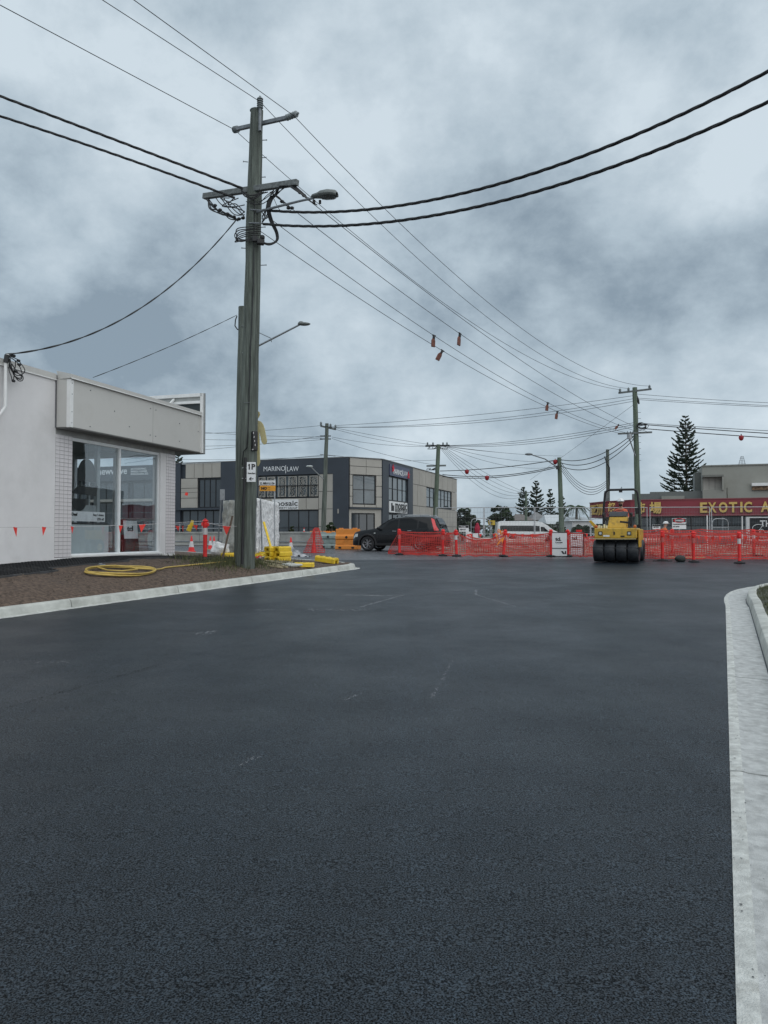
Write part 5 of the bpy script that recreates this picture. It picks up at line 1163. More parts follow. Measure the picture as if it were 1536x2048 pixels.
BL = [(799, 34, .02, 'red bollard at the left end of the netting round the black car'), (885.6, 33, -.02, 'red bollard at the tail of the black car, left of a banded one'), (913, 32.7, .03, 'red bollard with a white band just behind the black car'),
      (1006.5, 32.4, .10, 'tilted red bollard in front of the white van'), (1101.5, 32.4, 0, 'red bollard at the left edge of the white tcl board'), (1135.5, 32.5, .01, 'red bollard at the right edge of the white tcl board'),
      (1324, 29.3, .015, 'red bollard in front of the standing worker'), (1386.4, 28.4, -.01, 'red bollard between the dark lump and the right edge'), (1477.7, 27.6, .02, 'nearest red bollard with a pale band by the right edge'),
      (1507, 33.2, -.02, 'banded red bollard behind the netting at the far right'), (1343, 34.2, .02, 'banded orange bollard behind the netting beside the worker')]
for i, (px, Y, lean, lab) in enumerate(BL): place(bol if i in (2, 8, 9, 10) else bol2, i not in (0, 2), gp(px, Y, .002), random.uniform(0, 3), lab, 'red bollards', ry=lean)
pL = Gv(410, 1120); place(bol, True, pL, .3, 'red and white bollard standing on the dirt verge beside the shop', 'red bollards')
BTOP = {i: gp(px, Y) for i, (px, Y, _, _) in enumerate(BL)}
# ------------------------------------------------------------------ netting
def net(label, A, B, h=1.0, zb=.04, sag=.06, wr=.05, seed=0, lean0=0, cell=.10, nv=13, droop=.0, group='orange-red safety netting', h1=None):
    A = Vector((A[0], A[1])); B = Vector((B[0], B[1])); L_ = (B-A).length; nu = max(4, int(L_/cell)); h1 = h if h1 is None else h1
    o = thing('safety_netting', label, 'netting', ((A.x+B.x)/2, (A.y+B.y)/2, g((A.y+B.y)/2)), group=group); d = (B-A).normalized(); n = Vector((d.y, -d.x))
    def pt(i, j):
        u = i/nu; v = j/nv; p = A.lerp(B, u); top = (h*(1-u)+h1*u)-sag*4*u*(1-u); bot = zb+.05*noise.noise((u*6, seed, 1)); vv = v+.10*noise.noise((u*3.5*L_/2, v*3, seed))*math.sin(math.pi*v)
        lat = wr*noise.noise((u*L_*1.1, v*2.2, seed+4))*2*(1-abs(2*u-1)**4)+droop*math.sin(math.pi*u)*(1-v); z = g(p.y)+bot+(top-bot)*vv
        return Vector((p.x+n.x*lat, p.y+n.y*lat, z))
    V = [[pt(i, j) for j in range(nv+1)] for i in range(nu+1)]; b = MB()
    for j in range(nv+1):
        w_ = .026 if j in (0, nv) else .0098
        for i in range(nu): a, c = V[i][j], V[i+1][j]; b.quad(a-Vector((0, 0, w_)), c-Vector((0, 0, w_)), c+Vector((0, 0, w_)), a+Vector((0, 0, w_)))
    e_ = Vector((d.x, d.y, 0))*.0078
    for i in range(nu+1):
        for j in range(nv): a, c = V[i][j], V[i][j+1]; b.quad(a-e_, a+e_, c+e_, c-e_)
    b.build('mesh', m_net, o, world=True); return o
def gxy(px, Y): p = gp(px, Y); return (p.x, p.y)
net('netting panel stretched along the side of the black car', gxy(800, 34), gxy(885, 33), 1.02, seed=1, sag=.03)
net('short netting panel between the two bollards behind the black car', gxy(886, 33), gxy(912, 32.7), 1.0, seed=2, sag=.02)
net('netting panel collapsing to the ground beside the front of the black car', gxy(776, 34.6), gxy(799, 34), .12, seed=3, sag=0, h1=1.02, nv=9)
net('second netting layer hanging behind the first beside the black car', gxy(802, 34.5), gxy(905, 34.2), .95, seed=33, sag=.12, wr=.1)
net('sagging netting panel right of the black car', gxy(914, 32.7), gxy(1006, 32.5), 1.0, seed=4, sag=.34, wr=.12)
net('slack back netting layer right of the black car', gxy(932, 35), gxy(1010, 35.2), .85, seed=5, sag=.2, wr=.14)
net('netting panel in front of the white van', gxy(1007, 32.5), gxy(1101, 32.5), 1.0, seed=6, sag=.10, wr=.10)
net('crumpled back netting layer in front of the white van', gxy(1004, 34.5), gxy(1105, 35), .98, seed=7, sag=.16, wr=.2)
net('netting panel right of the white tcl board', gxy(1136, 32.5), gxy(1168, 32), 1.0, seed=8, sag=.03)
net('netting panel left of the roller wheels', gxy(1168, 32), gxy(1200, 32.6), .82, seed=9, sag=.05, wr=.1, h1=.7)
net('back netting layer left of the roller', gxy(1110, 35), gxy(1215, 34), .95, seed=10, sag=.2, wr=.2)
for k, (Y, sg_, wr_) in enumerate(((30.6, .06, .10), (32.2, .10, .18), (34.2, .07, .2))):
    xs_ = [1268, 1326-k*6, 1392+k*5, 1482+k*9, 1585]
    for q in range(4):
        net(['front', 'middle', 'back'][k]+' netting layer, '+['just right of the roller', 'in front of the worker', 'left of the dark billboard', 'under the dark billboard at the right edge'][q],
            gxy(xs_[q], Y-.15*q), gxy(xs_[q+1], Y-.15*(q+1)), 1.02+.05*k, seed=20+k*5+q, sag=sg_, wr=wr_)
# netting wrapped round a cone
o = thing('netting_bundle', 'bunch of orange-red netting draped like a cone left of the orange barrier', 'netting', gp(628, 36)); b = MB(); n_ = 16
for j in range(15):
    z = 1.15*j/14; rows = []
    for q in range(n_+1):
        a = 2*math.pi*q/n_; r_ = .42*(1-j/15)**.8*(1+.25*noise.noise((math.cos(a)*2, math.sin(a)*2, j*.4)))+.05; x = r_*math.cos(a)*1.05+.12*j/14+.0; rows.append(Vector((x, r_*math.sin(a), z)))
    if j: 
        for q in range(n_): b.quad(prev[q], rows[q], rows[q]+Vector((.014, 0, 0)), prev[q]+Vector((.014, 0, 0)))
    for q in range(n_): b.quad(rows[q], rows[q+1], rows[q+1]+Vector((0, 0, .022)), rows[q]+Vector((0, 0, .022)))
    prev = rows
b.build('mesh', m_net, o); b = MB(); b.lathe([(.13, 0), (.05, .5), (.07, .9), (.05, 1.12)], 8); b.build('gathered_core', m_orange, o)
# ------------------------------------------------------------------ bunting
def bunting(label, A, B, sag, flags, sz=.12, r=.005, dbl=False):
    A = Vector(A); B = Vector(B); o = thing('flag_bunting', label, 'bunting', (A+B)/2); f = lambda t: A.lerp(B, t)-Vector((0, 0, sag*4*t*(1-t)))
    b = MB(); b.tube([f(t/20) for t in range(21)], r, 4); b.build('string', m_refl, o, world=True)
    d = (B-A); d.z = 0; d.normalize()
    for t in flags:
        p = f(t); s_ = sz*random.uniform(.85, 1.15); tw = random.uniform(-.8, .8); e_ = Matrix.Rotation(tw, 3, 'Z') @ d; k = random.uniform(-.35, .35)
        b = MB(); b.prism([p-e_*s_*.5+Vector((0, 0, .005)), p+e_*s_*.5+Vector((0, 0, .005)), p+e_*s_*k+Vector((0, 0, -s_*1.15))], Vector((-e_.y, e_.x, 0))*.004); b.build('flag', m_flag, o, world=True)
    return o
def tpx(A, B, px):
    k = (px-768)/F/math.cos(PITCH); A, B = Vector(A), Vector(B); return (k*A.y-A.x)/((B.x-A.x)-k*(B.y-A.y))
A_, B_ = P(-260, 1052, 12.2), pL+Vector((0, 0, 1.08))
bunting('white string with small red pennants strung in front of the shop', A_, B_, .08, [tpx(A_, B_, q) for q in (-60, 31, 89, 145, 242, 285)], .15)
A2, B2 = pL+Vector((0, 0, 1.05)), P(480, 1052, 20.9)
bunting('short string with one red pennant between the verge bollard and the tall pole', A2, B2, .05, [.62], .2)
bunting('string with red pennants beyond the shop corner', P(345, 1052, 27), P(425, 1046, 26), .03, [.13, .26, .58, .8], .17)
for k, (a, c, ya, yc, fl) in enumerate([(1205, 1326, 33, 29.5, [.6, .8]), (1326, 1386, 29.5, 28.5, [.15, .55, .85]), (1386, 1478, 28.5, 27.8, [.12, .3, .42, .6, .86]), (1478, 1600, 27.8, 27, [.1, .3, .5, .8]), (1160, 1205, 33, 33, [.3, .8]), (914, 1007, 32.7, 32.4, [.3, .5, .8]), (1007, 1101, 32.4, 32.4, [.1, .22, .4, .6])]):
    bunting('red pennants tied along the top of the netting, '+['right of the roller', 'between worker and dark lump', 'left of the nearest right bollard', 'at the far right edge', 'left of the roller', 'right of the black car', 'in front of the white van'][k],
            gp(a, ya, 1.0), gp(c, yc, 1.0), .05, fl, .15)
# ------------------------------------------------------------------ tcl board between bollards
o = thing('tcl_board', 'white tcl advertising board standing between two red bollards', 'sign board', gp(1118.5, 32.35)); b = MB(); b.box((0, 0, .52), (.62, .03, .98)); b.build('board', m_sign, o, bevel=.004)
b = MB(); b.bb(-.31, .31, -.025, -.0155, .34, .37); b.build('stripe', m_ink, o)
b = MB(); b.bb(-.33, .33, -.02, .02, 1.0, 1.03); b.bb(-.33, .33, -.02, .02, .0, .03); b.build('frame_edge', m_ink, o)
po = o.location
text('lettering', 'tcl.', .2, m_ink, o, po+Vector((-.17, -.026, .68)), (1, 0, 0), (0, 0, 1), bold=.007); text('lettering', '& associates', .06, m_ink, o, po+Vector((-.17, -.026, .58)), (1, 0, 0), (0, 0, 1), bold=.002)
b = MB(); b.prism([(.06, -.03, .24), (.14, -.03, .12), (.2, -.03, .12), (.14, -.03, .24)], (0, .01, 0)); b.prism([(.2, -.03, .12), (.23, -.03, .24), (.27, -.03, .24), (.27, -.03, .12)], (0, .01, 0)); b.build('logo_shapes', m_ink, o)
o = thing('tcl_board', 'second white tcl board half hidden behind netting, with a red cap', 'sign board', gp(1153, 33)); b = MB(); b.bb(-.26, .26, -.02, .02, .03, 1.0); b.build('board', m_sign, o); b = MB(); b.bb(-.27, .27, -.03, -.021, .36, .4); b.bb(-.27, .27, -.022, .022, 1.0, 1.03); b.build('stripe', m_ink, o); b = MB(); b.bb(-.02, .22, -.04, .04, 1.03, 1.12); b.build('red_cap', m_orange, o)
text('lettering', 'tcl.', .2, m_ink, o, o.location+Vector((-.2, -.026, .7)), (1, 0, 0), (0, 0, 1), bold=.007); b = MB(); b.cyl((.28, -.02, 0), (.28, -.02, 1.03), .02, n=6); b.build('frame_post', m_black, o)
# ------------------------------------------------------------------ temporary fencing
def fence_panel(label, px0, Y0, px1, Y1, h=2.1, foot=m_black, clad=None, wire_=True, group='galvanised temporary fence panels', zg=None):
    A = gp(px0, Y0); B = gp(px1, Y1); o = thing('temporary_fence_panel', label, 'fence panel', (A+B)/2, group=group); up = Vector((0, 0, 1)); A += up*.06; B += up*.06
    if zg: A.z, B.z = zg; o.location.z = min(zg)
    d = (B-A).normalized(); b = MB(); r = .021
    b.tube([A, A+up*(h+.02)], r, 6); b.tube([B, B+up*(h+.02)], r, 6); b.tube([A+up*h, B+up*h], r, 6); b.tube([A+up*.15, B+up*.15], r, 6); b.build('frame', m_galv, o, world=True, smooth=60)
    if wire_:
        b = MB(); n = int((B-A).length/.075)
        for i in range(1, n): p = A+(B-A)*i/n; b.tube([p+up*.15, p+up*h], .0032, 3, cap=False)
        for j in range(8): z = .15+(h-.15)*j/8; b.tube([A+up*z, B+up*z], .0035, 3, cap=False)
        b.build('wire_mesh', m_galvd, o, world=True, kind='stuff')
    for q in (A, B): b = MB(); b.box(q+Vector((0, 0, -.0)), (.22, .6, .13), rz=math.atan2(d.y, d.x)); b.build('foot', foot, o, world=True, bevel=.02)
    if clad:
        m_, nm = clad; b = MB(); nx, nz = 22, 16; rows = []
        nrm = Vector((d.y, -d.x, 0))
        for j in range(nz+1):
            rows.append([A+(B-A)*(i/nx)+up*(.1+(h-.08)*j/nz)+nrm*(.03+.05*noise.noise((i*.35, j*.6, Y0))+.02*noise.noise((i*1.1, j*1.3, 2)))+up*(.03*noise.noise((i*.7, 0, 3)) if j == nz else 0) for i in range(nx+1)])
        b.grid(rows); s_ = b.build(nm, m_, o, world=True, smooth=80); md = s_.modifiers.new('t', 'SOLIDIFY'); md.thickness = .004
    return o
fence_panel('leftmost bare wire fence panel, behind the tail of the black car', 872, 39.2, 967, 38.6); fence_panel('bare wire fence panel in front of the left end of the white van', 969, 38.6, 1068, 38.4)
fence_panel('bare wire fence panel in front of the bonnet of the white van', 1070, 38.4, 1180, 39.2); fence_panel('bare wire fence panel behind the roller', 1182, 39.3, 1294, 38.6)
fence_panel('bare wire fence panel behind the standing worker, below the gold lettering', 1300, 38.2, 1419, 37.6); fence_panel('bare wire fence panel at the right edge, below the gold letters', 1423, 37.6, 1545, 37.0)
fence_panel('temporary fence panel covered in pale shade cloth right of the tall pole', 512, 29.8, 557, 34.5, 2.2, m_yel, (m_cloth, 'shade_cloth'), False, 'covered fence panels by the tall pole', (.86, .86))
fence_panel('temporary fence panel wrapped in crumpled torn plastic left of the tall pole', 447, 30.5, 484, 29.5, 2.15, m_yel, (m_wrap, 'torn_wrap'), False, 'covered fence panels by the tall pole', (.84, .84))
for px in (521, 551): p = P(px, 1092, 31.2 if px < 530 else 33.9); piece_ = None
o = thing('fence_brace', 'dark steel brace leaning beside the shade cloth panel', 'brace', P(525, 1098, 30.2)); b = MB(); b.tube([P(524, 1100, 30.2), P(521, 996, 30.4)], .03, 6); b.tube([P(519, 1100, 30.4), P(518, 996, 30.4)], .02, 6); b.build('tube', m_galvd, o, world=True)
def ubar(label, px0, px1, ytop, Y, h=1.15):
    A, B = gp(px0, Y), gp(px1, Y); T = P(px0, ytop, Y).z; o = thing('tube_barrier', label, 'barrier', (A+B)/2, group='rounded steel tube barriers'); z = Vector((0, 0, 1)); b = MB(); r_ = .2
    pts_ = [A, Vector((A.x, A.y, T-r_)), Vector((A.x+.06, A.y, T-.06)), Vector((A.x+r_, A.y, T)), Vector((B.x-r_, B.y, T)), Vector((B.x-.06, B.y, T-.06)), Vector((B.x, B.y, T-r_)), B]
    b.tube(pts_, .022, 6); b.build('frame', m_galv, o, world=True, smooth=70); b = MB(); n = int((B.x-A.x)/.12)
    for i in range(1, n): x = A.x+(B.x-A.x)*i/n; b.cyl((x, A.y, A.z+.15), (x, A.y, T-.45), .007, n=4)
    b.tube([(A.x, A.y, T-.45), (B.x, B.y, T-.45)], .014, 5); b.build('bars', m_galv, o, world=True, kind='stuff')
ubar('rounded tube barrier left of the white van', 942, 980, 1037, 40); ubar('rounded tube barrier behind the roller bonnet', 1181, 1212, 1037.5, 40); ubar('rounded tube barrier right of the double fence posts', 1424, 1456, 1037.5, 40)
def posted_sign(name, label, px0, px1, y0, y1, Y, lines, hdr=None, face=None, tilt=0., post=True, zbase=None):
    a, c = P(px0, y1, Y), P(px1, y0, Y); w_, h_ = c.x-a.x, c.z-a.z; o = thing(name, label, 'sign', (a.x+w_/2, Y, (zbase if zbase is not None else a.z))); b = MB(); b.box((a.x+w_/2, Y, a.z+h_/2), (w_, .02, h_)); b.build('sign_face', face or m_sign, o, world=True)
    if hdr: b = MB(); b.box((a.x+w_/2, Y-.014, a.z+h_*.80), (w_*.96, .008, h_*.34)); b.build('header', m_ink, o, world=True)
    for (s_, xf, zf, sz, m_) in lines: text('lettering', s_, sz*h_, m_, o, (a.x+w_*xf, Y-.022, a.z+h_*zf), (1, 0, 0), (0, 0, 1), bold=.003)
    if post: b = MB(); b.cyl((a.x+w_*.5, Y+.025, zbase if zbase is not None else g(Y)), (a.x+w_*.5, Y+.025, a.z+h_*.9), .022, n=6); b.build('post', m_galv, o, world=True)
    return o
o = posted_sign('danger_sign', 'white DANGER construction site sign on the fence beside the worker', 1344.5, 1372, 1036.5, 1058, 37.6, [('DANGER', .2, .72, .2, m_sign), ('CONSTRUCTION SITE', .05, .40, .13, m_ink), ('NO ENTRY', .05, .18, .12, m_ink)], True)
b = MB(); a, c = P(1344.5, 1058, 37.6), P(1372, 1036.5, 37.6); b.lathe([(.12, 0), (.15, .004)], 16, c=(0, 0, 0)); b.v = [Vector(((a.x+c.x)/2+v.x*1.9, 37.577, a.z+(c.z-a.z)*.79+v.y*.75)) for v in b.v]; b.build('red_oval', M('sign_red', (.6, .02, .04)), o, world=True)
posted_sign('danger_sign', 'small white danger sign on the fence behind the black car', 918, 937.5, 1051, 1063.5, 38.2, [('DANGER', .16, .70, .2, m_sign), ('KEEP OUT', .1, .28, .2, m_ink)], True)
posted_sign('small_sign', 'small white notice on the fence left of the worker', 1305, 1320.5, 1049, 1058.5, 38, [('NOTICE', .1, .35, .3, m_ink)], True, post=True)
posted_sign('yellow_sign', 'small yellow sign left of the white van roof', 977, 990, 1041, 1050, 42, [('KEEP', .1, .5, .35, m_ink), ('LEFT', .1, .1, .35, m_ink)], face=M('yellow_sign_face', (.6, .42, .04)))
o = posted_sign('street_sign', 'white name plate over an orange NO sign on a post beside the tall pole', 518.5, 551, 961, 970.5, 27, [('Z. BEU U. Dr', .06, .22, .55, m_ink)], post=False, zbase=.9)
b = MB(); a, c = P(519.5, 982, 27), P(551, 971.2, 27); b.box(((a.x+c.x)/2, 27, (a.z+c.z)/2), (c.x-a.x, .02, c.z-a.z)); b.build('orange_face', m_osign, o, world=True)
text('lettering', 'NO', .13, m_ink, o, (a.x+.05, 26.98, a.z+.05), (1, 0, 0), (0, 0, 1), bold=.005); text('lettering', '------', .055, m_ink, o, (a.x+.27, 26.98, a.z+.11), (1, 0, 0), (0, 0, 1), bold=.001); text('lettering', '----', .055, m_ink, o, (a.x+.3, 26.98, a.z+.04), (1, 0, 0), (0, 0, 1), bold=.001)
b = MB(); b.cyl(P(549, 1100, 27.03), P(549.5, 958, 27.03), .024, n=6); b.build('post', m_galv, o, world=True)
o = posted_sign('back_of_sign', 'grey-white road sign turned away on a steel post left of the tall pole', 440, 449.5, 978.5, 1000, 30, [], face=m_galv, zbase=.9, post=False); b = MB(); b.tube([P(436, 1092, 30.1), P(443, 985, 30.1)], .03, 6); b.build('post', m_galvd, o, world=True)
# billboard TH at right edge
o = thing('billboard', 'black billboard with white lettering and a pale frame at the right edge', 'billboard', gp(1530, 44)); a, c = P(1494, 1078, 44), P(1600, 1033.5, 44)
b = MB(); b.bb(a.x, a.x+.16, 44, 44.12, g(44), c.z); b.bb(a.x+.16, c.x, 44, 44.12, c.z-.07, c.z); b.bb(a.x+.0, c.x, 44.02, 44.1, a.z-.1, a.z); b.build('frame', m_sign, o, world=True); b = MB(); b.bb(a.x+.16, c.x, 44.03, 44.1, a.z, c.z-.07); b.build('board', M('dark_board', (.02, .022, .027), .35), o, world=True)
text('lettering', 'THE', .50, m_wlet, o, (P(1520, 1053, 44).x, 44.0, P(1520, 1053, 44).z), (1, 0, 0), (0, 0, 1), bold=.012)
b = MB(); cx_ = P(1522, 1060, 44); b.tube([cx_+Vector((.28*math.cos(t)*1.2-.05*t, -.03, .26*math.sin(t)+.05*t-.02)) for t in frange(.9, 6.0, .4)], .016, 4); b.tube([cx_+Vector((-.1+.6*t, -.03, -.15+.3*math.sin(t*7)*.5+.2*t)) for t in frange(0, 1, .08)], .016, 4); b.build('script_swash', m_wlet, o, world=True)
# ------------------------------------------------------------------ cones
cone = thing('traffic_cone', 'x', 'cone', (0, 0, 0)); b = MB(); b.box((0, 0, .02), (.38, .38, .04)); b.build('base', m_orange, cone, bevel=.012)
b = MB(); b.lathe([(.14, .04), (.025, .70), (.02, .715), (.001, .72)], 14); b.build('body', m_orange, cone, smooth=50); b = MB(); b.lathe([(.111, .22), (.068, .47)], 14); b.v = [Vector((v.x*1.02, v.y*1.02, v.z)) for v in b.v]; b.build('reflective_sleeve', m_refl, cone, smooth=50)
for i, (px, Y, s_, lab) in enumerate([(383.5, 36.8, 1.08, 'traffic cone by the shop corner'), (428.5, 39, 1.0, 'traffic cone between the verge bollard and the plastic-wrapped panel'), (421, 41, .95, 'half hidden traffic cone just right of the verge bollard'), (582, 36.3, 1.0, 'traffic cone standing right of the yellow block stack')]):
    o = place(cone, i > 0, gp(px, Y), random.random(), lab, 'traffic cones'); o.scale = (s_,)*3
o = place(cone, True, Vector((P(608, 1065, 49.8).x, 49.8, 1.83)), .2, 'tiny traffic cone on top of the concrete wall'); o.scale = (.42,)*3
# ------------------------------------------------------------------ low concrete wall
cw = thing('concrete_wall', 'long low concrete wall with a ledge across the far side of the cross street', 'wall', (-8, 50.5, .93)); FC = Face(cw, (-3.75, 48.5), (-.941, .337), (-.337, -.941))
for k in range(8):
    u0, u1 = k*3.0+.012, k*3.0+2.988; FC.part('wall_section', m_wall, u0, u1, .7, 1.74, 0, .24, bevel=.012); FC.part('coping', m_wall, u0, u1, 1.742, 1.86, -.04, .30, bevel=.01)
    FC.part('footing', m_wall, u0, u1, .6, 1.08, .243, .62, bevel=.02); FC.part('kerb_ledge', M('dark_gutter', (.12, .12, .12)), u0, u1, .6, .98, .65, .75)
b = MB(); b.tube([FC.pt(0, 1.22, .4), FC.pt(24, 1.22, .4)], .04, 6); b.build('rail', m_galvd, cw, world=True)
hr = thing('handrail', 'pale tube handrail behind the low wall near the shop', 'handrail', FC.pt(9, 1.8, -1)); b = MB()
for z in (2.1, 2.4): b.tube([FC.pt(6, z, -1), FC.pt(14, z, -1)], .03, 6)
for u in (6, 7.8, 9.6, 11.4, 13.2): b.tube([FC.pt(u, 1.2, -1), FC.pt(u, 2.42, -1)], .025, 6)
b.build('rails', m_galv, hr, world=True)
# ------------------------------------------------------------------ orange barriers
def wbarrier(label, c, rz, L_=1.15, H=1.0, mat=None, group=None):
    o = thing('water_barrier', label, 'barrier', c, rz, group); b = MB(); m_ = mat or m_obar
    pr = [(-.24, 0), (-.24, .18), (-.17, .24), (-.17, .5), (-.22, .56), (-.22, .70), (-.12, .78), (-.12, H), (.12, H), (.12, .78), (.22, .70), (.22, .56), (.17, .5), (.17, .24), (.24, .18), (.24, 0)]
    b.prism([(-L_/2, y, z) for y, z in pr], (L_, 0, 0)); body_ = b.build('body', m_, o, bevel=.025)
    for x in (-L_*.28, L_*.28):
        b = MB(); b.box((x, -.178, .37), (L_*.3, .03, .2)); b.build('moulded_rib', m_, o, bevel=.012); b = MB(); b.box((x, -.235, .09), (.16, .02, .1)); b.build('drain_boss', m_black, o, bevel=.005)
        b = MB(); b.box((x*1.07, 0, H+.025), (.2, .18, .05)); b.build('filler_lug', m_, o, bevel=.01)
    b = MB(); b.cyl((0, -.176, .64), (0, -.232, .64), .07, n=10); b.build('plug', m_black, o); return o
bz = -.344
wbarrier('orange water-filled barrier touching the bonnet of the black car', gp(696, 40.6), bz, 1.3, 1.08); wbarrier('grey-green plastic barrier left of the orange one', gp(658, 42.5), bz+.15, .9, .85, m_gbar)
for k, px in enumerate((628, 645, 662)): wbarrier('orange barrier top showing behind the low wall, '+('left', 'middle', 'right')[k]+' one of three', (P(px, 1070, 52).x, 52, .95), bz, .58*1.0, .92, group='orange barriers behind the wall')
# ------------------------------------------------------------------ yellow blocks
blk_ = thing('yellow_fence_foot', 'x', 'fence foot', (0, 0, 0)); b = MB(); pr = [(-.13, 0), (-.13, .11), (-.10, .155), (.10, .155), (.13, .11), (.13, 0), (.07, 0), (.07, .09), (-.07, .09), (-.07, 0)]
b.prism([(-.3, y, z) for y, z in pr], (.6, 0, 0)); b.build('block', m_yel, blk_, bevel=.008)
b = MB(); [b.box((x, 0, .157), (.07, .07, .012)) for x in (-.18, 0, .18)]; b.build('socket', m_black, blk_)
sb = Gv(545, 1121); ra = -.55; d1 = Vector((math.cos(ra), math.sin(ra), 0)); d2 = Vector((-d1.y, d1.x, 0)); first = True
rzb = math.atan2(-d2.y, -d2.x)
c0 = sb+Vector((0, .3, -.02))
lv = ['bottom', 'middle', 'top']
for l in range(3):
    for q in range(2):
        place(blk_, not first, c0+Vector((-.02+.30*q+.02*(l == 1), -.03*q, .158*l))+Vector((random.uniform(-.01, .01), random.uniform(-.02, .02), 0)), math.pi/2-.58+random.uniform(-.04, .04), lv[l]+' yellow block in the '+('left', 'right')[q]+' column of the stack by the tall pole', 'stacked yellow fence feet'); first = False
p = Gv(653, 1126); o = place(blk_, True, p+Vector((0, 0, .02)), -.42, 'yellow fence foot lying tilted near the kerb nose', 'loose yellow fence feet', ry=.12); o.scale = (1.2, 1.2, 1.2)
p = Gv(609, 1134); o = place(blk_, True, p, 0.05, 'half buried yellow fence foot just behind the kerb', 'loose yellow fence feet'); o.scale = (.95, 1, .85)
for px, py, a, lab in ((437, 1107, -.3, 'yellow fence foot lying left of the tall pole'), (455, 1114, .9, 'small yellow block tucked against the left of the tall pole'), (514, 1112, -.2, 'yellow block partly hidden behind the tall pole base'), (446, 1110, .2, 'yellow foot under the leaning brown stake')):
    place(blk_, True, Gv(px, py)+Vector((0, .3, 0)), a, lab, 'loose yellow fence feet')
# stakes, planks, sheeting, hose
def stick(name, label, cat, A, B, w_, mat): o = thing(name, label, cat, A); b = MB(); b.beam(A, B, w_, w_*.6); b.build('stick', mat, o, world=True); return o
stick('yellow_stake', 'yellow timber stake leaning on the shade cloth behind the block stack', 'stake', P(543, 1100, 25.5), P(527.5, 1044, 26.2), .07, m_yel); stick('brown_stake', 'long brown stake leaning left of the tall pole', 'stake', Gv(444, 1122), P(465, 1032, 21.8), .05, M('brown_timber', (.14, .1, .07)))
mtim = M('pale_timber', (.38, .32, .2), .85, var=.25, stretch=(.4, 4, 4))
for k, (a, c) in enumerate((((525, 1127), (562, 1137)), ((530, 1124), (572, 1131)), ((545, 1130), (575, 1137)), ((540, 1124), (585, 1126)), ((535, 1133), (566, 1138)))):
    A, C = Gv(*a)+Vector((0, 0, .03)), Gv(*c)+Vector((0, 0, .035)); stick('timber_offcut', ['longest', 'upper', 'short', 'rear', 'front'][k]+' pale timber offcut lying right of the tall pole base', 'plank', A, C, .07+.02*(k % 2), mtim)
stick('timber_offcut', 'pale timber batten lying left of the tall pole among the yellow feet', 'plank', Gv(414, 1103)+Vector((0, 0, .1)), Gv(452, 1112)+Vector((0, 0, .06)), .06, mtim)
o = thing('concrete_rubble', 'grey flat rubble lump beside the timber offcuts', 'rubble', Gv(584, 1133)); b = MB(); b.ball((0, 0, .04), (.3, .14, .07), 12, 6); b.v = [v*(1+.3*noise.noise(v*7)) for v in b.v]; b.build('lump', m_conc, o)
o = thing('plastic_sheeting', 'crumpled grey plastic sheeting heaped right of the yellow block stack', 'sheeting', Gv(590, 1114)); b = MB(); rows = []
for i in range(25):
    rows.append([Vector(((i-12)*.05, (j-6)*.07, max(0, .34*math.exp(-((i-9)/7)**2-((j-6)/4)**2)+.11*noise.noise((i*.35, j*.5, 1))+.05*noise.noise((i*.9, j*1.1, 4)))+.01)) for j in range(13)])
b.grid(rows); b.build('sheet', M('grey_plastic_sheet', (.30, .31, .33), .3, var=.5, scale=5, dirt=((.5, .46, .46), .8, 4)), o, smooth=40)
o = thing('plastic_sheeting', 'pale plastic bag slumped at the foot of the wrapped panel', 'sheeting', (P(441, 1095, 29.5).x, 29.5, .85)); b = MB(); b.ball((0, 0, .22), (.38, .25, .26), 16, 10); b.v = [v*(1+.35*noise.noise(v*5)) for v in b.v]; b.build('bag', m_cloth, o, smooth=50)
o = thing('warning_tape', 'red and white tape crumpled beside the tall pole base', 'tape', Gv(512, 1118)); b = MB()
for k in range(9): b.mat(k % 2); b.box((random.uniform(-.25, .25), random.uniform(-.08, .08), .04+random.uniform(0, .06)), (.12, .02, .06), rz=random.uniform(0, 3), rx=random.uniform(-.6, .6))
b.build('tape', [m_flag, m_refl], o)
o = thing('yellow_hose', 'yellow air hose coiled on the dirt verge with its tail running to the right', 'hose', Gv(239, 1146)); ch = Gv(239, 1147); b = MB(); pts_ = []
for i in range(200):
    t = i/199; a = t*2*math.pi*4.5+math.pi; q = Gv(239+(70+2.5*math.sin(i*.13))*math.cos(a), 1146.5-(8.2+1.2*math.sin(i*.17))*math.sin(a))
    pts_.append(q+Vector((0, 0, .03+.02*abs(math.sin(i*.21))+.04*t)))
e_ = pts_[-1]
for px, py in ((322, 1141), (330, 1138), (360, 1135), (390, 1132), (420, 1129), (438, 1127), (452, 1126)): q = Gv(px, py); q.z += .035; pts_.append(q)
b.tube(pts_, .017, 6); b.build('tube', m_hose, o, world=True, smooth=80)
b = MB(); p = Gv(201, 1137)+Vector((0, 0, .08)); b.ball(p, (.06, .04, .04), 8, 5); b.cyl(p, p+Vector((.1, .02, 0)), .022, n=6); b.build('coupling', m_galvd, o, world=True)
b = MB(); p = Vector((P(281, 1147, ch.y-.3).x, ch.y-.4, ch.z)); b.tube([Gv(x_, y_)+Vector((0, 0, .09)) for x_, y_ in ((196, 1141), (230, 1139), (262, 1142), (275, 1147), (245, 1150), (215, 1149), (196, 1143))], .017, 6); b.build('loose_loop', m_hose, o, world=True, smooth=80)
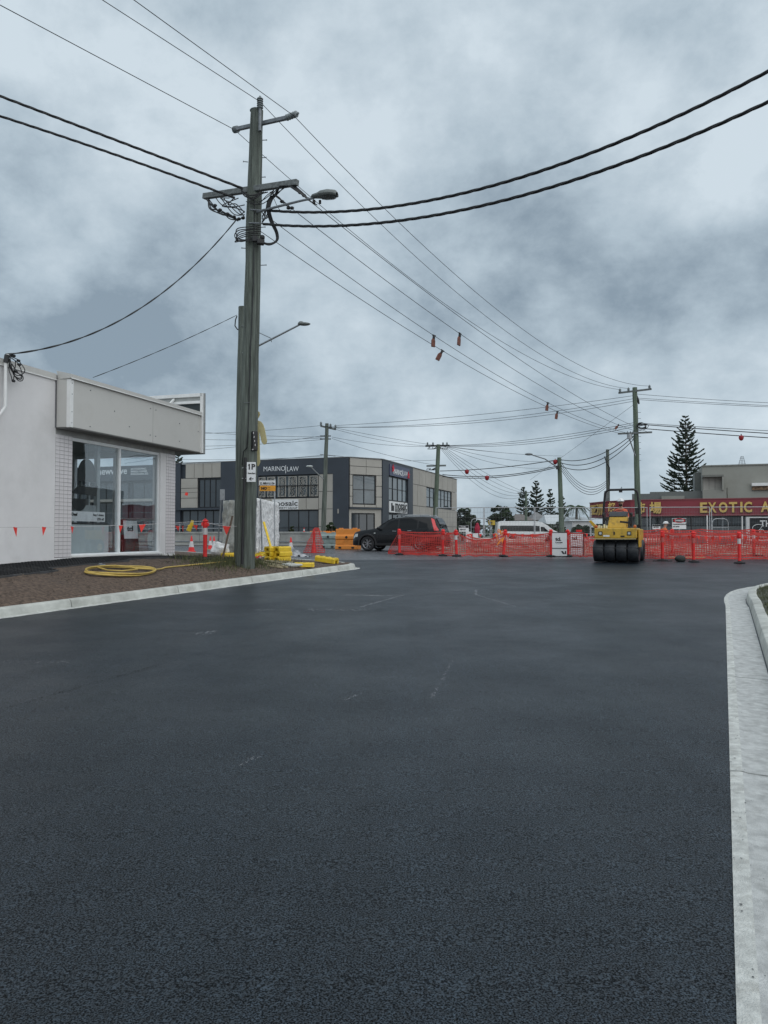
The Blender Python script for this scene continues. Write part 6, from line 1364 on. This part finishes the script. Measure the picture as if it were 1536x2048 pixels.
o = thing('yellow_glove', 'yellow bent marker tied to the string beyond the shop corner', 'marker', P(381, 1060, 26.5)); b = MB(); b.tube([P(377, 1062, 26.5), P(380, 1055, 26.5), P(383, 1050, 26.5), P(385, 1041, 26.5)], [.09, .08, .07, .05], 7); b.tube([P(380, 1055, 26.5), P(376, 1051, 26.5)], .04, 6); b.build('cloth', m_yel, o, world=True, smooth=60)
o = thing('dark_lump', 'dark rubber lump lying on the asphalt between two right bollards', 'lump', gp(1360, 28.7)); b = MB(); b.ball((0, 0, .11), (.22, .16, .13), 12, 8); b.v = [v*(1+.25*noise.noise(v*5)) for v in b.v]; b.build('lump', M('dark_green_rubber', (.03, .035, .032), .7), o, smooth=50)
b = MB(); b.beam((-.3, .05, .03), (-1.0, .1, .03), .05, .03); b.build('handle', m_black, o)
# debris inside the works: rolls, pipes, pale kerb strips
for k, (px, Y, ln, lab) in enumerate([(1035, 36.5, 2.6, 'pale roll lying behind the netting in front of the van'), (965, 37.5, 1.0, 'short pale roll behind the netting right of the black car'), (1260, 37, 3.0, 'pale pipe lying behind the roller'), (1475, 36.5, 3.4, 'pale concrete strip behind the netting at the far right'), (1340, 36, 2.6, 'pale concrete strip behind the netting near the worker')]):
    o = thing('pale_roll' if k < 3 else 'concrete_strip', lab, 'roll' if k < 3 else 'strip', gp(px, Y, .3)); b = MB()
    if k < 3: b.cyl((-ln/2, 0, .2), (ln/2, .3, .2), .16, n=12)
    else: b.box((0, 0, -.08), (ln, .3, .14), rz=.05)
    b.build('body', M('pale_fabric_roll', (.5, .42, .38), .8, var=.2), o, smooth=40)
o = thing('concrete_strip', 'yellow-edged pale concrete strip behind the dark lump', 'strip', gp(1372, 30.8)); b = MB(); b.box((0, 0, .03), (1.4, .25, .09)); b.build('body', M('pale_yellow_edge', (.45, .42, .25)), o, bevel=.01)
stick('survey_pole', 'slim white measuring post with a flat foot behind the netting left of the double posts', 'post', gp(1414, 35.5, .1), gp(1414, 35.5, 1.75), .05, m_trim); stick('survey_pole', 'slim white post behind the netting left of the dark billboard', 'post', gp(1484, 35.5, .1), gp(1484, 35.5, 1.7), .05, m_trim)
stick('black_post', 'short black post rising above the netting beside the danger sign', 'post', gp(1382, 35.5, .1), gp(1382, 35.5, 1.6), .06, m_black)
o = thing('red_jacket', 'dark red jacket hung on the fence right of the black car', 'jacket', gp(954.5, 38.3, .75)); b = MB(); b.ball((0, 0, .3), (.14, .08, .3), 10, 6); b.ball((0, 0, .55), (.08, .06, .1), 8, 5); b.build('cloth', M('dark_red_cloth', (.35, .02, .05), .8), o, smooth=60)
o = thing('white_notice', 'pair of white notices leaning low on the fence right of the black car', 'notice', gp(943, 38, .1)); b = MB(); b.box((-.15, 0, .6), (.28, .03, .5)); b.box((.2, .03, .5), (.26, .03, .55)); b.build('board', m_sign, o); b = MB(); b.box((-.15, -.02, .7), (.16, .01, .06)); b.build('red_print', m_flag, o)
o = thing('flag_pole', 'small cluster of orange rags tied to the tilted bollard', 'rags', gp(1004, 32.3, .7)); b = MB()
for k in range(9): c = Vector((random.uniform(-.28, .12), random.uniform(-.06, 0), random.uniform(-.1, .45))); b.prism([c, c+Vector((.16*random.uniform(-1, 1), 0, .1)), c+Vector((.1*random.uniform(-1, 1), 0, -.18))], (0, .01, 0))
b.build('rag', M('bright_orange_rag', (.95, .28, .04)), o, kind='stuff')
# ------------------------------------------------------------------ cars
def tabf(tab): return lambda x: lerp_tab(tab, x)
def carshell(root, topT, beltT, hwT, L_, wheels, Rw, mat, arch, zbot=.28, tuck=.36, step=.045):
    top, belt, hw = tabf(topT), tabf(beltT), tabf(hwT)
    xs_ = sorted(set([0, L_]+[round(i*step, 3) for i in range(int(L_/step)+1)])); rows = []
    def side(x, v):
        """v 0..1 sill->belt, 1..2 belt->roof edge"""
        h, t, bl = hw(x), top(x), min(belt(x), top(x)-.03)
        zs = zbot
        if v <= 1: z = zs+(bl-zs)*v; bulge = .035*math.sin(math.pi*v); return Vector((x, -(h-.04+bulge+.02*(1-v)), z))
        k = v-1; zt_ = t-.05*min(1, (t-bl)/.3); z = bl+(zt_-bl)*k; return Vector((x, -(h-.04-tuck*(z-bl)-.03*k*k), z))
    for x in xs_:
        za = zbot
        for xw in wheels:
            if abs(x-xw) < arch: za = max(za, .36+math.sqrt(arch*arch-(x-xw)**2))
        h = hw(x); r = [Vector((x, 0, zbot-.02)), Vector((x, -(h-.3), zbot-.02)), Vector((x, -(h-.28), max(za, zbot)))]
        for v in (0, .12, .25, .4, .55, .7, .85, 1): 
            p = side(x, v); p.z = max(p.z, za) ; r.append(p)
        for v in (1.08, 1.3, 1.6, 1.85, 1.97): r.append(side(x, v))
        e_ = side(x, 2); r += [e_, Vector((x, e_.y*.86, top(x)-.018)), Vector((x, e_.y*.5, top(x)-.003)), Vector((x, 0, top(x)))]
        rows.append(r+[Vector((p.x, -p.y, p.z)) for p in r[-2:0:-1]])
    n = len(rows[0]); b = MB(); vs = [p for r in rows for p in r]
    b.add(vs, [(i*n+j, i*n+(j+1) % n, (i+1)*n+(j+1) % n, (i+1)*n+j) for i in range(len(rows)-1) for j in range(n)]+[tuple(range(n)), tuple(range((len(rows)-1)*n, len(rows)*n))])
    b.build('body', mat, root, smooth=38); return side, top, belt, hw
def patch(side, name, mat, root, x0, x1, v0, v1, off=.006, s=-1, slant=(0, 0), parent=None, nx=10, nv=5, label=None):
    b = MB(); rows = []
    for i in range(nx+1):
        r = []
        for j in range(nv+1):
            k = j/nv; a = x0+slant[0]*k; c = x1+slant[1]*k; p = side(a+(c-a)*i/nx, v0+(v1-v0)*k); p = Vector((p.x, p.y-off, p.z))
            if s > 0: p.y = -p.y
            r.append(p)
        rows.append(r)
    b.grid(rows); return b.build(name, mat, parent or root, smooth=50, label=label)
def wheel(root, x, y, z, R_, w_, s, spokes=7, mat=None):
    b = MB(); b.lathe([(R_*.66, -w_/2), (R_*.9, -w_/2), (R_, -w_*.32), (R_, w_*.32), (R_*.9, w_/2), (R_*.66, w_/2)], 28, axis='Y'); t = b.build('wheel', m_rubber, root, smooth=40); t.location = (x, y, z)
    b = MB(); yo = s*w_*.32; b.lathe([(R_*.62, yo), (R_*.68, yo*1.3), (R_*.66, -yo)], 24, axis='Y'); b.lathe([(.001, yo*1.1), (.05, yo*1.1), (.06, yo*.8)], 10, axis='Y')
    for k in range(spokes):
        a = 2*math.pi*k/spokes; q = Vector((math.cos(a), 0, math.sin(a))); 
        for da in (-.13, .13): q2 = Vector((math.cos(a+da), 0, math.sin(a+da))); b.beam(q*.04+Vector((0, yo*.95, 0)), q2*R_*.63+Vector((0, yo*1.0, 0)), .03, .022)
    b.build('rim', mat or m_alloy, t, smooth=30); b = MB(); b.lathe([(.001, -yo*.2), (R_*.6, -yo*.2)], 20, axis='Y'); b.build('brake_disc', M('dark_brake', (.03, .03, .03), .5), t); return t
X0 = Vector((-1.34, 38.94)); car = thing('parked_car', 'black four-wheel drive wagon with tinted windows and a tall red tail lamp', 'car', (X0.x, X0.y, g(38.2)), -.344)
topT = [(0, .66), (.04, .84), (.15, .94), (.5, 1.02), (1.1, 1.09), (1.32, 1.14), (1.6, 1.33), (1.95, 1.55), (2.3, 1.66), (2.8, 1.71), (3.6, 1.72), (4.1, 1.69), (4.28, 1.60), (4.42, 1.40), (4.53, 1.12), (4.59, .92), (4.6, .5)]
beltT = [(0, .6), (.2, .84), (1.2, 1.02), (4.6, 1.10)]; hwT = [(0, .62), (.06, .74), (.25, .86), (.6, .92), (4.0, .92), (4.4, .87), (4.6, .78)]
side, top, belt, hw = carshell(car, topT, beltT, hwT, 4.6, (.88, 3.56), .36, m_car, .42)
for s in (-1, 1):
    patch(side, 'side_window', m_carg, car, 1.55, 2.42, 1.06, 1.86, s=s, slant=(.42, .0)); patch(side, 'side_window', m_carg, car, 2.50, 3.40, 1.06, 1.88, s=s); patch(side, 'side_window', m_carg, car, 3.48, 4.12, 1.08, 1.86, s=s, slant=(0, -.12))
    patch(side, 'tail_lamp', m_tail, car, 4.28, 4.50, .88, 1.93, off=.05, s=s, slant=(-.20, -.26), nx=4, nv=12); patch(side, 'headlamp', m_lamp, car, .10, .36, .72, .98, off=.01, s=s, nx=4)
    patch(side, 'sill_trim', m_trimb, car, 1.33, 3.1, .0, .16, off=.02, s=s); patch(side, 'door_seam', m_trimb, car, 2.45, 2.462, .1, 1.0, off=.003, s=s, nx=1); patch(side, 'door_seam', m_trimb, car, 1.42, 1.43, .1, 1.0, off=.003, s=s, nx=1); patch(side, 'door_seam', m_trimb, car, 3.2, 3.212, .3, 1.0, off=.003, s=s, nx=1)
    for xw in (.88, 3.56):
        b = MB(); rows = [[Vector((xw+rr_*math.cos(a), s*(hw(xw)+.005+dy_), .36+rr_*math.sin(a))) for a in frange(-.15, math.pi+.15, .18)] for rr_, dy_ in ((.41, -.03), (.415, .02), (.47, .025), (.5, -.02))]; b.grid(rows); b.build('arch_trim', m_trimb, car, smooth=40)
        wheel(car, xw, s*.80, .365, .365, .235, s)
    for xh in (2.28, 3.05): p = side(xh, .93); b = MB(); b.box((xh, s*(-p.y+.03), p.z-.02), (.2, .03, .03)); b.build('door_handle', m_galv, car, bevel=.008)
    b = MB(); b.ball((1.5, s*1.02, 1.12), (.08, .11, .08), 10, 6); b.build('wing_mirror', m_car, car, smooth=60)
    b = MB(); b.tube([(2.2, s*.62, 1.70), (2.35, s*.62, 1.76), (3.9, s*.62, 1.755), (4.05, s*.62, 1.70)], .018, 6); b.build('roof_rail', m_galv, car)
    patch(side, 'indicator', m_lamp, car, 1.22, 1.3, .78, .84, off=.006, s=s, nx=2)
b = MB(); rows = []
for i in range(9):
    x = 4.27+.26*i/8; w_ = hw(x)-.04-.36*(top(x)-1.08)-.03; rows.append([Vector((x+.014, w_*k, top(x)+.006)) for k in (-.86, -.4, 0, .4, .86)])
b.grid(rows); b.build('rear_window', m_carg, car, smooth=50)
b = MB(); rows = []
for i in range(9):
    x = 1.36+.82*i/8; w_ = hw(x)-.06-.36*max(0, top(x)-1.05); rows.append([Vector((x-.008, w_*k, top(x)+.008)) for k in (-.84, -.4, 0, .4, .84)])
b.grid(rows); b.build('windscreen', m_carg, car, smooth=50)
b = MB(); b.box((4.6, 0, .55), (.12, 1.6, .3)); b.build('bumper', m_trimb, car, bevel=.04); b = MB(); b.box((4.63, 0, .86), (.012, .5, .12)); b.build('number_plate', m_sign, car)
b = MB(); b.tube([(3.3, .1, 1.71), (3.3, .1, 1.80)], .01, 4); b.build('aerial', m_black, car)
# van
vp = P(1120, 1070, 84); van = thing('white_van', 'long white high-roof van with dark side glass parked behind the fences', 'van', (vp.x, 84, .86), math.pi+.02)
vs_, vt, vb, vh = carshell(van, [(0, .7), (.05, .95), (.5, 1.15), (.9, 1.35), (1.5, 1.85), (2.1, 2.2), (2.8, 2.3), (6.5, 2.3), (6.9, 2.2), (7.05, 1.2), (7.1, .6)], [(0, .7), (.6, 1.1), (7, 1.15)], [(0, .6), (.3, .9), (6.9, .95), (7.1, .88)], 7.1, (1.3, 5.4), .36, m_vanw, .42, tuck=.12, step=.1)
for s in (-1, 1):
    patch(vs_, 'side_window', m_carg, van, 1.35, 2.3, 1.05, 1.55, s=s, slant=(.5, 0)); patch(vs_, 'side_window', m_carg, van, 2.4, 6.7, 1.05, 1.6, s=s, nx=20)
    for xw in (1.3, 5.4): wheel(van, xw, s*.84, .36, .36, .22, s, 5)
    patch(vs_, 'tail_lamp', m_tail, van, 6.9, 7.0, .6, 1.3, s=s, nx=2)
b = MB(); rows = [[Vector((x-.01, (vh(x)-.14)*k, vt(x)+.012)) for k in (-.85, 0, .85)] for x in frange(.95, 2.0, .15)]; b.grid(rows); b.build('windscreen', m_carg, van, smooth=40)
# ------------------------------------------------------------------ roller
hd = Vector((-.409, -.9125)); front = gp(1232.5, 28.15); rl = thing('road_roller', 'yellow pneumatic tyred road roller with four smooth front tyres and a black roll bar', 'road roller', (front.x-hd.x*1.05, front.y-hd.y*1.05, g(28.9)), math.atan2(hd.y, hd.x))
def rb(name, mat, parent=rl, bevel=.02, **kw): return piece(name, mat, parent, bevel=bevel, **kw)
for k in range(4):
    y = (k-1.5)*.405; b = MB(); w_ = .385; b.lathe([(.2, -w_*.42), (.34, -w_*.5), (.385, -w_*.47), (.403, -w_*.38), (.41, 0), (.403, w_*.38), (.385, w_*.47), (.34, w_*.5), (.2, w_*.42)], 30, axis='Y'); t = b.build('front_tyre', m_tread, rl, smooth=50); t.location = (1.05, y, .41)
    b = MB(); b.lathe([(.2, -.1), (.12, -.12), (.05, -.08)], 14, axis='Y'); b.lathe([(.2, .1), (.12, .12), (.05, .08)], 14, axis='Y'); b.build('rim', m_yelm, t, smooth=30)
for k in range(5):
    y = (k-2)*.325; b = MB(); w_ = .30; b.lathe([(.2, -w_*.4), (.33, -w_*.48), (.39, -w_*.36), (.41, 0), (.39, w_*.36), (.33, w_*.48), (.2, w_*.4)], 24, axis='Y'); t = b.build('rear_tyre', m_tread, rl, smooth=50); t.location = (-.80, y, .41)
    b = MB(); b.lathe([(.2, -.1), (.12, -.12), (.05, -.08)], 12, axis='Y'); b.build('rim', m_yelm, t, smooth=30)
rb('axle_beam', m_black, bb=[(.9, 1.2, -.72, .72, .62, .84)]); rb('axle', m_black, bb=[(1.0, 1.1, -.8, .8, .36, .46)], bevel=0)
rb('front_body', m_yelm, bb=[(.25, 1.52, -.72, .76, .87, 1.24)], bevel=.035); rb('skirt_edge', M('pale_yellow_edge2', (.6, .5, .25)), bb=[(.3, 1.535, -.76, .72, .835, .865)], bevel=.004)
rb('side_panel', m_yelm, bb=[(-1.2, .24, -.74, .72, .78, 1.22)], bevel=.03); rb('side_panel', m_yelm, bb=[(.6, 1.4, .80, .83, .55, 1.2)], label='yellow tyre scraper side plate'); rb('deck', m_black, bb=[(-.6, .24, -.7, .7, 1.222, 1.26)], bevel=0)
b = MB(); b.prism([(.42, -.33, 1.24), (.82, -.36, 1.24), (.7, -.30, 1.66), (.42, -.30, 1.66)], (0, .66, 0)); b.build('cowl', m_yelm, rl, bevel=.03)
b = MB(); b.prism([(.30, -.3, 1.62), (.72, -.32, 1.67), (.66, -.3, 1.86), (.32, -.28, 1.86)], (0, .62, 0)); b.build('dashboard', M('grey_dash', (.07, .075, .085), .6), rl, bevel=.03)
b = MB(); b.box((.706, 0, 1.45), (.02, .4, .14), ry=-.28); b.build('grille', m_yel, rl)
for s in (-1, 1):
    h_ = rb('headlight', m_black, bb=[(1.52, 1.545, s*.50-.075, s*.50+.075, .98, 1.12)], bevel=.008); rb('lens', m_lamp, h_, bb=[(1.545, 1.552, s*.50-.045, s*.50+.045, 1.01, 1.09)], bevel=0)
    b = MB(); b.ball((1.35, s*.68, 1.30), (.05, .06, .06), 10, 6); b.build('indicator', M('amber_lens', (.5, .12, .02), .3), rl, smooth=60)
    b = MB(); b.tube([(.70, s*.38, 1.3), (.70, s*.44, 1.78), (.70, s*.40, 1.84)], .014, 6); b.tube([(.75, s*.5, 1.28), (.75, s*.5, 1.72)], .02, 6); b.ball((.75, s*.5, 1.74), (.05, .05, .08), 8, 5); b.build('control_lever', m_black, rl)
    b = MB(); b.box((.68, s*.46, 1.55), (.07, .05, .14)); b.box((.68, s*.46, 1.36), (.07, .05, .1)); b.build('work_lamp', m_black, rl, bevel=.01)
b = MB(); b.box((1.524, -.02, 1.05), (.008, .05, .12)); b.build('emblem', m_black, rl)
for y, h2 in ((-.58, .12), (-.50, .09), (-.4, .14), (-.32, .1), (-.62, .08)): rb('filler_cap', M('cream_cap', (.7, .66, .42), .5), bb=[(1.2, 1.28, y-.03, y+.03, 1.24, 1.24+h2)], bevel=.012)
b = MB(); b.prism([(1.1, -.78, 1.24), (1.12, -.98, 1.50), (1.12, -.90, 1.54), (1.1, -.66, 1.30)], (-.04, 0, 0)); b.build('folding_step', m_yelm, rl, bevel=.01)
b = MB(); b.tube([(1.25, .5, 1.24), (1.25, .5, 1.50)], .012, 5); b.box((1.25, .34, 1.45), (.05, .38, .07), rx=-.12); b.build('mirror_arm', m_black, rl, bevel=.01)
b = MB(); xr = -.42; b.tube([(xr, -.67, 1.2), (xr, -.66, 2.0), (xr, -.60, 2.60), (xr, -.55, 2.68), (xr, -.46, 2.73), (xr, .46, 2.73), (xr, .55, 2.68), (xr, .60, 2.60), (xr, .66, 2.0), (xr, .67, 1.2)], .044, 10); rops = b.build('roll_bar', m_black, rl, smooth=60)
b = MB(); b.box((xr, -.02, 2.66), (.08, .12, .07)); b.cyl((xr, .02, 2.74), (xr, .02, 2.84), .012, n=6); b.cyl((xr, -.02, 2.74), (xr, -.02, 2.80), .006, n=4); b.build('beacon_bracket', m_black, rops)
b = MB(); b.box((xr, .60, 1.92), (.05, .17, .24), rx=.15); b.build('mirror', m_black, rl, bevel=.02); b = MB(); b.box((xr, .64, 1.34), (.12, .14, .12), rx=.6); b.build('pivot_bracket', m_black, rl, bevel=.01)
b = MB(); b.box((-.34, 0, 1.36), (.5, .5, .14)); b.box((-.58, 0, 1.68), (.12, .48, .6), ry=-.1); b.build('seat', m_black, rl, bevel=.04)
b = MB(); b.tube([(.16+.16*math.cos(t)*.4, .17*math.sin(t), 1.86+.16*math.cos(t)*.3) for t in frange(0, 2*math.pi, .4)], .013, 5); b.build('steering_wheel', m_black, rl)
b = MB()
for k, y in enumerate((-.35, -.1, .18, .4)): b.tube([(1.0, y, .84), (1.12, y+.05, .72), (1.0, y+.1, .60)], .014, 5)
b.build('hydraulic_hose', m_black, rl, kind='stuff')
b = MB(); b.bb(1.522, 1.528, -.40, -.18, .93, .99); b.build('warning_label', m_sign, rl)
b = MB(); b.bb(1.522, 1.528, .20, .34, .92, .97); b.build('warning_label', m_ink, rl)
b = MB(); b.bb(1.38, 1.44, -.80, .80, .50, .54); b.build('scraper_bar', m_black, rl)
# ------------------------------------------------------------------ people
def figure(label, loc, rz, V, E_, mats, sub=2):
    o = thing('person', label, 'person', loc, rz); me = bpy.data.meshes.new('skeleton'); me.from_pydata([v[0] for v in V], E_, []); t = bpy.data.objects.new('skeleton', me); COL.objects.link(t)
    sk = t.modifiers.new('s', 'SKIN'); sk.use_smooth_shade = True
    for i, v in enumerate(V): r_ = v[1]; me.skin_vertices[0].data[i].radius = r_ if isinstance(r_, tuple) else (r_, r_)
    me.skin_vertices[0].data[0].use_root = True; ss = t.modifiers.new('u', 'SUBSURF'); ss.levels = sub; ss.render_levels = sub
    dg = bpy.context.evaluated_depsgraph_get(); dg.update(); bm_ = bpy.data.meshes.new_from_object(t.evaluated_get(dg)); bpy.data.objects.remove(t)
    bm_.name = 'body'; bm_.materials.clear(); [bm_.materials.append(m) for m in mats]
    segs = [(Vector(V[a][0]), Vector(V[c][0]), V[c][2]) for a, c in E_]
    for p in bm_.polygons:
        c = p.center; best = min(segs, key=lambda s_: (c-(s_[0]+(s_[1]-s_[0])*max(0, min(1, (c-s_[0]).dot(s_[1]-s_[0])/max(1e-6, (s_[1]-s_[0]).length_squared))))).length); p.material_index = best[2]; p.use_smooth = True
    ob = bpy.data.objects.new('body', bm_); COL.objects.link(ob); ob.parent = o; return o
# mats: 0 trousers 1 shirt 2 skin 3 boots
def head_bits(o, hc, f, beard=True, hr=.10):
    """hc head centre, f yaw of face in local frame"""
    q = Matrix.Rotation(f, 3, 'Z'); T = lambda x, y, z: Vector(hc)+q @ Vector((x, y, z))
    b = MB(); b.ball(T(.105, 0, -.01), (.018, .014, .028), 8, 5); b.build('nose', m_skin, o, smooth=60)
    for s in (-1, 1):
        b = MB(); b.ball(T(.088, s*.035, .022), (.012, .014, .009), 8, 5); b.build('eye', m_ink, o, smooth=60); b = MB(); b.ball(T(-.005, s*.094, 0), (.02, .012, .032), 8, 5); b.build('ear', m_skin, o, smooth=60)
    b = MB(); b.ball(T(.088, 0, -.058), (.012, .028, .008), 8, 5); b.build('mouth', M('lips', (.3, .12, .1)), o)
    if beard: b = MB(); b.ball(T(.045, 0, -.085), (.06, .07, .06), 12, 8); b.build('beard', M('dark_hair', (.03, .022, .018), .9), o, smooth=60)
    b = MB(); b.lathe([(.16, .052), (.165, .058), (.13, .066), (.125, .10), (.10, .148), (.055, .172), (.0, .18)], 18, c=(0, 0, 0)); b.v = [T(v.x*1.08+(.035 if v.z < .062 and v.x > 0 else 0), v.y*.95, v.z) for v in b.v]; hm = b.build('helmet', m_helm, o, smooth=50)
    b = MB(); b.box(T(.135, 0, .10), (.012, .03, .02)); b.build('helmet_badge', m_ink, hm)
def hand_bits(o, c, d, up=(0, 0, 1)):
    c = Vector(c); d = Vector(d).normalized(); s_ = d.cross(Vector(up)).normalized(); u_ = s_.cross(d); b = MB()
    for k, l in enumerate((.07, .08, .075, .06)): p = c+s_*(k-1.5)*.019; b.tube([p-d*.02, p+d*l*.5, p+d*l*.8-u_*.03, p+d*l*.7-u_*.055], [.0095, .009, .008, .006], 6)
    b.tube([c-d*.04+s_*.03, c+s_*.055+d*.0, c+s_*.05+d*.035-u_*.02], [.012, .011, .008], 6); b.build('fingers', m_skin, o, smooth=60)
# driver (local x forward)
zs = 1.42
V = [((0, 0, zs+.05), (.15, .13), 0), ((.02, 0, zs+.28), (.15, .12), 1), ((.03, 0, zs+.50), (.17, .11), 1), ((.03, 0, zs+.60), (.06, .06), 2), ((.045, 0, zs+.68), (.075, .07), 2), ((.055, 0, zs+.78), (.092, .085), 2), ((.05, 0, zs+.86), (.085, .075), 2),
     ((.03, .19, zs+.49), .07, 1), ((.06, .27, zs+.24), .052, 1), ((.30, .17, zs+.24), .04, 2), ((.40, .13, zs+.34), .032, 2), ((.03, -.19, zs+.49), .07, 1), ((.06, -.27, zs+.24), .052, 1), ((.30, -.17, zs+.24), .04, 2), ((.40, -.13, zs+.34), .032, 2),
     ((.12, .11, zs+.03), .09, 0), ((.50, .15, zs+.02), .07, 0), ((.56, .15, zs-.12), .05, 0), ((.12, -.11, zs+.03), .09, 0), ((.50, -.15, zs+.02), .07, 0), ((.56, -.15, zs-.12), .05, 0)]
E_ = [(0, 1), (1, 2), (2, 3), (3, 4), (4, 5), (5, 6), (2, 7), (7, 8), (8, 9), (9, 10), (2, 11), (11, 12), (12, 13), (13, 14), (0, 15), (15, 16), (16, 17), (0, 18), (18, 19), (19, 20)]
mr = rootmat(rl); pos = mr @ Vector((-.32, .0, 0))
dr = figure('person in a faded orange shirt and white hard hat driving the roller', pos, math.atan2(hd.y, hd.x), V, E_, [m_trous, m_redsh, m_skin])
head_bits(dr, (.055, 0, zs+.80), 0.0); hand_bits(dr, (.40, .13, zs+.34), (.7, -.4, .5)); hand_bits(dr, (.40, -.13, zs+.34), (.7, .4, .5))
# standing worker, facing right and leaning forward
V = [((0, 0, .95), (.14, .13), 0), ((.07, 0, 1.15), (.14, .12), 1), ((.14, 0, 1.40), (.17, .12), 1), ((.18, 0, 1.50), (.06, .06), 2), ((.21, 0, 1.57), (.08, .075), 2), ((.24, 0, 1.66), (.092, .085), 2), ((.25, 0, 1.72), (.08, .07), 2),
     ((.14, .19, 1.40), .07, 1), ((.28, .24, 1.18), .055, 1), ((.50, .16, 1.22), .042, 1), ((.57, .13, 1.25), .032, 2), ((.14, -.19, 1.40), .07, 1), ((.24, -.25, 1.15), .055, 1), ((.46, -.17, 1.12), .042, 1), ((.53, -.14, 1.14), .032, 2),
     ((.0, .10, .86), .10, 0), ((.06, .13, .50), .075, 0), ((-.02, .14, .12), .055, 0), ((.12, .15, .05), .05, 3), ((.0, -.10, .86), .10, 0), ((.10, -.13, .50), .075, 0), ((.08, -.14, .12), .055, 0), ((.22, -.15, .05), .05, 3)]
E_ = [(0, 1), (1, 2), (2, 3), (3, 4), (4, 5), (5, 6), (2, 7), (7, 8), (8, 9), (9, 10), (2, 11), (11, 12), (12, 13), (13, 14), (0, 15), (15, 16), (16, 17), (17, 18), (0, 19), (19, 20), (20, 21), (21, 22)]
wp = gp(1327, 35.2); wk = figure('worker in an orange high-visibility suit and white hard hat standing behind the netting', (wp.x, wp.y, g(35.2)+.0), .15, V, E_, [M('orange_trousers', (.5, .08, .03), .8), m_hiv, m_skin, m_ink])
wk.location = (P(1323, 1070, 40.5).x, 40.5, .62+.02)
wk.location.z = g(40.5)-.36
head_bits(wk, (.25, 0, 1.67), 0., beard=False); hand_bits(wk, (.57, .13, 1.25), (1, -.1, .1)); hand_bits(wk, (.53, -.14, 1.14), (1, .1, 0))
b = MB(); b.lathe([(.172, 0), (.172, .05)], 16); b.v = [Vector((v.x*.85+.085, v.y*1.0, v.z+1.17)) for v in b.v]; b.build('reflective_band', m_refl, wk)
o = thing('shovel', 'long-handled tool held by the standing worker', 'tool', wk.location); q = rootmat(wk); b = MB(); b.tube([q @ Vector((.50, -.15, 1.35)), q @ Vector((.62, .1, 1.1)), q @ Vector((.9, .35, .25))], .016, 6); b.build('handle', mtim, o, world=True)
# building across the road on the right, outside the frame, mirrored in the shop glass
ob_ = thing('opposite_shop', 'plain shop across the road outside the frame', 'building', (30, 34, .8), -.4)
piece('wall', m_beige2, ob_, bb=[(-8, 8, 0, 8, -.5, 4.2)]); piece('fascia', m_navy, ob_, bb=[(-8.2, 8.2, -1.2, 0, 2.7, 3.5)]); piece('window', m_reflglass, ob_, bb=[(-7, 7, -.05, -.01, .4, 2.5)])
